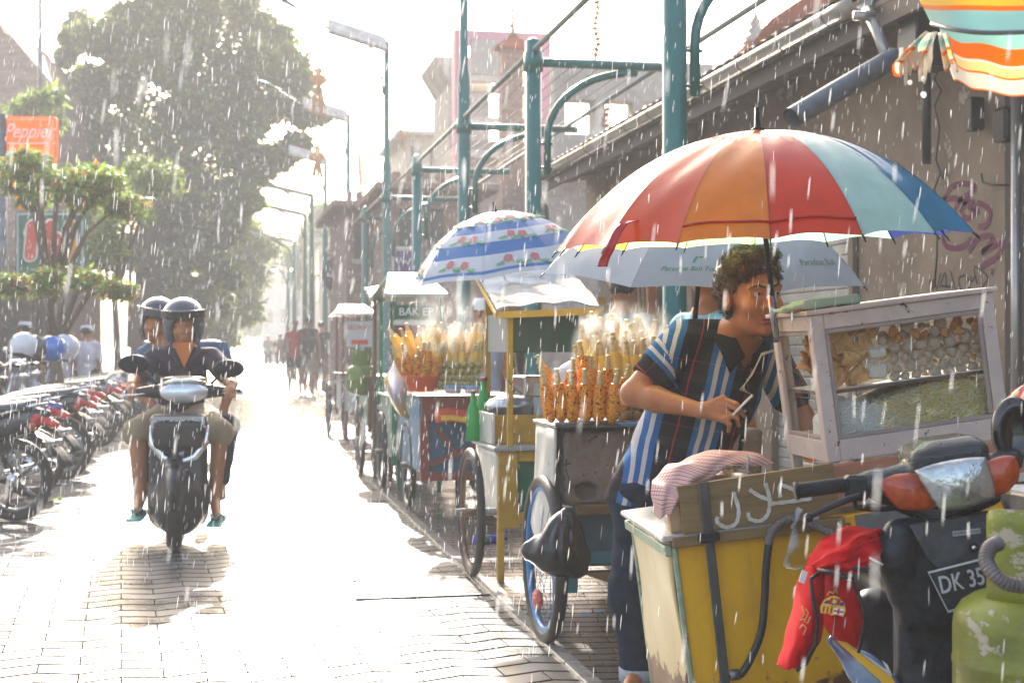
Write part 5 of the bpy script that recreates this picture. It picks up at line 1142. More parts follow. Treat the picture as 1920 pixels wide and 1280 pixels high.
nw2 = pnet([[(1755, 30, 3.0), (1768, 65, 3.0), (1778, 110, 3.02), (1790, 152, 3.02)], [(1800, 48, 2.95), (1805, 85, 2.96), (1812, 125, 2.97), (1825, 166, 2.97)], [(1870, 56, 2.9), (1875, 95, 2.9), (1880, 138, 2.92), (1888, 178, 2.92)], [(1960, 60, 2.9), (1962, 100, 2.9), (1966, 140, 2.92), (1970, 178, 2.92)], [(2060, 55, 2.95), (2060, 95, 2.95), (2065, 135, 2.96), (2070, 170, 2.96)]], O_)
b = MB(); b.mat(s2); uvgrid(b, lambda u, v: net(nw2, u, v) + Vector((0, .005 * math.sin(11 * u + 3 * v), .003 * math.sin(20 * u))), 30, 24, 1, 1, .0012); buildUV(b, 'lower_cloth', aw)
s3 = bands('parasol_knot', [(0, WH), (.2, TL), (.35, WH), (.5, OR_), (.6, PE), (.8, WH), (.93, OR_)])
b = MB(); b.mat(s3)
def knotf(c0, c1, w0, w1, d_, k):
    def f(u, v):
        p = P(c0[0] + (c1[0] - c0[0]) * v, c0[1] + (c1[1] - c0[1]) * v, d_); w_ = w0 + (w1 - w0) * v ** .8; a = (u - .5) * 5.5
        return p - O_ + Vector((math.sin(a) * w_ * CT, math.cos(a) * w_ * .5 + .006 * math.sin(14 * u + k), .012 * math.sin(9 * u + k) * v))
    return f
uvgrid(b, knotf((1745, 60), (1700, 130), .012, .034, 2.85, 1), 40, 14, 1, 1, .001); buildUV(b, 'gathered_end', aw)
b = MB(); b.mat(s3); uvgrid(b, knotf((1768, 62), (1785, 125), .008, .014, 2.83, 3), 24, 10, 1, 1, .001); buildUV(b, 'gathered_end', aw)
b = MB(); b.mat(mat('lace', (.7, .66, .6), .5, transl=.4))
for k in range(7): q = P(1690 + k * 9, 118 + 14 * math.sin(k * 1.7), 2.85) - O_; b.tube([q + Vector((0, 0, .03)), q, q - Vector((.002, 0, .03))], [.004, .006, .002], 6)
b.build('fringe', aw)
b = MB(); b.mat(DULL); b.tube([P(1760, 40, 2.8) - O_, P(2100, -60, 3.4) - O_, P(2150, 1400, 3.4) - O_], .012, 8); b.build('pole', aw)
WATER = glassmat('water_drop', (.95, .97, 1), .6, .02)
for i, (x, y, r, dd, lab) in enumerate(((1706, 155, .0045, 2.85, 'bright water drop falling from the gathered cloth end'), (1732, 148, .0055, 2.85, 'upper water drop under the parasol knot'), (1732, 178, .0055, 2.85, 'lower water drop under the parasol knot'))):
    b = MB(); b.mat(mat('drop_water', (.85, .85, .85), .05, coat=1, transl=.6)); b.ball((0, 0, 0), r, 10, (1, 1, 1.15)); o = b.build('water_drop', None, loc=P(x, y, dd)); tag(o, lab, 'water drop', 'large drops falling from the parasol')
# ================================================================ people
def plaid(name, vec, vec2, per=.2):
    m = bpy.data.materials.new(name); m.use_nodes = True; N, L = m.node_tree.nodes, m.node_tree.links; bb = N['Principled BSDF']; tc = N.new('ShaderNodeTexCoord'); outs = []
    nz = N.new('ShaderNodeTexNoise'); nz.inputs['Scale'].default_value = 5; L.new(tc.outputs['Object'], nz.inputs[0])
    for v, pr in ((vec, per), (vec2, per * 1.15)):
        d = N.new('ShaderNodeVectorMath'); d.operation = 'DOT_PRODUCT'; L.new(tc.outputs['Object'], d.inputs[0]); d.inputs[1].default_value = v
        w_ = N.new('ShaderNodeMath'); w_.operation = 'MULTIPLY_ADD'; L.new(nz.outputs[0], w_.inputs[0]); w_.inputs[1].default_value = .03; L.new(d.outputs['Value'], w_.inputs[2])
        a = N.new('ShaderNodeMath'); a.operation = 'DIVIDE'; L.new(w_.outputs[0], a.inputs[0]); a.inputs[1].default_value = pr; f = N.new('ShaderNodeMath'); f.operation = 'FRACT'; L.new(a.outputs[0], f.inputs[0]); outs.append(f.outputs[0])
    K, B_, W_1, R1 = (.012, .011, .014, 1), (.015, .10, .26, 1), (.42, .40, .40, 1), (.3, .02, .02, 1)
    def ramp(src, st):
        r = N.new('ShaderNodeValToRGB'); r.color_ramp.interpolation = 'CONSTANT'; e = r.color_ramp.elements; e[0].position, e[0].color = st[0]; e[1].position, e[1].color = st[1]
        for p, c in st[2:]: q = e.new(p); q.color = c
        L.new(src, r.inputs[0]); return r.outputs[0]
    r1 = ramp(outs[0], [(0, B_), (.09, W_1), (.17, B_), (.27, W_1), (.35, B_), (.46, K), (.72, R1), (.745, K)])
    r2 = ramp(outs[1], [(0, (.05, .06, .09, 1)), (.12, K), (.3, (.05, .05, .06, 1)), (.42, K), (.6, R1), (.625, K)])
    mx = N.new('ShaderNodeMixRGB'); mx.blend_type = 'SCREEN'; mx.inputs[0].default_value = .22; L.new(r1, mx.inputs[1]); L.new(r2, mx.inputs[2]); L.new(mx.outputs[0], bb.inputs[0]); bb.inputs['Roughness'].default_value = .8; bb.inputs['Specular IOR Level'].default_value = .1
    n3 = N.new('ShaderNodeTexNoise'); n3.inputs['Scale'].default_value = 16; n3.inputs['Detail'].default_value = 4; L.new(tc.outputs['Object'], n3.inputs[0]); bp = N.new('ShaderNodeBump'); bp.inputs['Strength'].default_value = .5; bp.inputs['Distance'].default_value = .02; L.new(n3.outputs[0], bp.inputs['Height']); L.new(bp.outputs[0], bb.inputs['Normal'])
    return m
def head_prims(s, c, rot, k=1.0, detail=True, ears=True):
    R = Euler(rot).to_matrix(); H = lambda x, y, z: Vector(c) + R @ (Vector((x, y, z)) * k); E = lambda p, r, kk=.012, sub=False: s.ell(H(*p), tuple(t * k for t in r), kk, sub, rot)
    E((0, .012, .028), (.076, .094, .088)); E((0, -.03, -.03), (.059, .064, .084), .03); E((0, -.03, -.087), (.043, .048, .032), .03); E((0, -.074, -.106), (.019, .015, .014), .02)
    for q in (-1, 1): E((q * .036, -.062, -.034), (.026, .028, .026), .025)
    if detail:
        for q in (-1, 1): E((q * .031, -.094, .006), (.020, .013, .012), .012, True)
        for q in (-1, 1): s.cap(H(q * .012, -.092, .024), H(q * .05, -.078, .024), .009 * k, .007 * k, .012)
        s.cap(H(0, -.088, .012), H(0, -.108, -.030), .0075 * k, .0125 * k, .012)
        for q in (-1, 1): E((q * .014, -.099, -.036), (.009, .011, .008), .006)
        for q in (-1, 1): s.cap(H(q * .014, -.0875, .0118), H(q * .048, -.077, .0088), .0058 * k, .0045 * k, .005); s.cap(H(q * .016, -.0875, -.0035), H(q * .046, -.077, -.001), .005 * k, .0035 * k, .005)
        E((0, -.092, -.066), (.027, .013, .0065), .006); E((0, -.091, -.078), (.023, .013, .0075), .006); s.cap(H(-.024, -.096, -.0718), H(.024, -.096, -.0718), .0025 * k, .0025 * k, .003, True)
    if ears:
        for q in (-1, 1): E((q * .08, .008, -.012), (.011, .02, .033), .008); E((q * .09, .001, -.008), (.008, .010, .017), .006, True)
    return H
def fingers(s, kn, mid, tip, r=.0085):
    for a, b_, c in zip(kn, mid, tip): s.cap(a, b_, r, r * .92, .005); s.cap(b_, c, r * .92, r * .78, .004)
# ---------------------------------------------------------------- the vendor
V3 = lambda x, y, d: P(x, y, d)
HC = V3(1411, 552, 4.74); HK = 1.12; HR = (math.radians(3), math.radians(-4), -TH + math.radians(19))
ven = thing('person', 'smiling young man in a dark blue plaid shirt holding a cigarette under the umbrella', 'person', V3(1215, 1290, 4.9))
VO = ven.location.copy()
s = SDF(.0036); H = head_prims(s, HC, HR, HK)
nb = V3(1372, 640, 4.9)
s.cap(H(0, .03, -.07), nb, .056, .062, .03); s.cap(V3(1290, 640, 4.88), V3(1440, 655, 4.96), .045, .045, .05)
s.chain([nb, V3(1340, 715, 4.92), V3(1275, 820, 4.94), V3(1238, 935, 4.95)], [.075, .095, .085, .095], .05)
sh_, el, wr = V3(1272, 640, 4.86), V3(1187, 738, 4.82), V3(1313, 769, 4.67)
s.chain([sh_, el], [.052, .042], .03); s.chain([el, el.lerp(wr, .35), wr], [.041, .042, .0255], .02)
s.chain([V3(1440, 665, 4.98), V3(1500, 780, 5.0), V3(1520, 850, 4.85)], [.052, .042, .03], .03)
kn = [V3(1356, 747, 4.64), V3(1361, 758, 4.63), V3(1359, 770, 4.63), V3(1352, 781, 4.64)]
for i, q in enumerate(kn): s.cap(wr.lerp(V3(1313, 764 + 4 * i, 4.665), .6), q, .017, .0125, .012)
md = [V3(1381, 757, 4.60), V3(1386, 768, 4.60), V3(1382, 783, 4.60), V3(1368, 795, 4.61)]
tp = [V3(1391, 772, 4.62), V3(1396, 781, 4.62), V3(1385, 798, 4.63), V3(1366, 808, 4.64)]
fingers(s, kn, md, tp, .0088)
s.cap(V3(1335, 779, 4.65), V3(1358, 786, 4.62), .0135, .0105, .012); s.cap(V3(1358, 786, 4.62), V3(1380, 777, 4.61), .0105, .008, .006)
for (a, b_, c, f_) in ((V3(1208, 955, 4.93), V3(1192, 1110, 4.9), V3(1200, 1258, 4.92), V3(1178, 1294, 4.82)), (V3(1262, 955, 4.98), V3(1270, 1110, 4.95), V3(1268, 1250, 5.0), V3(1272, 1286, 4.9))):
    s.chain([a, b_, c], [.082, .055, .038], .03); s.cap(c, f_, .036, .028, .02)
lipH = lambda c: ((np.array([(Euler(HR).to_matrix().transposed() @ (Vector(p) - HC))[:] for p in c])))
def vz(c):
    z = np.zeros(len(c), int); near = np.linalg.norm(c - np.array(HC), axis=1) < .16; idx = np.nonzero(near)[0]
    l = lipH(c[idx]); lip = (np.abs(l[:, 0]) < .029) & (l[:, 2] > -.096) & (l[:, 2] < -.067) & (l[:, 1] < -.098); z[idx[lip]] = 1; return z
bo = s.build('body', ven, [SKIN, mat('lips', (.26, .07, .05), .35)], zones=vz, loc=-VO)
for q in (-1, 1):
    b = MB(); b.mat(mat('eye_white', (.5, .46, .42), .15)); b.ball(H(q * .031, -.0765, .0055), .0132, 12); b.mat(mat('iris', (.012, .006, .004), .08)); b.ball(H(q * .031 + .0045, -.0800, .0042), .0115, 12, (.66, 1, .66)); b.build('eye', ven, loc=-VO)
b = MB(); b.mat(HAIR)
for q in (-1, 1): b.tube([H(q * .013, -.100, .023), H(q * .030, -.098, .031), H(q * .052, -.083, .025)], [.003, .0045, .0018], 6)
b.build('eyebrows', ven, loc=-VO); b.v and None
# curly hair
sh2 = SDF(.005); Re = Euler(HR).to_matrix()
for (p, r) in (((0, .02, .062), (.088, .098, .082)), ((0, .06, -.005), (.076, .06, .085)), ((-.055, .042, .03), (.038, .055, .06)), ((.055, .042, .03), (.038, .055, .06)), ((0, -.05, .112), (.062, .045, .03))): sh2.ell(H(*p), tuple(t * HK for t in r), .02, False, HR)
for q in (-1, 1): sh2.ell(H(q * .074, -.012, .03), (.010, .02, .03), .01, False, HR)
sh2.ell(H(0, -.118, -.02), (.075 * HK, .082 * HK, .095 * HK), .01, True, HR)
sh2.post = lambda f, X, Y, Z: f + .006 * wob(X, Y, Z, 95, 3) + .003 * wob(X, Y, Z, 210, 5)
HAIRB = mat('hair_brown', (.022, .011, .005), .38, col2=(.10, .045, .015), sc=30, bump=.8, bsc=130)
ho_ = sh2.build('hair', ven, HAIRB, loc=-VO)
vv = [v.co.copy() for v in ho_.data.vertices]; b = MB(); b.mat(HAIRB); r2 = random.Random(8)
for _ in range(1500):
    p = vv[r2.randrange(len(vv))]; n = (p - H(0, .02, .03)).normalized(); t = n.cross(Vector((r2.gauss(0, 1), r2.gauss(0, 1), r2.gauss(0, 1)))).normalized(); u = n.cross(t); R = r2.uniform(.005, .011); a0 = r2.uniform(0, 6); L_ = r2.uniform(2.5, 5.5)
    b.tube([p - n * .002 + (t * math.cos(a0 + L_ * k / 6) + u * math.sin(a0 + L_ * k / 6)) * R + n * (.004 + .011 * k / 6 * r2.random()) - t * R * math.cos(a0) for k in range(7)], [.0013 * (1 - k / 9) for k in range(7)], 3, cap=False)
b.build('curls', ho_)
# shirt
sl = SDF(.005)
sl.cap(V3(1296, 632, 4.885), V3(1432, 652, 4.96), .072, .07, .05)
sl.chain([V3(1365, 655, 4.91), V3(1340, 715, 4.93), V3(1285, 820, 4.95), V3(1232, 925, 4.96), V3(1220, 960, 4.96)], [.10, .158, .155, .16, .163], .05, fl=((ST, CT, 0), .78))
sl.chain([V3(1285, 636, 4.87), V3(1243, 680, 4.85), V3(1222, 706, 4.84)], [.07, .068, .072], .03)
sl.chain([V3(1440, 668, 4.98), V3(1480, 740, 5.0)], [.07, .07], .03)
ad = (el - sh_).normalized(); sl.plane(V3(1218, 712, 4.84) + Vector((0, 0, 0)), ad * 1.0) if False else None
dn = Vector((0, 0, -1)); 
def shirtpost(f, X, Y, Z):
    lat = X * CT - Y * ST; f = f + .006 * wob(X, Y, Z, 16, 2) + .004 * wob(X, Y, Z * .4, 34, 4) * 1.0
    cut = V3(1214, 714, 4.84); A = ad; m = (lat < V3(1262, 0, 4.85).x * CT - V3(1262, 0, 4.85).y * ST)
    g = (X - cut.x) * A.x + (Y - cut.y) * A.y + (Z - cut.z) * A.z
    arm = (Z > V3(0, 750, 4.85).z) & m
    f = np.where(arm, np.maximum(f, g), f)
    bot = V3(0, 948, 4.95).z - .10 * (lat - (V3(1240, 0, 4.95).x * CT - V3(1240, 0, 4.95).y * ST))
    f = np.maximum(f, bot - Z + .004 * np.sin(lat * 60))
    # open neck in a V
    c0 = V3(1408, 655, 4.8); hl = c0.x * CT - c0.y * ST; dd_ = X * ST + Y * CT
    ww = .018 + .42 * (Z - (CH + (HZY - 690) / FPX * 4.8)); V_ = np.abs(lat - hl - .0) - ww
    f = np.where((dd_ < 4.93) & (Z > CH + (HZY - 690) / FPX * 4.8), np.maximum(f, -V_), f)
    return np.maximum(f, Z - (CH + (HZY - 598) / FPX * 4.88))
sl.post = shirtpost
PL1 = plaid('plaid_body', (CT, -ST, -.25), (.2 * CT, -.2 * ST, 1)); PL2 = plaid('plaid_sleeve', (.74 * CT, -.74 * ST, .67), (-.67, 0, .74), .19)
cx = V3(1262, 700, 4.85); 
sho = sl.build('shirt', ven, [PL1, PL2], zones=lambda c: (((c[:, 0] * CT - c[:, 1] * ST) + (c[:, 2] - cx.z) * .35 < cx.x * CT - cx.y * ST) & (c[:, 2] > V3(0, 770, 4.85).z)).astype(int), loc=-VO)
b = MB(); b.mat(mat('collar_dark', (.008, .008, .01), .8, bump=.2, spec=.1))
def quadnet(pts, th=.004, n=6): nw_ = pnet(pts); b.grid(lambda u, v: net(nw_, u, v), n, n, True, th)
quadnet([[(1360, 604, 4.85), (1330, 622, 4.87)], [(1380, 634, 4.79), (1350, 656, 4.79)], [(1398, 668, 4.765), (1368, 700, 4.765)]])
quadnet([[(1438, 628, 4.84), (1450, 618, 4.9)], [(1428, 645, 4.79), (1444, 650, 4.80)], [(1412, 665, 4.765), (1432, 705, 4.77)]])
b.build('collar', sho)
b = MB(); b.mat(MATS['collar_dark']); b.tube([V3(1404, 685, 4.765), V3(1402, 760, 4.75), V3(1385, 860, 4.77)], [.006, .008, .008], 6, flat=.4)
b.mat(mat('button', (.3, .28, .25), .3))
for y in (712, 770, 825): q = V3(1403 - (y - 700) * .08, y, 4.742); b.ball(q, .005, 6, (1, .5, 1))
b.build('placket', sho)
# jeans
jn = SDF(.006)
for (a, b_, c) in ((V3(1208, 935, 4.94), V3(1188, 1110, 4.9), V3(1203, 1262, 4.93)), (V3(1262, 940, 4.98), V3(1262, 1110, 4.96), V3(1262, 1262, 5.0))): jn.chain([a, b_, c], [.105, .082, .068], .04)
jn.cap(V3(1205, 930, 4.95), V3(1268, 930, 4.98), .11, .11, .05); jn.plane(V3(1200, 1272, 4.9), (0, 0, -1)); jn.post = lambda f, X, Y, Z: f + .006 * wob(X, Y, Z * 1.6, 22, 6) + .003 * wob(X, Y, Z, 60, 3)
JEAN = mat('denim', (.013, .026, .05), .8, col2=(.007, .012, .024), sc=7, bump=.3, bsc=120, spec=.1)
jo = jn.build('jeans', ven, JEAN, loc=-VO)
b = MB(); b.mat(mat('denim_cuff', (.3, .34, .36), .8, bump=.3)); 
for (x, d_) in ((1203, 4.93), (1262, 5.0)): q = V3(x, 1262, d_); b.lathe([(.066, -.03), (.078, -.025), (.08, .02), (.068, .028)], q, 18, cap=False)
b.build('cuff', jo, loc=(0, 0, 0))
b = MB(); b.mat(mat('sandal', (.05, .045, .04), .6))
for (x, y, d_) in ((1184, 1300, 4.84), (1272, 1291, 4.93)): q = V3(x, y, d_); b.box((q.x - .05, q.y - .13, .004), (q.x + .05, q.y + .14, .03), .012)
b.build('sandals', ven, loc=-VO)
ci = thing('cigarette', 'white cigarette held up between the fingers of the man in plaid', 'cigarette', V3(1374, 778, 4.60)); b = MB(); b.mat(mat('paper_white', (.75, .73, .7), .6)); q0, q1 = Vector((0, 0, 0)), V3(1412, 739, 4.57) - ci.location; b.cyl(q0, q0.lerp(q1, .97), .0042, 10); b.build('paper', ci); b = MB(); b.mat(mat('ash', (.2, .19, .18), .9)); b.cyl(q0.lerp(q1, .971), q1, .004, 8); b.build('ash_tip', ci)
b = MB(); b.mat(mat('raffia', (.62, .52, .36), .6)); 
for k in range(5): b.tube([V3(1450, 656 + k * .6, 4.66), V3(1428, 662 + k, 4.64), V3(1415 - k, 690 + k * 3, 4.62), V3(1400 - k * 3, 715 + k * 4, 4.62), V3(1388 + k * 5, 730 + k * 2, 4.62)], .0016, 4)
tag(b.build('raffia_strand'), 'pale raffia strands hanging from the case corner before the shirt', 'raffia')
# ---------------------------------------------------------------- smaller figures
def figure(name, lab, J, shirt, lower, skin=None, hair=None, res=.012, build=1.0, sleeve=.55, shorts=False, loc=None, head_rot=(0, 0, 0), long_hair=False, detail=False, grp=None, hs=1.0, sleeveless=False, nohair=False, hands=True, kneecut=.95):
    o = thing(name, lab, 'person', loc if loc is not None else J['pelvis'].copy() * 1, group=grp); O = o.location.copy(); sk = skin or SKIN; g = build
    s = SDF(res); head_prims(s, J['head'], head_rot, hs, detail, True); s.cap(J['head'] + Vector((0, 0, -.07 * hs)), J['neck'], .052 * g, .055 * g, .03)
    s.cap(J['shL'].lerp(J['shR'], .12), J['shR'].lerp(J['shL'], .12), .06 * g, .06 * g, .05)
    s.chain([J['neck'], J['neck'].lerp(J['pelvis'], .35), J['neck'].lerp(J['pelvis'], .7), J['pelvis']], [.08 * g, .115 * g, .1 * g, .12 * g], .05)
    for q in 'LR':
        s.chain([J['sh' + q], J['el' + q], J['wr' + q]], [.05 * g, .04 * g, .027 * g], .03)
        if hands:
            w_, e_ = J['wr' + q], J['el' + q]; d_ = (J['hd' + q] - w_) if ('hd' + q) in J else (w_ - e_).normalized() * .08
            dn_ = d_.normalized(); sd_ = dn_.cross(Vector((0, 1, 0))); sd_ = sd_.normalized() if sd_.length > .1 else Vector((1, 0, 0)); s.cap(w_, w_ + dn_ * .07, .026 * g, .03 * g, .02)
            cu = J.get('curl', Vector((0, 0, -1)))
            for k in range(4):
                a = w_ + dn_ * .075 + sd_ * (k - 1.5) * .018; b_ = a + dn_ * .03 + cu * .006; c = b_ + (dn_ * .4 + cu) * .024; s.cap(a, b_, .0088, .0085, .006); s.cap(b_, c, .0085, .007, .005)
            s.cap(w_ + dn_ * .03 - sd_ * .02, w_ + dn_ * .06 - sd_ * .042 + cu * .01, .012, .009, .008)
        s.chain([J['hp' + q], J['kn' + q], J['an' + q]], [.085 * g, .055 * g, .036 * g], .03); s.chain([J['an' + q], J['to' + q]], [.036 * g, .026 * g], .02, )
    s.build('body', o, sk, loc=-O)
    t = SDF(res)
    t.cap(J['shL'].lerp(J['shR'], .1), J['shR'].lerp(J['shL'], .1), .072 * g, .072 * g, .05); mid = J['neck'].lerp(J['pelvis'], .5)
    t.chain([J['neck'] - Vector((0, 0, .03)), J['neck'].lerp(J['pelvis'], .35), mid, J['pelvis'] + Vector((0, 0, -.04))], [.09 * g, .145 * g, .142 * g, .15 * g], .05)
    if not sleeveless:
        for q in 'LR': t.chain([J['sh' + q], J['sh' + q].lerp(J['el' + q], sleeve)], [.068 * g, .066 * g], .03)
    t.post = lambda f, X, Y, Z: np.maximum(f + .005 * wob(X, Y, Z, 22, 2) + .004 * wob(X, Y, Z, 45, 5), Z - (J['neck'].z + .035))
    t.build('shirt', o, shirt, loc=-O)
    u = SDF(res); u.cap(J['hpL'], J['hpR'], .115 * g, .115 * g, .05)
    for q in 'LR':
        if shorts: u.chain([J['hp' + q], J['hp' + q].lerp(J['kn' + q], kneecut)], [.105 * g, .088 * g], .04)
        else: u.chain([J['hp' + q], J['kn' + q], J['kn' + q].lerp(J['an' + q], .92)], [.1 * g, .075 * g, .06 * g], .04)
    u.post = lambda f, X, Y, Z: f + .005 * wob(X, Y, Z, 26, 3)
    u.build('shorts' if shorts else 'trousers', o, lower, loc=-O)
    if not nohair:
        R = Euler(head_rot).to_matrix(); Hh = lambda x, y, z: Vector(J['head']) + R @ (Vector((x, y, z)) * hs); h = SDF(min(res, .009)); h.ell(Hh(0, .022, .045), (.084 * hs, .094 * hs, .08 * hs), .02, False, head_rot)
        if long_hair: h.cap(Hh(0, .06, .02), Hh(0, .07, -.18), .07, .05, .03)
        h.ell(Hh(0, -.10, -.03), (.065 * hs, .07 * hs, .08 * hs), .01, True, head_rot); h.post = lambda f, X, Y, Z: f + .003 * wob(X, Y, Z, 80, 1); h.build('hair', o, hair or HAIR, loc=-O)
    return o, O
def standing(base, h, yaw, stride=0, armL=(0, 0), armR=(0, 0), lean=0, shift=0):   # base on the ground, yaw 0 faces the eye
    k = h / 1.7; R = Matrix.Rotation(yaw - TH, 3, 'Z'); B = Vector(base)
    def T(x, y, z): return B + R @ (Vector((x, y + lean * z, z)) * k)
    J = dict(head=T(0, -.02, 1.575), neck=T(0, 0, 1.42), shL=T(-.18, 0, 1.37), shR=T(.18, 0, 1.37), pelvis=T(0, 0, .93), hpL=T(-.085, 0, .88), hpR=T(.085, 0, .88),
             knL=T(-.1, -.05 - stride, .48), knR=T(.1, -.03 + stride * .6, .48), anL=T(-.1, -stride * 1.2, .08), anR=T(.1, stride * 1.7, .1 + abs(stride) * .3), toL=T(-.11, -.16 - stride * 1.2, .03), toR=T(.11, -.13 + stride * 1.7, .035),
             elL=T(-.24 - armL[0], .02 - armL[1] * .5, 1.1), elR=T(.24 + armR[0], .02 - armR[1] * .5, 1.1), wrL=T(-.24 - armL[0] * .5, -.05 - armL[1], .88 + armL[1]), wrR=T(.24 + armR[0] * .5, -.05 - armR[1], .88 + armR[1]))
    return J, (0, 0, yaw - TH)
CL = lambda n_, c, c2=None: mat('cloth_' + n_, c, .75, col2=c2 or tuple(t * .75 for t in c), sc=8, bump=.2, bsc=60, spec=.12)
def person(lab, base, h, yaw, shirt, lower, **kw):
    st = {k: kw.pop(k) for k in ('stride', 'armL', 'armR', 'lean') if k in kw}; J, hr = standing(base, h, yaw, **st); return figure('person', lab, J, shirt, lower, head_rot=hr, loc=Vector(base), **kw)
# the pair walking away and others down the street
person('woman in a red top and dark shorts walking arm in arm with a man', G(553, 741), 1.86, math.pi, CL('red', (.55, .04, .03)), CL('dark', (.03, .03, .035)), res=.02, shorts=True, kneecut=.5, skin=SKINF, stride=.1, sleeveless=True, long_hair=True, hair=mat('hair_fair', (.25, .13, .06), .6))
person('man in a dark tank top and beige shorts walking beside the red-topped woman', G(578, 741), 1.93, math.pi, CL('dark', (.03, .03, .035)), CL('beige', (.4, .33, .22)), res=.02, shorts=True, skin=SKINF, stride=-.1, sleeveless=True, build=1.1)
person('tanned man with a dark top at the right of the walking couple', G(602, 736), 1.85, math.pi, CL('dark', (.03, .03, .035)), CL('grey', (.2, .19, .18)), res=.02, shorts=True, skin=SKINF, armL=(.1, .1))
person('faint distant walker in maroon beyond the couple', G(525, 703), 1.75, math.pi, CL('maroon', (.16, .03, .04)), CL('dark', (.03, .03, .035)), res=.03, shorts=True, skin=SKINF, stride=.1)
person('farthest hazy walker beside the maroon one', G(503, 694), 1.75, 0, CL('grey', (.2, .19, .18)), CL('dark', (.03, .03, .035)), res=.03)
# people in white behind the parked bikes
WS = CL('white', (.62, .6, .66)); 
for (x, d_, h, yaw, lab) in ((46, 20, 1.52, math.pi, 'man in a white cap and white shirt behind the motorcycles, back turned'), (118, 22, 1.5, .6, 'man in white with crossed arms between the white-capped man and the trunk'), (162, 22, 1.5, math.pi, 'person in a loose white shirt nearest the big trunk')):
    o, O = person(lab, C((x - 960) / FPX * d_, d_, 0), h, yaw, WS, CL('dark', (.03, .03, .035)), res=.015, sleeve=.7)
    if x != 118:
        J, hr = standing(O, h, yaw); b = MB(); b.mat(mat('cap_white', (.7, .68, .66), .7)); c_ = J['head'] - O + Vector((0, 0, .05)); b.lathe([(.094, 0), (.095, .05), (.08, .085), (.0, .09)], c_, 14, cap=False); b.build('cap', o)
# people among the stalls
J, hr = standing(C((905 - 960) / FPX * 11.5, 11.5, 0), 1.58, 1.0); o, O = figure('person', 'man in a white cap and pale blue shirt behind the corn stalls', J, CL('pale_blue', (.5, .56, .66)), CL('dark', (.03, .03, .035)), loc=C((905 - 960) / FPX * 11.5, 11.5, 0), head_rot=hr)
b = MB(); b.mat(MATS['cap_white']); b.lathe([(.094, 0), (.095, .05), (.08, .09), (.0, .095)], J['head'] - O + Vector((0, 0, .03)), 14, cap=False); b.box(tuple(J['head'] - O + Vector((-.07, -.17, .02))), tuple(J['head'] - O + Vector((.05, -.06, .032))), .004); b.build('cap', o)
p_ = C((1163 - 960) / FPX * 9.2, 9.2, 0); person('person in a grey-green shirt turned away behind the steaming corn', p_, 1.66, 2.6, CL('grey_green', (.22, .28, .26)), CL('dark', (.03, .03, .035)), armL=(.06, .1), armR=(.02, .2), lean=-.02)
p_ = C((1328 - 960) / FPX * 6.7, 6.7, 0); J, hr = standing(p_, 1.6, 2.2); o, O = figure('person', 'person in a cyan shirt and brown brimmed hat under the grey umbrella', J, CL('cyan', (.25, .52, .58)), CL('dark', (.03, .03, .035)), loc=p_, head_rot=hr)
b = MB(); b.mat(mat('straw_hat', (.15, .07, .04), .7, bump=.3)); b.M = Matrix.Translation(J['head'] - O + Vector((0, 0, .04))) @ Euler((.12, .28, 0)).to_matrix().to_4x4(); b.lathe([(.21, -.02), (.19, .0), (.10, .02), (.095, .09), (.06, .11), (0, .112)], n=24, cap=False); b.lathe([(.205, -.028), (.09, .01)], n=24, cap=False); b.M = None; b.build('hat', o)
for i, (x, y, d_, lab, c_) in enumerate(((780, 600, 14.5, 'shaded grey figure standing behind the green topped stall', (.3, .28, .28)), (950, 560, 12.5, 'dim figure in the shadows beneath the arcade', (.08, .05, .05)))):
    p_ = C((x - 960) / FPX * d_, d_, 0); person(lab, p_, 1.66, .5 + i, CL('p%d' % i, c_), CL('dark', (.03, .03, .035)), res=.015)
# ================================================================ the other stalls
BLUEP = mat('blue_paint', (.035, .12, .20), .45, col2=(.02, .07, .13), sc=4, chip=(.12, .1, .09), csc=12, cth=.64, bump=.2)
REDP = mat('red_paint', (.25, .05, .035), .5, col2=(.16, .035, .03), sc=5, chip=(.1, .08, .07), csc=14, cth=.64)
GRNP = mat('green_panel', (.02, .13, .06), .4, col2=(.014, .09, .04), sc=4, bump=.1)
CLAY = mat('clay_stove', (.24, .19, .155), .85, col2=(.14, .11, .09), sc=6, bump=1.0, bsc=22, chip=(.06, .05, .045), csc=14, cth=.6)
WSH = mat('white_sheet', (.62, .6, .54), .35, col2=(.45, .42, .36), sc=3, chip=(.2, .18, .16), csc=8, cth=.66, bump=.2)
TIN = mat('tin_roof', (.5, .48, .42), .22, .6, col2=(.32, .29, .24), sc=4, bump=.5, bsc=6)
def wheel_at(par, O, X, Yc, R, rimm=None, tr=.022, lab=None, sp=20): return add_wheel(par, Vector((X, Yc, R)) - O, R, tr, rimm, sp, lab)
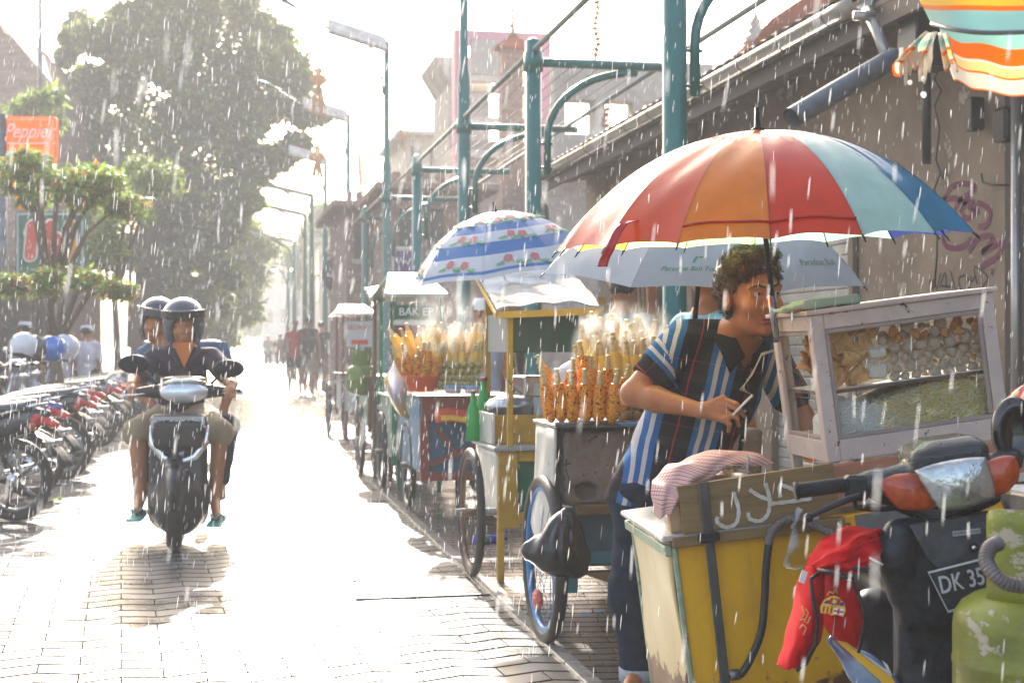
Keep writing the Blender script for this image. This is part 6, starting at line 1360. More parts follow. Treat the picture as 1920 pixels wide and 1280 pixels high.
# ---- corn cobs
CORN = mat('corn_yellow', (.92, .58, .06), .35, col2=(.94, .74, .25), sc=9, transl=.32)
GRILL = mat('corn_grilled', (.80, .26, .012), .4, col2=(.88, .42, .03), sc=26, chip=(.20, .045, .006), csc=95, cth=.545, spec=.3, transl=.22)
STALK = mat('corn_stalk', (.62, .50, .24), .55, col2=(.5, .36, .14), sc=18, bump=.2)
def cob_meshes(m, seed):
    b = MB(); b.mat(m); L, R = .165, .0285
    rowsn, kern = 14, 22
    def fn(u, v):
        t = v; r = R * (math.sin(min(1, (t + .04) * 3.5) * math.pi / 2)) * (1 - .5 * max(0, t - .55) ** 1.5 * 2)
        return Vector((r * math.cos(2 * math.pi * u), r * math.sin(2 * math.pi * u), t * L))
    vs, fs = [], []; nu, nv = rowsn * 3, kern * 3
    for i in range(nv + 1):
        for j in range(nu):
            u, v = j / nu, i / nv; p = fn(u, v); k = 1 + .055 * (abs(math.sin(math.pi * rowsn * u)) + abs(math.sin(math.pi * kern * v)) - 1.0); vs.append(Vector((p.x * k, p.y * k, p.z)))
    for i in range(nv):
        for j in range(nu): fs.append((i * nu + j, i * nu + (j + 1) % nu, (i + 1) * nu + (j + 1) % nu, (i + 1) * nu + j))
    fs.append(tuple(range(nu))[::-1]); fs.append(tuple(nv * nu + j for j in range(nu))); b.add(vs, fs, True)
    o = b.build('cob'); me = o.data; bpy.data.objects.remove(o)
    b = MB(); b.mat(STALK); r2 = random.Random(seed); b.tube([(0, 0, L - .012), (0, 0, L + .01), (.002, 0, L + .03), (.003, .002, L + .045), (.001, .004, L + .062)], [.011, .0135, .0105, .0095, .008], 9)
    for k in range(3): b.lathe([(.0125 - k * .001, L + .012 + k * .02), (.0135 - k * .001, L + .016 + k * .02), (.0115 - k * .001, L + .020 + k * .02)], n=9)
    for k in range(5): a = k * 1.3 + seed; b.tube([(.01 * math.cos(a), .01 * math.sin(a), L - .01), (.022 * math.cos(a), .022 * math.sin(a), L - .03)], [.006, .001], 4, flat=.3)
    o = b.build('stalk'); ms = o.data; bpy.data.objects.remove(o)
    return me, ms
MG, MY = cob_meshes(GRILL, 1), cob_meshes(CORN, 2)
def cob(kind, p, tilt, lab, grp, sc=1.0):
    me, ms = (MG, MY)[kind]; r = thing('corn_cob', lab, 'corn', p, (tilt[0], tilt[1], tilt[2] if len(tilt) > 2 else (p[0] * 37) % 6), grp, sc)
    for n_, d_ in (('cob', me), ('stalk', ms)): c = bpy.data.objects.new(n_, d_); COL.objects.link(c); c.parent = r
    return r
# ---------------------------------------------------------------- cart B: corn stall with the clay stove
OB = Vector((1.36, 5.6, 0))
cb_ = thing('corn_cart', 'blue corn stall with a brown clay stove face and a white side panel', 'food cart', OB)
a, c = P(1052, 795, 5.62), P(1215, 795, 5.62); zt = a.z; xl = a.x - OB.x; xr = xl + .85; yf = a.y - OB.y
b = MB(); b.mat(CLAY); zm = P(0, 945, 5.6).z
st = SDF(.009); st.bx(((xl + xr) / 2 + .01, yf + .22, (zt + zm) / 2 - .02), ((xr - xl) / 2 - .01, .2, (zt - zm) / 2 - .01), .02); 
qh = P(1105, 922, 5.62) - OB; st.ell(qh, (.055, .12, .04), .02, True); st.post = lambda f, X, Y, Z: f + .007 * wob(X, Y, Z, 22, 2) + .003 * wob(X, Y, Z, 70, 3)
st.build('clay_stove', cb_, CLAY)
b = MB(); b.mat(mat('grey_tray', (.22, .21, .2), .35, .6, col2=(.12, .11, .1))); b.box((xl - .03, yf - .03, zt - .015), (xl + .38, yf + .40, zt + .002), .006); b.tube([(xl - .03, yf - .03, zt + .004), (xl + .05, yf - .03, zt + .004), (xl + .13, yf - .032, zt + .008), (xl + .24, yf - .032, zt + .008), (xl + .26, yf - .03, zt + .002), (xl + .38, yf - .03, zt + .002)], .007, 6); b.build('stove_rim', cb_)
b = MB(); b.mat(WSH); z0_ = P(0, 1000, 5.6).z
side = [P(1027, 800, 5.95), P(1050, 797, 5.64), P(1082, 965, 5.6), P(1078, 1005, 5.6), P(1045, 960, 5.95), P(1040, 880, 6.1)]
b.grid(lambda u, v: Vector((xl - .012 - .03 * (1 - v) + .05 * (1 - v) * 0, yf + .02 + .34 * u, .36 + .1 * u + (zt - .38 - .1 * u) * v + .0)) + Vector((.006 * math.sin(7 * u + 3 * v), 0, 0)), 14, 10, True, .008); b.build('side_panel', cb_)
b = MB(); b.mat(BLUEP); b.box((xl + .03, yf + .05, .32), (xr, yf + .36, zm - .05)); b.box((xl + .15, yf + .43, .32), (xr, yf + .95, zt - .03)); b.build('lower_box', cb_)
b = MB(); b.mat(mat('blue_frame', (.05, .2, .26), .45, chip=(.15, .12, .1), csc=15, cth=.63))
for (p, q_) in (((xl + .02, yf + .02, .22), (xl + .075, yf + .075, zm - .03)), ((xl + .0751, yf + .03, .33), (xr, yf + .07, .38)), ((xr - .05, yf + .02, .0), (xr, yf + .07, zm - .04))): b.box(p, q_, .003)
b.mat(WOOD); b.box((xl + .06, yf - .02, zm - .045), (xr, yf + .05, zm - .005), .004); b.mat(mat('rough_beam', (.2, .14, .08), .7)); b.prism([(xl + .08, yf + .03, .30), (xl + .35, yf + .03, .30), (xl + .35, yf + .03, .22), (xl + .30, yf + .03, .22)], (0, .05, 0)); b.build('frame', cb_)
b = MB(); b.mat(BLUEP); b.box((xl + .18, yf + .88, .0), (xl + .23, yf + .93, .32)); b.build('leg', cb_)
b = MB(); b.mat(mat('thin_wire', (.03, .03, .03), .5)); q = [P(x, y, 5.58) - OB for x, y in ((1047, 850), (1055, 862), (1063, 860), (1058, 872), (1070, 868))]; b.tube(q, .003, 5); q = [P(x, y, 5.58) - OB for x, y in ((1063, 862), (1060, 880), (1052, 900), (1060, 925), (1068, 905), (1062, 880))]; b.tube(q, .0025, 5); b.build('wire_loop', cb_)
gB = G(1020, 1204); BR = mat('blue_rim', (.03, .17, .38), .35)
wheel_at(cb_, OB, gB.x, gB.y, .34, BR, .026)
b = MB(); b.mat(DULL); b.cyl((gB.x - OB.x, gB.y - OB.y, .34), (gB.x - OB.x + .9, gB.y - OB.y, .34), .015); b.build('axle', cb_)
o = SDF(.006); q = P(1008, 1123, 5.72); o.ell((0, 0, 0), (.022, .03, .042), .01); o.post = lambda f, X, Y, Z: f + .005 * wob(X, Y, Z, 160, 1); o = o.build('net_bundle', None, mat('red_net', (.7, .1, .06), .6, col2=(.8, .3, .25), sc=60), loc=q); tag(o, 'small red net bundle tied to the blue wheel rim', 'bundle')
# grilled corn, front row
grl = [(1037, 793, -10), (1056, 793, -6), (1076, 795, -2), (1100, 795, 1), (1124, 795, 3), (1148, 795, 7), (1162, 780, 12)]
for i, (x, y, t) in enumerate(grl): p = P(x, y, 5.60) + Vector((0, .02, 0)); cob(0, p, (math.radians(-4), math.radians(t), i), '%s charred grilled cob from the left in the front row on the clay stove' % ORD[i], 'grilled corn standing on the clay stove', .95 + .04 * math.sin(i * 3))
for i, (x, y, t) in enumerate([(1045, 770, -20), (1062, 762, -24), (1084, 768, -12), (1108, 765, -3), (1125, 765, 5), (1140, 762, 9), (1048, 752, -30), (1100, 738, -2)]): p = P(x, y, 5.74 + .03 * (i % 3)); cob(0, p, (math.radians(-8), math.radians(t), i * 2), '%s grilled cob of the stove back row, leaning among its neighbours' % ORD[i], 'grilled corn standing on the clay stove', .95)
# boiled corn behind, in a tight steaming stack
k = 0
for r_, (y0, d0, n) in enumerate(((742, 5.96, 9), (730, 6.06, 9), (718, 6.15, 9), (706, 6.24, 8), (692, 6.32, 7))):
    for i in range(n):
        x = 1092 + i * 17.5 + (r_ % 2) * 9 + rnd.uniform(-3, 3); y = y0 + rnd.uniform(-6, 6) - (8 if r_ == 3 else 0); k += 1
        cob(1, P(x, y, d0), (math.radians(rnd.uniform(-12, 8)), math.radians(-16 + 30 * i / n + rnd.uniform(-5, 5)), rnd.uniform(0, 6)), '%s boiled cob from the left in the %s row of the near steaming stack' % (ORD[i], ('front', 'second', 'third', 'fourth', 'top')[r_]), 'boiled corn stacked on the near stall', rnd.uniform(.98, 1.12))
FR = mat('brown_fruit', (.30, .19, .05), .5, col2=(.2, .12, .04), sc=20)
b = MB(); b.mat(FR); b.ball((0, 0, 0), 1, 12); o = b.build('fruit'); FM = o.data; bpy.data.objects.remove(o)
for i, (x, y) in enumerate([(1168, 742), (1186, 740), (1172, 760), (1190, 762), (1178, 780), (1196, 782), (1200, 752), (1168, 788)]):
    o = bpy.data.objects.new('yam', FM); COL.objects.link(o); o.location = P(x, y, 5.95 - .03 * (y > 770)); o.scale = (.025, .022, .023); o.rotation_euler = (i, i, 0); tag(o, 'round brown boiled root %s beside the grilled cobs' % ('at the top left', 'at the top right', 'in the second row left', 'in the second row middle', 'in the third row left', 'in the third row right', 'half behind the shirt', 'lowest on the stove')[i], 'root vegetable', 'boiled roots beside the corn')
b = MB(); b.mat(mat('pale_pot', (.5, .5, .55), .35)); q = P(1080, 712, 6.0); b.lathe([(.055, -.12), (.065, -.02), (.072, .03), (.078, .05), (.07, .048), (.06, .0)], q, 20, cap=False); o = thing('paper_pot', 'pale pot lined with crumpled plastic behind the grilled corn', 'pot', q); b.M = None; b.v = [tuple(Vector(v) - q) for v in b.v]; b.build('pot_body', o)
s_ = SDF(.005); s_.ell((0, 0, .05), (.07, .06, .03), .02); s_.post = lambda f, X, Y, Z: f + .009 * wob(X, Y, Z, 50, 3); s_.build('plastic_liner', o, mat('liner', (.68, .68, .74), .3, transl=.4))
for i, (x, y, lab) in enumerate(((1232, 796, 'shallow blue rimmed dish at the stove edge beside the shirt'),)):
    o = thing('dish', lab, 'dish', P(1190, 798, 5.58)); b = MB(); b.mat(mat('blue_rim_dish', (.12, .35, .6), .3)); b.lathe([(.05, 0), (.075, .012), (.078, .014), (.05, .006), (0, .005)], n=24, cap=False); b.build('bowl', o)
# steam above the stack: thin wisps of vapour
def steam(nm, lab, c, r, dens):
    m = bpy.data.materials.new(nm); m.use_nodes = True; N, L = m.node_tree.nodes, m.node_tree.links; N.remove(N['Principled BSDF']); v = N.new('ShaderNodeVolumePrincipled'); v.inputs['Color'].default_value = (.95, .95, .95, 1); v.inputs['Anisotropy'].default_value = .4
    tc = N.new('ShaderNodeTexCoord'); mp = N.new('ShaderNodeMapping'); mp.inputs['Scale'].default_value = (1, 1, .5); L.new(tc.outputs['Object'], mp.inputs[0]); n = N.new('ShaderNodeTexNoise'); n.inputs['Scale'].default_value = 1.6; n.inputs['Detail'].default_value = 4; n.inputs['Distortion'].default_value = 1.6; L.new(mp.outputs[0], n.inputs[0])
    mr = N.new('ShaderNodeMapRange'); mr.inputs[1].default_value = .5; mr.inputs[2].default_value = .68; mr.inputs[4].default_value = dens; L.new(n.outputs[0], mr.inputs[0])
    ln = N.new('ShaderNodeVectorMath'); ln.operation = 'LENGTH'; L.new(tc.outputs['Object'], ln.inputs[0]); m2 = N.new('ShaderNodeMapRange'); m2.inputs[1].default_value = .4; m2.inputs[2].default_value = 1; m2.inputs[3].default_value = 1; m2.inputs[4].default_value = 0; L.new(ln.outputs['Value'], m2.inputs[0])
    mu = N.new('ShaderNodeMath'); mu.operation = 'MULTIPLY'; L.new(mr.outputs[0], mu.inputs[0]); L.new(m2.outputs[0], mu.inputs[1]); L.new(mu.outputs[0], v.inputs['Density']); L.new(v.outputs[0], N['Material Output'].inputs['Volume'])
    b = MB(); b.mat(m); b.ball((0, 0, 0), 1, 14); o = b.build('steam', None, loc=c); o.scale = r; tag(o, lab, 'steam', kind='stuff')
steam('vapour_near', 'thin white steam rising from the near boiled corn', P(1175, 655, 6.15), (.26, .22, .24), 22)
steam('vapour_far', 'faint steam drifting above the second corn stall', P(840, 600, 9.6), (.3, .25, .28), 3.5)
# black bag hanging on the stall
bg_ = SDF(.006); q = [P(1062, 960, 5.42), P(1050, 1000, 5.42), P(1030, 1040, 5.42), P(1060, 1060, 5.44), P(1000, 1035, 5.42)]; O_ = q[0].copy()
R0 = Vector((0, 0, 0)); L_ = lambda x, y, d=5.42: P(x, y, d) - O_
bg_.cap(L_(1063, 962), L_(1055, 990), .018, .05, .03); bg_.cap(L_(1055, 990), L_(1040, 1030), .06, .085, .04); bg_.cap(L_(1040, 1030), L_(992, 1032), .075, .035, .05); bg_.cap(L_(1045, 1035), L_(1078, 1060), .08, .05, .04); bg_.cap(L_(1060, 990), L_(1080, 1040), .04, .05, .04)
def bagpost(f, X, Y, Z):
    a = np.arctan2(X * CT - Y * ST, -(Z - .06)); return f + .0045 * np.sin(a * 26 + 3 * wob(X, Y, Z, 14, 1)) * np.clip((-Z) * 14, .2, 1) * np.clip(1.5 + Z * 6, 0, 1) + .003 * wob(X, Y, Z, 40, 2)
bg_.post = bagpost
o = bg_.build('rubbish_bag', None, mat('black_bag', (.008, .008, .009), .24, spec=.5, bump=.3, bsc=30), loc=O_); tag(o, 'full black plastic rubbish bag hanging from the corn stall corner', 'rubbish bag')
# ---------------------------------------------------------------- cart C: yellow and green noodle stall
OC = Vector((1.36, 7.1, 0)); cc = thing('food_stall', 'yellow framed stall with green panels, a tin roof and a silver pot', 'food cart', OC)
FCc = Frame(OC); at = lambda x, y, v, ax=1: FCc.at(x, y, ax, v)
y0 = (P(935, 900, 7.18).y - OC.y); A = at(935, 838, y0); xl = A.x; zt = A.z; xr = xl + .72; yb2 = y0 + .64
YF = mat('yellow_frame', (.55, .32, .02), .45, col2=(.38, .2, .02), sc=6, chip=(.16, .1, .05), csc=18, cth=.62, bump=.2)
b = MB(); b.mat(YF)
for x in (xl, xr - .05): b.box((x, y0, .28), (x + .1 if x == xl else x + .05, y0 + .05, zt - .02), .003)
b.box((xl + .1, y0 + .003, zt - .075), (xr - .05, y0 + .047, zt - .02), .003); b.box((xl + .1, y0 + .003, .3), (xr - .05, y0 + .047, .36), .003); b.box((xl - .005, y0, 0), (xl + .03, y0 + .035, .28), .003); b.box((xr - .05, yb2, 0), (xr, yb2 + .04, .6)); b.build('frame', cc)
b = MB(); b.mat(GRNP); b.box((xl + .101, y0 + .02, .361), (xr - .051, y0 + .035, zt - .076)); b.build('green_panel', cc)
b = MB(); b.mat(WSH); b.grid(lambda u, v: (xl - .008 + .05 * (1 - v) * (1 if v < .3 else .9), y0 + .02 + .6 * (1 - u), .3 + (zt - .33) * v), 10, 8, True, .01); b.build('side_panel', cc)
b = MB(); b.mat(mat('counter_grey', (.34, .34, .32), .3, col2=(.22, .21, .2), sc=6)); b.box((xl - .03, y0 - .03, zt - .019), (xr + .05, yb2, zt), .004); b.build('counter', cc)
b = MB(); b.mat(YF)
bxo = at(985, 785, y0 + .15); b.box((xl + .0, y0 + .22, zt + .001), (xl + .30, y0 + .25, zt + .15), .003); b.mat(WSH); b.box((xl - .005, y0 + .18, zt + .001), (xl + .015, y0 + .62, zt + .16), .003); b.mat(YF); b.box((xl + .016, y0 + .59, zt + .001), (xl + .3, y0 + .62, zt + .15)); b.build('side_tray', cc)
px_ = at(955, 700, y0 + .03)
b = MB(); b.mat(YF); zr = P(0, 578, 7.2).z
b.box((px_.x - .014, y0 + .0, zt + .001), (px_.x + .014, y0 + .028, zr), .002); b.build('post', cc); b = MB(); b.mat(YF); b.box((px_.x - .02, y0 + .6, zt), (px_.x + .01, y0 + .63, zr + .08), .002); b.build('post', cc); b = MB(); b.mat(YF); b.box((xr - .04, y0 + .6, zt), (xr, y0 + .63, zr + .08)); b.build('post', cc)
pA, pB_, pC_, pD_ = P(932, 582, 7.15), P(1128, 575, 7.15), P(1060, 490, 8.25), P(888, 505, 8.25); RO = [v - OC for v in (pA, pB_, pC_, pD_)]
b = MB(); b.mat(TIN); b.grid(lambda u, v: RO[0].lerp(RO[1], u).lerp(RO[3].lerp(RO[2], u), v) + Vector((0, 0, .03 * math.sin(math.pi * u) * (1 - .4 * v) + .006 * math.sin(19 * u + 5 * v) + .004 * math.sin(23 * v + 9 * u))), 28, 24, True, .004); b.build('tin_roof', cc)
b = MB(); b.mat(mat('yellow_edge', (.75, .42, .03), .45, col2=(.6, .3, .02), sc=8)); b.bar(RO[0] + Vector((.01, .01, -.022)), RO[1] + Vector((-.02, .01, -.022)), .012, .035); b.bar(RO[0] + Vector((.0, .02, -.025)), RO[3] + Vector((0, 0, -.02)), .012, .03); b.build('roof_edge', cc)
g0, g1 = at(953, 583, y0 + .05), at(1085, 660, y0 + .05)
b = MB(); b.mat(mat('dark_green_sign', (.012, .07, .04), .35, col2=(.008, .05, .03), sc=4)); b.box((g0.x, y0 + .05, g1.z), (g1.x, y0 + .075, g0.z - .01), .003); b.mat(mat('grey_side', (.3, .3, .27), .5)); b.box((g0.x - .005, y0 + .076, g1.z + .0), (g0.x + .01, y0 + .6, g0.z - .01), .002); b.build('sign_board', cc)
b = MB(); b.mat(STEEL); q0, q1 = at(983, 705, y0 + .35), at(1035, 828, y0 + .35); b.box((q0.x, y0 + .35, zt + .001), (q1.x + .15, y0 + .7, q0.z), .008); b.mat(mat('pane_grey', (.45, .5, .5), .1)); b.box((q0.x + .05, y0 + .344, zt + .03), (q1.x + .1, y0 + .349, q0.z - .04)); b.build('steel_cabinet', cc)
gC = G(883, 1080); RB = mat('rusty_rim', (.20, .12, .07), .5, col2=(.1, .06, .04), sc=20)
wheel_at(cc, OC, gC.x, gC.y, .335, RB, .022, 'rusty spoked wheel with worn tyre'); wheel_at(cc, OC, gC.x + .85, gC.y, .335, RB, .022)
b = MB(); b.mat(DULL); b.cyl((gC.x - OC.x - .08, gC.y - OC.y, .335), (gC.x - OC.x + .9, gC.y - OC.y, .335), .02); b.build('axle', cc)
b = MB(); b.mat(BLK); q = [P(x, y, 7.1) - OC for x, y in ((952, 712), (965, 728), (985, 742), (1015, 743))]; b.tube(q, .008, 6, flat=.4); b.build('strap', cc)
pq = OC + Vector((xl + .145, y0 + .42, zt + .04)); po = thing('cooking_pot', 'silver aluminium pot with a domed lid on the yellow stall', 'pot', pq)
b = MB(); b.mat(mat('aluminium', (.5, .5, .5), .28, .85, col2=(.4, .4, .4), sc=6)); b.lathe([(.11, 0), (.125, .01), (.128, .14), (.135, .145), (.135, .15), (.12, .15), (.11, .02), (0, .015)], n=32, cap=False); b.build('pot_body', po)
b = MB(); b.mat(MATS['aluminium']); b.lathe([(.14, .151), (.138, .158), (.11, .19), (.05, .205), (.002, .208)], n=32, cap=False); b.mat(BLK); b.lathe([(.012, .2), (.012, .22), (.025, .225), (.025, .238), (.0, .24)], n=14, cap=False); b.build('lid', po)
def bottle(loc, h, lab, m, liq=None, capm=None):
    o = thing('bottle', lab, 'bottle', loc); b = MB(); b.mat(m); b.lathe([(.0, 0), (.032 * h / .25, 0), (.034 * h / .25, .01), (.034 * h / .25, h * .52), (.026 * h / .25, h * .66), (.013 * h / .25, h * .78), (.012 * h / .25, h * .94), (.0, h * .95)], n=18, cap=False); b.build('glass_body', o); b = MB(); b.mat(capm or REDP); b.lathe([(.0145 * h / .25, h * .94), (.0145 * h / .25, h), (0, h)], n=12, cap=False); b.build('cap', o); return o
BG = mat('bottle_green', (.03, .32, .08), .08, trans=0, transl=.45, coat=.5)
bottle(OC + Vector((xl + .03, y0 + .60, zt)), .34, 'tall green glass bottle standing left of the silver pot', BG); bottle(OC + Vector((xl - .045, y0 + .50, zt)), .27, 'shorter green bottle at the tray corner, in front of the tall one', BG)
o = thing('litter_bottle', 'crushed blue plastic bottle lying on the pavement behind the wheel', 'bottle', G(912, 1020) + Vector((.02, 0, .03)), (0, math.pi / 2, .3)); b = MB(); b.mat(mat('blue_plastic', (.03, .06, .5), .2, transl=.4)); b.lathe([(.0, -.11), (.028, -.11), (.032, -.06), (.026, 0), (.032, .05), (.03, .07), (.014, .10), (.014, .115), (.0, .115)], n=16, cap=False); b.build('plastic_body', o); b = MB(); b.mat(mat('green_label', (.05, .2, .05), .5)); b.lathe([(.033, -.08), (.033, -.02)], n=16, cap=False); b.build('label', o)
for i, (x, y) in enumerate(((1095, 1155), (1122, 1150))): b = MB(); b.mat(mat('blue_scrap', (.02, .18, .6), .4)); q = G(x, y); b.add([q + Vector((-.02, 0, .009)), q + Vector((.03, -.01, .009)), q + Vector((.025, .012, .014)), q + Vector((-.015, .01, .011))], [(0, 1, 2, 3)]); tag(b.build('plastic_scrap'), 'tiny bright blue plastic scrap on the bricks, %s one' % ('left', 'right')[i], 'scrap', 'blue plastic scraps on the pavement')
# ---------------------------------------------------------------- cart D: second corn stall, blue with a red cross
OD = Vector((1.36, 9.6, 0)); cd = thing('corn_cart', 'blue corn stall with crossed red bars, an orange tub in front', 'food cart', OD); FD = Frame(OD)
y0 = P(800, 800, 9.7).y - OD.y; A, B2 = FD.at(791, 742, 1, y0), FD.at(905, 742, 1, y0); xl, xr, zt = A.x, B2.x + .25, A.z; zb = FD.at(800, 885, 1, y0).z
b = MB(); b.mat(BLUEP); b.box((xl + .02, y0 + .02, zb), (xr, y0 + 1.2, zt - .16)); b.build('body', cd)
b = MB(); b.mat(REDP); b.box((xl, y0 - .02, zt - .159), (xr, y0 + .6, zt - .01)); b.bar((xl + .06, y0 + .005, zb + .05), (xr, y0 + .005, zt - .22), .02, .035); b.bar((xl + .1, y0 + .0, zt - .22), (xl + .25, y0 + .0, zb + .1), .02, .035); b.box((xl - .01, y0 - .01, zb - .06), (xl + .05, y0 + .05, zt - .16), .003); b.box((xl + .051, y0 - .005, zb - .06), (xr, y0 + .045, zb - .002)); b.build('red_frame', cd)
b = MB(); b.mat(mat('banner_red', (.75, .08, .03), .4)); b.grid(lambda u, v: (xl + .08 + .42 * u, y0 - .03 - .06 * (1 - v), zt - .18 + .09 * v + .01 * math.sin(7 * u)), 12, 5, True, .003); b.mat(mat('banner_yellow', (.85, .5, .03), .4)); b.grid(lambda u, v: (xl + .12 + .3 * u, y0 - .072 - .02 * (1 - v), zt - .165 + .035 * v + .02 * math.sin(9 * u) * u), 8, 3, True, .002); b.build('printed_banner', cd)
b = MB(); b.mat(DULL); b.box((xl - .03, y0 - .03, zt - .009), (xr + .02, y0 + 1.2, zt + .003), .004); b.build('counter', cd)
b = MB(); b.mat(mat('lightblue_side', (.12, .25, .35), .5, col2=(.08, .18, .26))); b.box((xl - .012, y0 + .05, zb), (xl + .008, y0 + 1.15, zt - .02)); b.build('side_panel', cd)
gD = G(765, 956); wheel_at(cd, OD, gD.x, gD.y, .33, DULL); wheel_at(cd, OD, gD.x + .8, gD.y, .33, DULL)
b = MB(); b.mat(DARKM); b.box((xl + .25, y0 + .1, 0), (xl + .29, y0 + .14, zb)); b.build('leg', cd); b = MB(); b.mat(DARKM); b.box((xr - .05, y0 + .9, 0), (xr, y0 + .95, zb)); b.build('leg', cd)
o = thing('plastic_tub', 'orange plastic tub holding grilled cobs on the blue stall', 'tub', P(790, 735, 9.6)); b = MB(); b.mat(mat('orange_tub', (.78, .13, .02), .35, transl=.2)); b.lathe([(.085, .005), (.125, .10), (.132, .105), (.132, .112), (.12, .108), (.08, .015)], n=24, cap=False, sx=1.0, sy=.8); b.build('tub_body', o)
for i in range(8): cob(0, P(765 + i * 7.5, 712 - 10 * (i % 2), 9.62), (math.radians(rnd.uniform(-10, 5)), math.radians(-28 + 7 * i), i), '%s grilled cob from the left in the orange tub' % ORD[i], 'grilled corn in the orange tub', 1.0)
for r_, (yy, d0, n) in enumerate(((690, 9.75, 14), (672, 9.9, 14), (668, 10.05, 13))):
    for i in range(n): x = 765 + i * 10.2 + rnd.uniform(-3, 3); cob(1, P(x, yy + rnd.uniform(-5, 5) + 14 * (r_ == 0), d0), (math.radians(rnd.uniform(-12, 5)), math.radians(-30 + 45 * i / n + rnd.uniform(-6, 6)), i), '%s boiled cob from the left in the %s row of the farther stack' % (ORD[i], ('front', 'middle', 'back')[r_]), 'boiled corn stacked on the farther stall', 1.05)
GF = mat('olive_fruit', (.34, .30, .08), .5, col2=(.25, .2, .05), sc=12); b = MB(); b.mat(GF); b.ball((0, 0, 0), 1, 10); o = b.build('fruit'); FM2 = o.data; bpy.data.objects.remove(o)
for r_ in range(4):
    for i in range(6):
        o = bpy.data.objects.new('root_vegetable', FM2); COL.objects.link(o); o.location = P(824 + i * 13.5 + (r_ % 2) * 6, 722 - r_ * 12.5, 9.62 + .02 * r_); o.scale = (.026, .024, .024); o.rotation_euler = (i, r_, 0); tag(o, '%s olive brown root from the tub in the %s row on the blue stall' % (ORD[i], ('bottom', 'second', 'third', 'top')[r_]), 'root vegetable', 'round boiled roots on the farther stall')
for i, (x, lab) in enumerate(((850, 'small clear box with a blue lid in front of the roots'), (886, 'blue lidded box half cut off by the wooden tray'))): o = thing('food_box', lab, 'box', P(x, 738, 9.5)); b = MB(); b.mat(mat('box_clear', (.5, .42, .38), .2)); b.lathe([(.05, 0), (.058, .04)], n=18); b.build('box_body', o); b = MB(); b.mat(mat('lid_blue', (.1, .3, .6), .3)); b.lathe([(.062, .041), (.062, .052), (.0, .054)], n=18, cap=False); b.build('lid', o)
# ---------------------------------------------------------------- carts E, F, G farther along
def simple_cart(O, lab, px0, px1, ytop, ybot, dd, bodym, framem, roof=None, roofm=None, wheelpx=None, R=.33, sign=None, h2=None, depth=1.1):
    o = thing('food_stall', lab, 'food cart', O); F_2 = Frame(O); y0 = P(px0, ytop, dd).y - O.y; A, B2 = F_2.at(px0, ytop, 1, y0), F_2.at(px1, ybot, 1, y0)
    b = MB(); b.mat(bodym); b.box((A.x + .02, y0 + .02, B2.z), (B2.x - .02, y0 + depth, A.z - .02)); b.build('body', o)
    b = MB(); b.mat(framem)
    for x in (A.x, B2.x - .04): b.box((x, y0, B2.z - .05), (x + .04, y0 + .04, A.z - .021), .003); b.box((x, y0 + depth, 0.3), (x + .04, y0 + depth + .04, A.z - .021))
    b.box((A.x - .03, y0 - .03, A.z - .02), (B2.x + .03, y0 + depth + .05, A.z), .003); b.build('frame', o)
    if roof:
        r0, r1, r2_, zt_, zb_ = roof                           # px left/right, y px eave, heights
        a, c = F_2.at(r0, zt_, 1, y0 - .1), F_2.at(r1, zt_, 1, y0 - .1)
        for x in (A.x + .01, B2.x - .04):
            b = MB(); b.mat(framem); b.box((x, y0 + .01, A.z), (x + .03, y0 + .04, a.z), .002); b.build('post', o); b = MB(); b.mat(framem); b.box((x, y0 + depth - .04, A.z), (x + .03, y0 + depth - .01, a.z), .002); b.build('post', o)
        b = MB(); b.mat(roofm); rise = r2_
        b.prism([(a.x, y0 - .12, a.z), (c.x, y0 - .12, a.z), (c.x - .1, y0 + depth * .5, a.z + rise), (a.x + .1, y0 + depth * .5, a.z + rise)], (0, 0, .03)); b.prism([(a.x + .1, y0 + depth * .5, a.z + rise), (c.x - .1, y0 + depth * .5, a.z + rise), (c.x, y0 + depth + .1, a.z), (a.x, y0 + depth + .1, a.z)], (0, 0, .03)); b.build('roof', o)
    for k, (wx, wd) in enumerate(wheelpx or []):
        g = P(wx, 649, wd); wheel_at(o, O, g.x, g.y, R, DULL, sp=14)
    b = MB(); b.mat(framem); b.box((B2.x - .06, y0 + .05, 0), (B2.x - .02, y0 + .09, B2.z)); b.build('leg', o); b = MB(); b.mat(framem); b.box((A.x + .05, y0 + .05, 0), (A.x + .09, y0 + .09, B2.z)); b.build('leg', o)
    return o, F_2, A, B2, y0
GTP = mat('green_post', (.02, .2, .09), .45); GRR = mat('pale_roof', (.38, .40, .34), .4, .3)
OE = Vector((1.4, 11.6, 0)); oe, FE, A, B2, y0 = simple_cart(OE, 'stall with a pale roof and a green lettered board on green posts', 735, 835, 742, 860, 11.7, mat('pale_green_body', (.3, .36, .28), .5), GTP, (722, 840, .2, 556, 0), GRR, [(715, 11.8), (752, 11.9)])
q0, q1 = FE.at(740, 572, 1, y0), FE.at(818, 598, 1, y0); b = MB(); b.mat(GRNP); b.box((q0.x, y0 - .02, q1.z), (q1.x, y0 - .001, q0.z)); b.mat(SW); b.text('BAK EP', .09, Matrix.Translation(((q0.x + q1.x) / 2, y0 - .024, (q0.z + q1.z) / 2)) @ Matrix.Rotation(math.pi / 2, 4, 'X'), .002); b.mat(WHITEP); b.box((q0.x, y0 - .015, q1.z - .05), (q1.x, y0 - .001, q1.z - .01)); b.mat(mat('maroon_board', (.2, .05, .04), .6)); b.box((q0.x, y0 - .01, q1.z - .22), (q1.x, y0 - .001, q1.z - .052)); b.build('sign_board', oe)
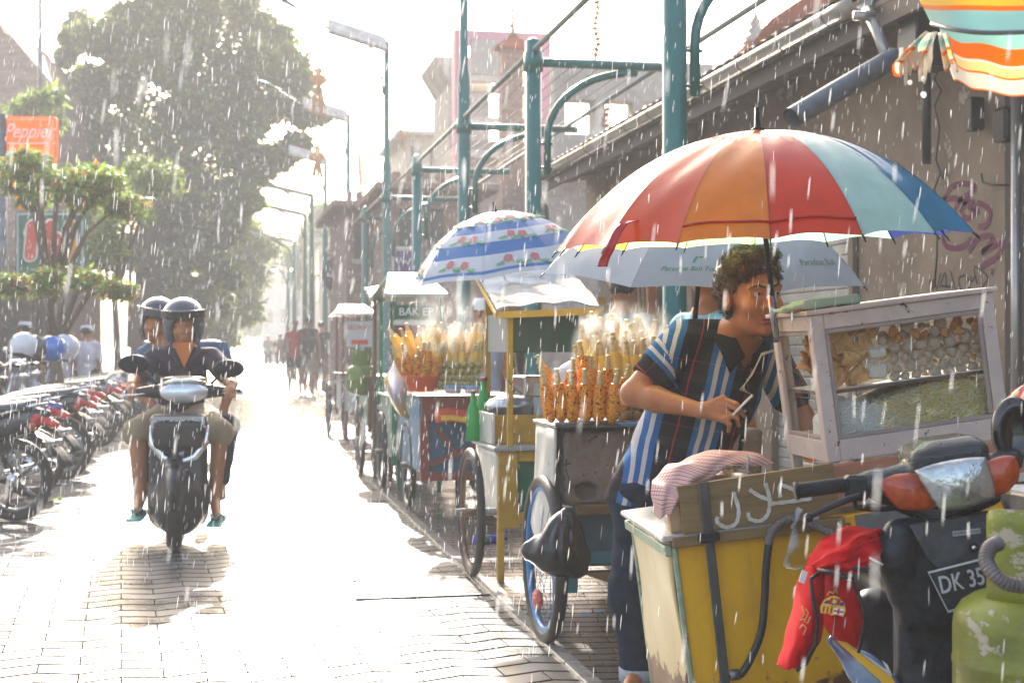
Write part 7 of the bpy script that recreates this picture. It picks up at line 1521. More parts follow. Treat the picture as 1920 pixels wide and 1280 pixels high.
b = MB(); b.mat(mat('wavy_tin', (.55, .53, .48), .1, .9)); r0 = [P(680, 536, 13.4), P(765, 534, 13.4), P(702, 576, 12.9), P(698, 577, 12.9)]
OF = Vector((1.2, 13.2, 0)); of, FF, A, B2, y0 = simple_cart(OF, 'stall with a dazzling tin awning and an upright printed sack', 690, 742, 705, 800, 12.9, mat('grey_green_body', (.25, .33, .27), .5), mat('brown_frame', (.16, .09, .05), .6), None, None, [(675, 13.3), (706, 12.9)])
b = MB(); b.mat(mat('wet_tin', (.75, .74, .7), .12, .9, bump=.15, bsc=4)); pts = [v - OF for v in (P(683, 540, 13.9), P(768, 536, 13.9), P(735, 560, 12.9), P(697, 577, 12.7))]
b.grid(lambda u, v: pts[3].lerp(pts[2], u).lerp(pts[0].lerp(pts[1], u), v) + Vector((0, 0, .02 * math.sin(math.pi * u))), 10, 8, True, .004); b.build('awning', of)
for (x, d_) in ((700, 12.8), (732, 13.7)): q = P(x, 649, d_) - OF; b = MB(); b.mat(MATS['brown_frame']); b.box((q.x, q.y, 0), (q.x + .03, q.y + .03, P(0, 560, d_).z)); b.build('awning_post', of)
# printed sack bulging beside it
sk = thing('printed_sack', 'bulging shiny sack printed orange and violet, tied behind the blue stall', 'sack', P(740, 700, 10.6)); O_ = sk.location.copy()
b = MB(); b.mat(mat('sack_silver', (.42, .36, .38), .25, .3, col2=(.62, .38, .05), sc=5, sharp=.6, bump=.4, bsc=9)); nw_ = pnet([[(748, 655, 10.4), (735, 690, 10.4), (722, 715, 10.5), (735, 750, 10.5)], [(762, 690, 10.35), (748, 720, 10.2), (738, 745, 10.2), (750, 775, 10.3)], [(765, 700, 10.35), (762, 735, 10.2), (760, 760, 10.2), (768, 785, 10.35)]], O_); b.grid(lambda u, v: net(nw_, u, v), 14, 18, True, .01); b.build('sack_body', sk)
b = MB(); b.mat(mat('brown_flap', (.16, .09, .06), .7)); nw_ = pnet([[(760, 650, 10.4), (745, 675, 10.4), (722, 712, 10.5)], [(768, 652, 10.4), (765, 680, 10.3), (745, 705, 10.3)]], O_); b.grid(lambda u, v: net(nw_, u, v), 6, 10, True, .01); b.build('flap', sk)
def gas(name, lab, loc, R, H, m, parent_hose=None):
    o = thing(name, lab, 'gas cylinder', loc); b = MB(); b.mat(m); pr = [(0, 0)] + [(R * (1 - (1 - t) ** 2.4) ** .5, H * .28 * t) for t in (.1, .3, .6, 1)] + [(R, H * .47), (R * 1.012, H * .48), (R * 1.012, H * .505), (R, H * .515)] + [(R * (1 - t ** 2.6) ** .5 if t < 1 else 0, H * (.72 + .28 * t)) for t in (0, .3, .55, .75, .9, 1)]
    b.lathe(pr, n=44, cap=False); b.build('tank', o); return o
o = gas('gas_cylinder', 'small olive green gas cylinder strapped on the stall beyond the sack', P(678, 742, 13.2), .14, .30, mat('cyl_green', (.18, .24, .05), .4, col2=(.12, .15, .04), sc=6)); b = MB(); b.mat(MATS['cyl_green']); b.lathe([(.085, .28), (.09, .30), (.095, .42)], n=20, cap=False); b.lathe([(.01, .28), (.012, .36), (0, .365)], n=8, cap=False); b.build('collar', o)
OG = Vector((1.3, 18.6, 0)); og, FG, A, B2, y0 = simple_cart(OG, 'white stall with faint red lettering, farthest in the row', 640, 690, 700, 770, 18.0, mat('pale_body', (.5, .52, .48), .5), mat('maroon_frame', (.2, .06, .05), .5), (628, 706, .12, 590, 0), mat('bright_roof', (.7, .7, .68), .15, .5), [(616, 19.2), (646, 18.8)], R=.36)
q0, q1 = FG.at(650, 602, 1, y0), FG.at(697, 650, 1, y0); b = MB(); b.mat(mat('sign_pale', (.5, .5, .47), .5)); b.box((q0.x, y0 - .02, q1.z), (q1.x, y0 - .001, q0.z)); b.mat(SRED); b.text('SEDKAY', .085, Matrix.Translation(((q0.x + q1.x) / 2, y0 - .024, q0.z - .08)) @ Matrix.Rotation(math.pi / 2, 4, 'X'), .002); b.box((q0.x + .06, y0 - .024, q1.z + .03), (q1.x - .05, y0 - .0205, q1.z + .09)); b.build('sign_board', og)
bottle(P(672, 690, 17.9), .3, 'green bottle standing on the farthest white stall', BG); bottle(P(666, 692, 17.8), .22, 'orange sauce bottle beside the distant green bottle', mat('orange_bottle', (.7, .2, .02), .3))
# ================================================================ parked motorcycles
TRED = mat('tail_red', (.65, .02, .015), .12, coat=1, transl=.2); ORA = mat('indicator_orange', (.72, .10, .006), .1, coat=1, transl=.25, col2=(.4, .04, .004), sc=22, bump=.5, bsc=80); PLATE = mat('plate_black', (.02, .02, .02), .35); PLW = mat('plate_white', (.6, .6, .58), .4)
LENS = mat('lamp_lens', (.62, .64, .64), .08, .6, bump=.15, bsc=60, coat=1); SEATM = mat('seat_vinyl', (.015, .014, .014), .22, coat=.8, bump=.1, bsc=60)
def make_bike(bodym, lab, grp):                       # +x is forward, rests on z = 0
    o = thing('motorcycle', lab, 'motorcycle', group=grp)
    for x, nm in ((-.62, 'wheel'), (.62, 'wheel')):
        R = .285; t = MB(); t.mat(RUB); t.torus((0, 0, 0), R - .038, .038, 'y', 36, 10); w_ = t.build('wheel', o, loc=(x, 0, R))
        r = MB(); r.mat(DULL); r.torus((0, 0, 0), R - .075, .014, 'y', 32, 6)
        for k in range(5): a = k * 1.257; r.tube([(.03 * math.cos(a), 0, .03 * math.sin(a)), ((R - .08) * math.cos(a), 0, (R - .08) * math.sin(a))], .014, 5)
        r.mat(CHROME); r.cyl((0, -.07, 0), (0, .07, 0), .045 if x < 0 else .03, 14); r.build('rim', w_)
    s = SDF(.014)
    s.chain([(.12, 0, .52), (-.3, 0, .58), (-.72, 0, .70), (-.86, 0, .74)], [.10, .12, .085, .03], .06, fl=((0, 1, 0), .85)); s.chain([(.10, 0, .48), (.33, 0, .56), (.46, 0, .82)], [.08, .075, .07], .05)
    s.bx((.43, 0, .62), (.035, .13, .26), .03, .04, rot=(0, -.28, 0)); s.ell((.44, 0, .96), (.12, .11, .085), .04); s.build('fairing', o, bodym)
    b = MB(); b.mat(SEATM); b.grid(lambda u, v: (.05 - .82 * u, (v - .5) * (.21 - .05 * u) , .665 + .10 * u ** 1.4 + .045 * math.sin(math.pi * v) ** .6 + .02 * math.sin(math.pi * u)), 16, 8, True, .03); b.build('seat', o)
    b = MB(); b.mat(BLK); b.box((-.1, -.11, .26), (.3, .11, .5), .04); b.tube([(.38, .0, .3), (.12, 0, .34), (-.2, 0, .38)], .05, 8); b.tube([(-.62, .09, .285), (-.1, .09, .36)], .022, 6); b.tube([(-.62, -.09, .285), (-.1, -.09, .36)], .022, 6); b.build('engine', o)
    b = MB(); b.mat(CHROME)
    for y in (.075, -.075): b.tube([(.62, y, .285), (.50, y * .9, .62), (.44, y * .8, .85)], .018, 8)
    b.build('fork', o); b = MB(); b.mat(CHROME)
    for y in (.075, -.075): b.tube([(-.6, y * 1.5, .3), (-.5, y * 1.5, .6)], .022, 8)
    b.build('rear_shock', o)
    b = MB(); b.mat(bodym); b.grid(lambda u, v: (.62 + .315 * math.cos(2.5 - 2.1 * u), (v - .5) * .12, .285 + .315 * math.sin(2.5 - 2.1 * u)), 14, 4, True, .006); b.build('fender', o); b = MB(); b.mat(BLK); b.grid(lambda u, v: (-.62 + .33 * math.cos(.9 + 2.0 * u) * (1 + .25 * u), (v - .5) * .14, .30 + .33 * math.sin(.9 + 2.0 * u)), 14, 4, True, .006); b.build('fender', o)
    b = MB(); b.mat(CHROME); b.tube([(.2, -.1, .22), (-.1, -.14, .22), (-.35, -.15, .27), (-.8, -.16, .38), (-.84, -.16, .39)], [.018, .02, .04, .045, .028], 10); b.build('muffler', o)
    s = SDF(.010); s.chain([(-.80, -.05, .70), (-.80, .05, .70)], [.036, .036], .03); s.chain([(-.78, 0, .725), (-.93, 0, .665)], [.042, .024], .04); s.build('tail_light', o, TRED)
    b = MB(); b.mat(ORA); b.ball((-.82, .13, .66), .03, 6); b.ball((-.82, -.13, .66), .03, 6); b.ball((.5, .15, .93), .03, 6); b.ball((.5, -.15, .93), .03, 6); b.build('indicators', o)
    b = MB(); b.mat(PLATE); b.M = Matrix.Translation((-.93, 0, .50)) @ Euler((0, .5, 0)).to_matrix().to_4x4(); b.box((-.004, -.13, -.07), (.004, .13, .07), .003); b.mat(PLW)
    for q in (((-.12, -.062), (.12, -.056)), ((-.12, .056), (.12, .062))): b.box((-.0075, q[0][0], q[0][1]), (-.0045, q[1][0], q[1][1]))
    b.text('DK', .07, Matrix.Translation((-.006, 0, .01)) @ Matrix.Rotation(-math.pi / 2, 4, 'Z') @ Matrix.Rotation(math.pi / 2, 4, 'X'), .001); b.M = None; b.mat(BLK); b.tube([(-.75, 0, .58), (-.92, 0, .5)], .03, 6); b.build('number_plate', o)
    b = MB(); b.mat(BLK); b.tube([(.36, -.34, .98), (.40, -.2, .99), (.44, 0, .95), (.40, .2, .99), (.36, .34, .98)], .014, 8)
    for y in (-1, 1): b.tube([(.35, y * .36, .98), (.385, y * .24, .99)], .02, 8); b.tube([(.40, y * .2, .99), (.42, y * .24, 1.12)], .007, 5)
    b.build('handlebar', o)
    for y in (-1, 1): s_ = MB(); s_.mat(BLK); s_.ball((.42, y * .27, 1.15), .055, 8, (.3, 1.15, .7)); s_.mat(CHROME); s_.ball((.412, y * .27, 1.15), .048, 8, (.3, 1.15, .7)); s_.build('mirror', o)
    b = MB(); b.mat(LENS); b.ball((.53, 0, .95), .075, 10, (.5, 1.2, .8)); b.build('headlight', o)
    b = MB(); b.mat(CHROME); b.tube([(-.5, .1, .72), (-.8, .08, .80), (-.86, 0, .81), (-.8, -.08, .80), (-.5, -.1, .72)], .012, 6); b.build('grab_rail', o)
    return o
BM = [(mat('bike_black', (.012, .012, .014), .12, coat=1), 'black'), (mat('bike_silver', (.3, .31, .33), .2, .5, coat=1), 'silver'), (mat('bike_red', (.45, .02, .02), .15, coat=1), 'red'), (mat('bike_blue', (.02, .06, .3), .15, coat=1), 'blue')]
protos = []; r5 = random.Random(12)
spotsA = [(9.75, -1.42, 1, 0), (11.25, -1.5, .98, 3), (12.75, -1.44, 1, 0), (14.0, -1.5, 1, 2), (15.3, -1.55, 1, 0), (16.8, -1.5, 1, 1)] + [(18.2 + i * 1.35, -1.55 - .1 * (i % 2), 1, (i * 2 + 1) % 4) for i in range(8)]
for rw, spots in ((0, spotsA), (1, [(12.2 + i * 1.15, -3.5 + .2 * math.sin(i * 2), 1, (i * 3 + 1) % 4) for i in range(14)])):
    cn = {}
    for i, (d_, X, sc_, ci) in enumerate(spots):
        Y = (d_ - X * ST) / CT; yaw = math.radians(180 - 22 + r5.uniform(-5, 5)) + (0 if rw == 0 else .35); cn[ci] = cn.get(ci, 0) + 1
        # rear end towards the street; origin is the bike's middle
        loc = Vector((X, Y, 0)) + Vector((math.cos(yaw), math.sin(yaw), 0)) * .62
        lab = '%s %s motorcycle in the %s row parked at the left kerb' % (ORD[cn[ci] - 1], BM[ci][1], ('front', 'rear')[rw])
        if rw == 0 and i == 0: lab = 'nearest black motorcycle with red tail light, its rear wheel cut by the frame'
        pr = [q for q in protos if q[0] == ci]
        if pr: dup(pr[0][1], loc, (0, math.radians(0), yaw), lab, sc_)
        else:
            m_ = make_bike(BM[ci][0], lab, 'motorcycles parked along the left kerb'); m_.location = loc; m_.rotation_euler = (0, 0, yaw); m_.scale = (sc_,) * 3; protos.append((ci, m_))
for i, (x, y, dd, c_, lab) in enumerate(((98, 655, 15.2, (.02, .14, .5), 'bright blue helmet resting on a parked motorcycle'), (122, 652, 15.6, (.6, .6, .68), 'white helmet beside the blue one'), (45, 650, 15, (.65, .66, .66), 'white helmet nearest the left edge'), (66, 655, 15.1, (.05, .05, .06), 'dark helmet between the white and the blue one'))):
    b = MB(); b.mat(mat('helmet%d' % i, c_, .15, coat=1)); p_ = P(x, y, dd); b.lathe([(.10, -.10), (.135, -.05), (.145, .02), (.13, .09), (.08, .135), (.0, .15)], n=20, cap=False); b.mat(BLK); b.lathe([(.1, -.1), (.0, -.02)], n=20, cap=False); o = b.build('helmet', None, loc=p_, rot=(.3, .2, i)); tag(o, lab, 'helmet', 'helmets left on the parked motorcycles')
b = MB(); b.mat(LEAFC); r2 = random.Random(2); q = G(98, 942)
for k in range(26): a = r2.uniform(0, 6.28); c_ = q + Vector((r2.uniform(-.09, .09), r2.uniform(-.08, .08), .01 + .03 * r2.random())); L_ = .05; d_ = Vector((math.cos(a), math.sin(a), .3)) * L_; u = Vector((-math.sin(a), math.cos(a), 0)) * .02; b.add([c_ - d_, c_ + u, c_ + d_, c_ - u], [(0, 1, 2, 3)])
tag(b.build('leaf_bunch'), 'small heap of green leaves on the road behind a motorcycle wheel', 'leaves')
# ================================================================ the scooter coming on, with two riders
D0 = 8.2; RZ = math.atan(630 / FPX) - TH; FS = Frame(C((330 - 960) / FPX * D0, D0, 0), (0, 0, RZ)); S0 = FS.loc
sx = lambda x, y, dd=D0: FS.L(P(x, y, dd))
sc_ = thing('scooter', 'black scooter with clear headlight and silver chin trim ridden toward the camera', 'scooter', FS.loc, FS.rot)
BRN = mat('scooter_black', (.016, .013, .013), .35, coat=.25, spec=.3)
t = MB(); t.mat(RUB); t.torus((0, 0, 0), .205, .048, 'x', 36, 10); w_ = t.build('wheel', sc_, loc=(-.01, .20, .25)); r = MB(); r.mat(DULL); r.torus((0, 0, 0), .16, .02, 'x', 30, 6); r.cyl((-.05, 0, 0), (.05, 0, 0), .05); r.build('rim', w_)
t = MB(); t.mat(RUB); t.torus((0, 0, 0), .205, .055, 'x', 36, 10); t.build('wheel', sc_, loc=(.03, 1.38, .26))
s = SDF(.008)
s.bx((.015, .28, .50), (.17, .05, .30), .05, .05, rot=(-.12, 0, 0)); s.bx((.015, .36, .27), (.175, .12, .13), .07, .05); s.ell((.015, .36, .17), (.15, .16, .09), .05); s.bx((.015, .2, .68), (.16, .05, .1), .05, .06); s.cap((-.01, .1, .40), (-.01, .14, .52), .05, .05, .05); s.ell((-.01, .19, .37), (.08, .34, .17), .03); s.ell((.015, .2, .26), (.15, .16, .18), .05)
s.chain([(.02, .5, .30), (.02, .9, .42), (.02, 1.5, .62)], [.15, .15, .12], .06); s.chain([(.02, .85, .6), (.02, 1.5, .72)], [.14, .1], .05)
s.bx((.015, .1, .55), (.09, .06, .10), .03, .03, True) if False else None
s.build('leg_shield', sc_, BRN)
s = SDF(.007); h = sx(345, 735); s.ell((h.x, .14, h.z + .01), (.125, .09, .075), .03); s.chain([(h.x - .1, .2, h.z + .0), (h.x - .25, .22, h.z - .005)], [.05, .028], .03); s.chain([(h.x + .1, .2, h.z), (h.x + .25, .22, h.z - .005)], [.05, .028], .03); s.ell((h.x, .16, h.z + .07), (.13, .07, .022), .02); s.build('headlight_cowl', sc_, BRN)
b = MB(); b.mat(LENS); b.ball((h.x, .075, h.z - .004), .1, 12, (1.4, .46, .62)); b.build('headlight', sc_)
b = MB(); b.mat(CHROME); b.tube([(h.x - .12, .10, h.z + .045), (h.x - .05, .055, h.z + .065), (h.x + .05, .055, h.z + .065), (h.x + .12, .10, h.z + .045)], .014, 8); b.build('headlight_brow', sc_); b = MB(); b.mat(CHROME); q = [sx(x, y) for x, y in ((283, 800), (285, 835), (305, 862), (335, 872), (365, 862), (388, 832), (390, 800))]
b.tube([(v.x, .20 - .02 * math.sin(math.pi * i / 6), v.z) for i, v in enumerate(q)], [.008, .026, .024, .02, .024, .026, .008], 8); b.build('silver_trim', sc_)
b = MB(); b.mat(ORA)
for x, y in ((291, 832), (380, 835)): v = sx(x, y); b.ball((v.x, .175, v.z + .01), .036, 8, (.55, .5, 1.1))
b.build('indicators', sc_)
v = sx(335, 798); b = MB(); b.mat(mat('grey_plate', (.45, .44, .43), .4)); b.box((v.x - .15, .165, v.z - .045), (v.x + .15, .175, v.z + .045), .004); b.mat(PLW); b.text('DK 5274 DL', .062, TM(v.x, v.z, .160), .001); b.build('number_plate', sc_)
b = MB(); b.mat(mat('shield_grey', (.2, .21, .24), .3, .4, coat=.6)); v = sx(333, 895); b.prism([(v.x - .055, .02, v.z + .05), (v.x - .02, .0, v.z - .05), (v.x + .02, .0, v.z - .05), (v.x + .055, .02, v.z + .05), (v.x, -.005, v.z + .03)], (0, .12, 0)); v = sx(335, 850); b.prism([(v.x - .07, .2, v.z + .06), (v.x, .17, v.z - .05), (v.x + .07, .2, v.z + .06)], (0, .05, 0)); b.build('fender_emblem', sc_)
b = MB(); b.mat(BLK)
for s_ in (-1, 1): b.tube([(h.x + s_ * .22, .22, h.z - .005), (h.x + s_ * .33, .26, h.z - .008)], .017, 10); b.mat(CHROME); b.tube([(h.x + s_ * .19, .19, h.z - .01), (h.x + s_ * .28, .15, h.z - .02), (h.x + s_ * .35, .17, h.z - .02)], .006, 6); b.ball((h.x + s_ * .335, .26, h.z - .01), .014, 6); b.mat(BLK)
b.build('handlebar', sc_)
for x, y in ((249, 683), (433, 693)):
    v = sx(x, y); b = MB(); b.mat(BLK); b.ball((v.x, .25, v.z), .082, 10, (1.12, .35, .68)); b.tube([(h.x + (-.14 if x < 345 else .14), .2, h.z + .02), (v.x * .7 + h.x * .3, .24, v.z - .06), (v.x, .25, v.z)], .007, 6); b.build('mirror', sc_)
b = MB(); b.mat(SEATM); b.box((-.12, .9, .72), (.16, 1.62, .82), .04); b.build('seat', sc_)
b = MB(); b.mat(CHROME); b.tube([(.17, 1.0, .26), (.2, 1.3, .3), (.21, 1.6, .36)], .04, 10); b.build('muffler', sc_)
# the two riders: joints from the photo, metres away from the front wheel
def rp(x, y, off): return P(x, y, D0 + off)
def rider(lab, J, shirt, low, hr, helm, vis, yawh, **kw):
    o, O = figure('person', lab, J, shirt, low, res=.009, head_rot=hr, nohair=True, detail=True, loc=J['pelvis'].copy(), **kw)
    Rm = Euler(hr).to_matrix(); Hh = lambda x, y, z: J['head'] - O + Rm @ Vector((x, y, z)); s = SDF(.007)
    s.ell(Hh(0, .03, .045), (.132, .152, .13), .02); s.ell(Hh(0, .06, -.04), (.125, .125, .12), .04); s.ell(Hh(0, .05, .0), (.105, .125, .12), .01, True, hr); s.ell(Hh(0, -.13, -.045), (.085, .12, .11), .015, True, hr); s.ell(Hh(0, .02, -.19), (.09, .12, .08), .01, True)
    h_ = s.build('helmet', o, helm)
    b = MB(); b.mat(vis); b.grid(lambda u, v: Hh(.136 * math.sin((u - .5) * 2.6), .02 - .152 * math.cos((u - .5) * 2.6) - .022 * (1 - v) * (kw.get('q', 1)), .105 - .055 * v), 16, 5, True, .004); b.build('visor', h_)
    return o
PUR = mat('shirt_purple', (.028, .016, .03), .8, col2=(.045, .028, .048), sc=9, bump=.2); BEI = mat('beige_shorts', (.34, .25, .15), .85, col2=(.26, .19, .11), sc=6, bump=.3, bsc=40)
J = dict(head=rp(344, 610, .78), neck=rp(342, 655, .84), shL=rp(290, 672, .82), shR=rp(398, 672, .82), elL=rp(252, 712, .66), elR=rp(430, 708, .66), wrL=rp(246, 722, .24), wrR=rp(434, 722, .24), hdL=rp(251, 741, .13), hdR=rp(431, 741, .13), curl=Vector((0, -.2, -1)),
         pelvis=rp(340, 775, 1.05), hpL=rp(315, 785, .98), hpR=rp(368, 785, .98), knL=rp(256, 810, .50), knR=rp(412, 812, .50), anL=rp(263, 930, .40), anR=rp(402, 935, .42), toL=rp(258, 958, .22), toR=rp(407, 968, .24))
rider('driver in a dark purple polo, beige shorts and open grey helmet on the scooter', J, PUR, BEI, (math.radians(6), math.radians(-2), RZ), mat('helmet_grey', (.055, .055, .06), .12, coat=1), mat('visor_smoke', (.03, .03, .033), .15, coat=.6), 0, shorts=True, kneecut=1.0, sleeve=.75)
b = MB(); b.mat(mat('orange_tee', (.55, .16, .03), .7)); q = [rp(x, y, .70) for x, y in ((324, 642), (366, 642), (345, 690))]; b.prism(q, Vector((0, .02, 0))); b.mat(mat('collar_plum', (.06, .04, .065), .7))
for s_ in (((322, 636), (318, 655), (340, 690)), ((368, 636), (374, 655), (350, 690))): b.tube([rp(x, y, .69) for x, y in s_], [.012, .014, .008], 6)
o = [k for k in COL.objects if k.name.startswith('person') and 'driver in' in k.get('label', '')][0]; c = b.build('collar', o, loc=-o.location)
FF_ = mat('flipflop_teal', (.1, .35, .3), .5)
for x, y, dd in ((259, 966, .24), (407, 976, .26)):
    q = rp(x, y, dd); s = SDF(.006); s.bx((0, 0, 0), (.045, .12, .008), .007); o = s.build('flip_flop', None, FF_, loc=q); o.rotation_euler = (.15, 0, -TH); b = MB(); b.mat(FF_); b.tube([(-.04, .02, .01), (-.03, -.03, .05), (0, -.07, .03), (.03, -.03, .05), (.04, .02, .01)], .006, 5); b.build('strap', o); tag(o, 'teal flip-flop on the driver, %s foot in the picture' % ('the one by the parked bikes side', 'the one by the open road side')[x > 300], 'flip-flop')
J = dict(head=rp(293, 606, 1.25), neck=rp(312, 650, 1.28), shL=rp(275, 665, 1.3), shR=rp(408, 652, 1.25), elL=rp(262, 730, 1.2), elR=rp(432, 720, 1.2), wrL=rp(295, 770, 1.1), wrR=rp(418, 775, 1.1), pelvis=rp(345, 770, 1.42), hpL=rp(320, 780, 1.38), hpR=rp(375, 780, 1.38), knL=rp(265, 800, .95), knR=rp(425, 800, .95), anL=rp(275, 905, 1.0), anR=rp(412, 905, 1.0), toL=rp(270, 925, .85), toR=rp(416, 930, .85))
rider('passenger in a blue shirt leaning out behind the driver, in a visored helmet', J, CL('blue_shirt', (.1, .16, .24)), CL('dark', (.03, .03, .035)), (math.radians(4), math.radians(10), RZ - .2), mat('helmet_dark', (.03, .035, .045), .1, coat=1), mat('visor_clear', (.1, .1, .11), .12, coat=.8), 0)
# ================================================================ the black motorcycle in the near corner
D1 = 3.05; FM_ = Frame(P(1780, 1000, D1), (0, 0, -TH)); mx_ = lambda x, y, dy=0: FM_.at(x, y, 1, dy)
DROP = mat('wet_black', (.007, .008, .009), .2, coat=.5, spec=.4, bump=.6, bsc=190, rvar=.08, sc=30)
mo = thing('motorcycle', 'wet black motorcycle facing the camera, bearing the letters DK 35', 'motorcycle', FM_.loc, FM_.rot)
s = SDF(.005); a, b_ = mx_(1722, 862, .06), mx_(1820, 848, .06); s.bx(((a.x + b_.x) / 2, .07, a.z - .005), (.085, .075, .042), .022, .03, rot=(0, -.13, 0)); c = mx_(1770, 838, .08); s.bx(c, (.055, .06, .02), .015, .03, rot=(0, -.13, 0))
s.chain([mx_(1700, 895, .06), mx_(1640, 905, .05), mx_(1592, 908, .04)], [.034, .026, .02], .02); s.chain([mx_(1840, 880, .08), mx_(1895, 862, .1)], [.03, .028], .02); s.chain([mx_(1660, 925, .06), mx_(1760, 960, .06), mx_(1860, 930, .08)], [.02, .035, .02], .04)
s.build('headlight_cowl', mo, DROP)
def plate(name, pts, m, th=.02, par=mo, dy=0): b = MB(); b.mat(m); b.prism([mx_(x, y, dy) for x, y in pts], (0, th, 0)); return b.build(name, par)
def lens(name, pts, m, bul=.02, dy=-.02):
    b = MB(); b.mat(m); q = [mx_(x, y, dy) for x, y in pts]
    b.grid(lambda u, v: q[0].lerp(q[1], u).lerp(q[3].lerp(q[2], u), v) + Vector((0, -bul * (math.sin(math.pi * (.08 + .84 * u)) ** .5) * (math.sin(math.pi * (.08 + .84 * v)) ** .5) + bul * .4, 0)), 16, 10, True, .03); return b.build(name, mo)
lens('headlight', [(1716, 884), (1838, 864), (1850, 925), (1762, 944)], mat('headlight_glass', (.6, .62, .6), .06, .75, col2=(.35, .34, .3), sc=14, bump=.6, bsc=34, coat=1), .022, .0)
lens('indicator', [(1652, 903), (1704, 899), (1748, 940), (1690, 936)], ORA, .016, .012); lens('indicator', [(1843, 876), (1890, 864), (1886, 895), (1850, 921)], ORA, .016, .012)
b = MB(); b.mat(BLK); g0, g1 = mx_(1494, 920, .03), mx_(1582, 908, .03); L_ = g1 - g0; b.tube([g0 + L_ * (k / 60) for k in range(61)], [.0165 + .0012 * (k % 3 == 0) for k in range(61)], 14); b.tube([g0 - L_ * .04, g0 + L_ * .03], .0195, 14); b.build('grip', mo)
b = MB(); b.mat(DARKM); q = mx_(1592, 912, .04); b.box((q.x - .012, q.y - .02, q.z - .03), (q.x + .04, q.y + .02, q.z + .025), .008); b.tube([mx_(1612, 930, .0), mx_(1590, 936, -.01), mx_(1560, 948, -.02), mx_(1530, 962, -.02), mx_(1518, 970, -.02)], [.009, .008, .007, .006, .005], 8); b.ball(mx_(1516, 970, -.02), .0105, 10); b.build('brake_lever', mo)
b = MB(); b.mat(BLK); b.tube([mx_(1600, 930, .02), mx_(1605, 950, .0), mx_(1635, 955, .01), mx_(1680, 952, .03), mx_(1712, 965, .05)], .006, 7); b.tube([mx_(1735, 950, .08), mx_(1735, 985, .09)], .04, 10); b.build('cable', mo)
s = SDF(.0065); s.bx(mx_(1800, 1075, .05), (.13, .03, .11), .02, .02); s.bx(mx_(1780, 1200, .08), (.12, .04, .18), .03, .03); s.bx(mx_(1800, 1420, .1), (.11, .06, .2), .03, .05); s.chain([mx_(1680, 1000, .02), mx_(1672, 1040, .02), mx_(1690, 1110, .05)], [.028, .035, .03], .03); s.cap(mx_(1690, 995, .04), mx_(1880, 975, .06), .022, .025, .03); s.build('leg_shield', mo, mat('worn_black', (.008, .009, .011), .42, col2=(.03, .034, .042), sc=26, spec=.3, bump=.15, bsc=120))
o = plate('front_panel', [(1706, 985), (1850, 962), (1905, 975), (1925, 1080), (1770, 1075), (1742, 1050)], mat('panel_grey', (.04, .042, .048), .28, col2=(.085, .09, .10), sc=30, coat=.5), .02, dy=-.003)
b = MB(); b.mat(PLW); q0 = [mx_(x, y, -.006) for x, y in ((1786, 996), (1838, 990), (1839, 999), (1787, 1005))]; b.prism(q0, (0, .002, 0)); b.mat(PLATE); c = mx_(1812, 997.5, -.008); b.text('UNDERGROUND', .0095, Matrix.Translation(c) @ Euler((math.pi / 2, -.11, 0)).to_matrix().to_4x4(), .0005, xs=.8); b.build('sticker', o)
b = MB(); b.mat(CHROME); b.ball(mx_(1826, 1026, -.008), .006, 8); b.mat(BLK); b.torus(mx_(1826, 1026, -.006), .008, .002, 'y', 16, 5); b.build('key_lock', o)
pts = [(1741, 1073), (1900, 1033), (1930, 1105), (1778, 1146)]; o = plate('number_plate', pts, mat('plate_sheet', (.03, .031, .034), .35, col2=(.07, .07, .075), sc=24), .004, dy=-.02)
b = MB(); b.mat(PLW); q = [mx_(x, y, -.023) for x, y in pts]; b.tube(q, .0028, 6, closed=True); c = mx_(1784, 1090, -.024); Mx = Matrix.Translation(c) @ Euler((math.pi / 2, -.22, 0)).to_matrix().to_4x4(); b.text('DK 35', .053, Mx @ Matrix.Translation((-.028, -.004, 0)), .003, align='LEFT', xs=.70); b.build('number_text', o)
s = SDF(.006); s.chain([mx_(1560, 1200, .1), mx_(1620, 1255, .08), mx_(1700, 1330, .06)], [.012, .032, .045], .03, fl=((0, 1, 0), .6)); s.build('side_fairing', mo, mat('fairing_blue', (.02, .05, .18), .2, col2=(.2, .3, .45), sc=9, coat=.8))
for (pp, mm) in (([(1568, 1200), (1590, 1205), (1672, 1268), (1692, 1300), (1670, 1300), (1650, 1275)], mat('stripe_yellow', (.8, .45, .03), .3)), ([(1584, 1204), (1600, 1212), (1672, 1262), (1668, 1267)], PLW), ([(1655, 1238), (1664, 1245), (1672, 1262), (1672, 1270)], PLW)): plate('stripe', pp, mm, .006, dy=.035)
s = SDF(.008); s.chain([mx_(1640, 1150, .25), mx_(1700, 1250, .3), mx_(1720, 1450, .4)], [.06, .1, .12], .05); s.bx(mx_(1700, 1130, .55), (.12, .5, .07), .04, .05); s.build('seat_body', mo, BLK)
t = MB(); t.mat(RUB); t.torus((0, 0, 0), .24, .045, 'x', 36, 10); q = mx_(1800, 1500, .15); w_ = t.build('wheel', mo, loc=(q.x, .2, .29 - FM_.loc.z))
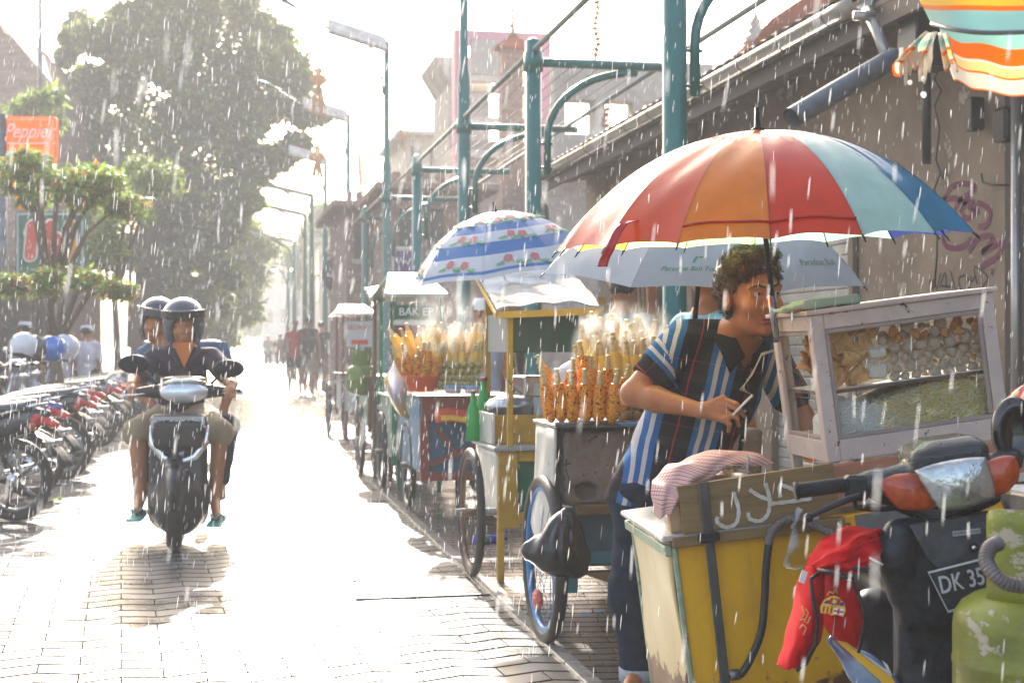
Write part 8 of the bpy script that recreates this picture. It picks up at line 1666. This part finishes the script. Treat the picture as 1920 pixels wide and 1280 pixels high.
# the far mirror and the red helmet hanging at the edge of the frame
s = SDF(.005); s.ell(mx_(1900, 805, .12), (.050, .03, .075), .01); s.ell(mx_(1909, 812, .09), (.034, .03, .058), .01, True); s.cap(mx_(1898, 860, .12), mx_(1896, 900, .1), .014, .014, .01); s.build('mirror', mo, mat('dark_brown_plastic', (.015, .011, .01), .2, coat=.8))
s = SDF(.006); o_ = P(1975, 792, 3.3); s.ell((0, 0, 0), (.12, .13, .105), .01); o = s.build('helmet', None, mat('helmet_red', (.62, .06, .02), .15, col2=(.75, .35, .2), sc=7, sharp=.7, coat=1), loc=o_); tag(o, 'shiny red helmet behind the mirror at the right edge', 'helmet')
# red football jacket draped over the seat
JR = mat('jacket_red', (.55, .004, .008), .75, col2=(.46, .006, .012), sc=6, bump=.5, bsc=22, spec=.08); ja = thing('jacket', 'bright red zip jacket with a club crest draped over the motorcycle seat', 'jacket', P(1580, 1080, 3.1)); O_ = ja.location.copy(); b = MB(); b.mat(JR)
def sheetnet(rows, amp, fq, th=.005):
    nw_ = pnet(rows, O_); b.grid(lambda u, v: net(nw_, u, v) + Vector((.0, amp * math.sin(fq * u + 2.4 * v) + amp * .6 * math.sin(fq * 1.9 * v + 3 * u) + amp * 1.0 * abs(math.sin(fq * 1.6 * (u - .6 * v) + 2 * math.sin(3 * v))), amp * .5 * math.sin(fq * v) + amp * .4 * math.sin(fq * 2.3 * u))), 34, 34, True, th)
sheetnet([[(1518, 1062, 3.12), (1532, 1030, 3.05), (1560, 1002, 3.02), (1598, 993, 3.08), (1640, 998, 3.2)], [(1522, 1072, 3.08), (1545, 1050, 3.0), (1580, 1025, 2.97), (1620, 1008, 3.02), (1655, 992, 3.1)], [(1536, 1074, 3.06), (1562, 1068, 2.98), (1600, 1050, 2.95), (1638, 1030, 2.99), (1658, 1005, 3.06)], [(1560, 1078, 3.1), (1590, 1074, 3.0), (1615, 1062, 2.97), (1645, 1058, 3.0), (1655, 1040, 3.06)]], .010, 10)
sheetnet([[(1500, 1095, 3.12), (1490, 1150, 3.1), (1474, 1210, 3.1), (1463, 1252, 3.1)], [(1518, 1065, 3.06), (1508, 1140, 3.03), (1495, 1200, 3.03), (1480, 1255, 3.05)], [(1532, 1070, 3.04), (1530, 1135, 3.0), (1518, 1200, 3.02), (1500, 1250, 3.05)], [(1545, 1072, 3.08), (1545, 1140, 3.05), (1534, 1200, 3.08), (1505, 1250, 3.1)]], .005, 8)
sheetnet([[(1532, 1078, 3.14), (1538, 1120, 3.12), (1545, 1160, 3.12), (1562, 1190, 3.14)], [(1560, 1080, 3.08), (1568, 1120, 3.05), (1574, 1165, 3.06), (1588, 1205, 3.1)], [(1590, 1085, 3.06), (1602, 1115, 3.04), (1606, 1165, 3.06), (1604, 1218, 3.1)], [(1598, 1090, 3.12), (1615, 1125, 3.1), (1621, 1165, 3.1), (1608, 1222, 3.14)]], .004, 7)
b.build('fabric', ja); JK = mat('zip_black', (.015, .015, .02), .5); b = MB(); b.mat(JK); jt = lambda *q: [P(x, y, d_) - O_ for x, y, d_ in q]
b.tube(jt((1535, 1068, 3.03), (1560, 1072, 2.97), (1585, 1082, 2.96), (1600, 1082, 2.96)), .005, 6); b.tube(jt((1600, 1064, 2.95), (1625, 1068, 2.96), (1642, 1060, 2.98), (1650, 1050, 3.0)), .005, 6); b.tube(jt((1533, 1075, 3.02), (1520, 1085, 3.0), (1524, 1120, 2.99), (1532, 1160, 2.99), (1530, 1205, 3.0), (1510, 1245, 3.02), (1495, 1256, 3.04)), .0045, 6); b.tube(jt((1598, 1090, 3.02), (1615, 1125, 3.0), (1622, 1165, 3.01), (1610, 1222, 3.05)), .004, 6); b.build('zip', ja)
# crest: blue and red stripes over a gold band, and a cross
cr_c = P(1562, 1136, 2.995) - O_; MxC = Matrix.Translation(cr_c) @ Euler((math.pi / 2, 0, -TH)).to_matrix().to_4x4() @ Matrix.Rotation(-.16 + math.pi, 4, 'Z')
def cq(b, m, pts, z): b.mat(m); b.add([MxC @ Vector((x * .001, y * .001, z * .001)) for x, y in pts], [tuple(range(len(pts)))])
GOLD = mat('crest_gold', (.8, .5, .06), .5); CB = mat('crest_blue', (.02, .04, .25), .6); CR_ = mat('crest_red', (.5, .02, .03), .6); b = MB()
cq(b, GOLD, [(-24, 18), (-8, 16), (0, 19), (8, 16), (24, 18), (27, 4), (22, -10), (10, -20), (0, -23), (-10, -20), (-22, -10), (-27, 4)], 1.5)
cq(b, SW, [(-22, 15), (-2, 15), (-2, 2), (-23, 2)], 3); cq(b, CR_, [(-14, 15), (-10, 15), (-10, 2), (-14, 2)], 4.5); cq(b, CR_, [(-22, 10), (-2, 10), (-2, 6.5), (-23, 6.5)], 4.5)
for k in range(5): cq(b, (CR_, GOLD)[k % 2], [(1 + k * 4, 15), (5 + k * 4, 15), (5 + k * 4, 2), (1 + k * 4, 2)], 3)
for k in range(5): cq(b, (CB, CR_)[k % 2], [(-22 + k * 9, -4), (-13 + k * 9, -4), (-14 + k * 7, -12 - 6 * (k in (1, 2, 3))), (-21 + k * 7.6, -12 - 6 * (k in (1, 2, 3)))], 3)
cq(b, GOLD, [(5 * math.cos(k), -11 + 5 * math.sin(k)) for k in range(6)], 4.5); b.mat(PLATE); b.text('FCB', .006, MxC @ Matrix.Translation((0, -.001, .004)), .0003); b.build('crest', ja)
b = MB(); b.mat(mat('gold_thread', (.7, .42, .12), .5))
for pts in (((1504, 1135), (1508, 1150), (1500, 1162), (1508, 1160)), ((1510, 1140), (1516, 1148), (1508, 1165), (1514, 1168), (1520, 1155)), ((1499, 1178), (1505, 1170), (1512, 1176), (1506, 1190)), ((1551, 1115), (1556, 1108), (1562, 1112), (1568, 1104), (1570, 1112))): b.tube(jt(*[(x, y, 2.985) for x, y in pts]), .0012, 4)
b.mat(PLW); q = jt((1505, 1066 + 2, 3.0), (1515, 1072, 3.0), (1508, 1094, 3.0), (1498, 1090, 3.0)); b.prism(q, (0, .003, 0)); b.build('embroidery', ja)
b = MB(); b.mat(PLW); b.tube([P(1630, 1045, 2.93) - O_, P(1656, 1058, 2.92) - O_], .0018, 5); b.build('drawstring', ja)
# green gas cylinder in the corner
CYL = mat('cylinder_green', (.27, .28, .025), .38, col2=(.13, .135, .025), sc=6, chip=(.40, .34, .24), csc=9, cth=.57, bump=.2, stretch=(1, 1, 1.6)); gl = P(1930, 1120, 2.85); gl.z -= .275
rust(CYL, -5, (.2, .15, .08)); o = gas('gas_cylinder', 'scuffed lime green gas cylinder standing in the bottom right corner', gl, .148, .30, CYL)
b = MB(); b.mat(CYL)
for a0, a1 in ((3.3, 4.35), (4.7, 5.9)): b.grid(lambda u, v: (.105 * math.cos(a0 + (a1 - a0) * u), .105 * math.sin(a0 + (a1 - a0) * u),   .27 + .19 * v - .015 * (2 * u - 1) ** 8 * v), 14, 6, True, .006)
b.build('collar', o); b = MB(); b.mat(DULL); b.box((-.035, -.07, .33), (.05, .02, .49), .008); b.mat(mat('grey_valve', (.3, .3, .3), .5)); b.box((-.03, -.08, .45), (.06, .03, .50), .01); b.build('valve', o)
hg = thing('gas_hose', 'grey ribbed hose looping around the green cylinder collar', 'hose', gl); b = MB(); b.mat(HOSE); hp = lambda *q: [P(x, y, d_) - gl for x, y, d_ in q]; ribbed(b, hp((1872, 1018, 2.66), (1855, 1028, 2.64), (1850, 1052, 2.62), (1866, 1078, 2.6), (1895, 1095, 2.6), (1950, 1098, 2.62), (2010, 1085, 2.68)), .0135, .0095); b.build('ribbed_tube', hg)
b = MB(); b.mat(HOSE); ribbed(b, hp((1886, 935, 3.15), (1897, 955, 3.1), (1915, 975, 3.05), (1960, 990, 3.0)), .012, .009); b.build('ribbed_tube', hg)
o = thing('crate', 'wooden crate under the green gas cylinder', 'crate', (gl.x, gl.y, 0)); b = MB(); b.mat(WOOD)
for x in (-.2, .17): 
    for y in (-.2, .17): b.box((x, y, 0), (x + .03, y + .03, gl.z - .002))
b.box((-.21, -.21, gl.z - .025), (.21, .21, gl.z - .001), .003)
for k in range(3): z = .08 + k * (gl.z - .15) / 3; b.box((-.205, -.215, z), (.205, -.2005, z + .08), .002); b.box((-.215, -.2, z), (-.2005, .2, z + .08), .002)
b.build('slats', o)
# ================================================================ rain and wet air
RAIN = mat('rain_water', (.86, .84, .80), .15, transl=.55)
def rain(n, dmin, dmax, seed):
    r = random.Random(seed); b = MB(); b.mat(RAIN)
    for _ in range(n):
        d = (r.random() * (dmax ** 3 - dmin ** 3) + dmin ** 3) ** (1 / 3); lat = d * r.uniform(-.52, .52); z = CH + d * r.uniform(-.28, .30)
        if z < .03: z = r.uniform(.03, 1.0)
        L = r.uniform(.022, .048) * (1.4 if r.random() < .15 else 1); w = r.uniform(.0004, .0009) * (1 + .05 * d); c = C(lat, d, z); t = Vector((CT * .09 + r.gauss(0, .05), -ST * .09, 1)).normalized() * L; u = Vector((CT, -ST, 0)) * w; q = Vector((ST, CT, 0)) * w
        b.add([c, c + t * .3 + u, c + t * .3 + q, c + t * .3 - u, c + t * .3 - q, c + t * .75 + u, c + t * .75 + q, c + t * .75 - u, c + t * .75 - q, c + t], [(0, 2, 1), (0, 3, 2), (0, 4, 3), (0, 1, 4), (1, 2, 6, 5), (2, 3, 7, 6), (3, 4, 8, 7), (4, 1, 5, 8), (5, 6, 9), (6, 7, 9), (7, 8, 9), (8, 5, 9)], True)
    return b
b = rain(11000, 1.6, 10, 1)
for b2 in (rain(14000, 10, 24, 2), rain(130, .8, 1.9, 3)): o_ = len(b.v); b.v += b2.v; b.f += [tuple(i + o_ for i in f) for f in b2.f]; b.mi += b2.mi; b.sm += b2.sm
tag(b.build('rain'), 'bright slanting raindrops falling through the whole street', 'rain', kind='stuff')
m = bpy.data.materials.new('wet_air'); m.use_nodes = True; N, L = m.node_tree.nodes, m.node_tree.links; N.remove(N['Principled BSDF']); v = N.new('ShaderNodeVolumePrincipled'); v.inputs['Color'].default_value = (.93, .92, .9, 1); v.inputs['Density'].default_value = .0048; v.inputs['Anisotropy'].default_value = 0; L.new(v.outputs[0], N['Material Output'].inputs['Volume'])
b = MB(); b.mat(m); b.box((-45, -8, -1), (45, 170, 17)); tag(b.build('haze'), 'pale wet haze over the street', 'haze', kind='stuff')
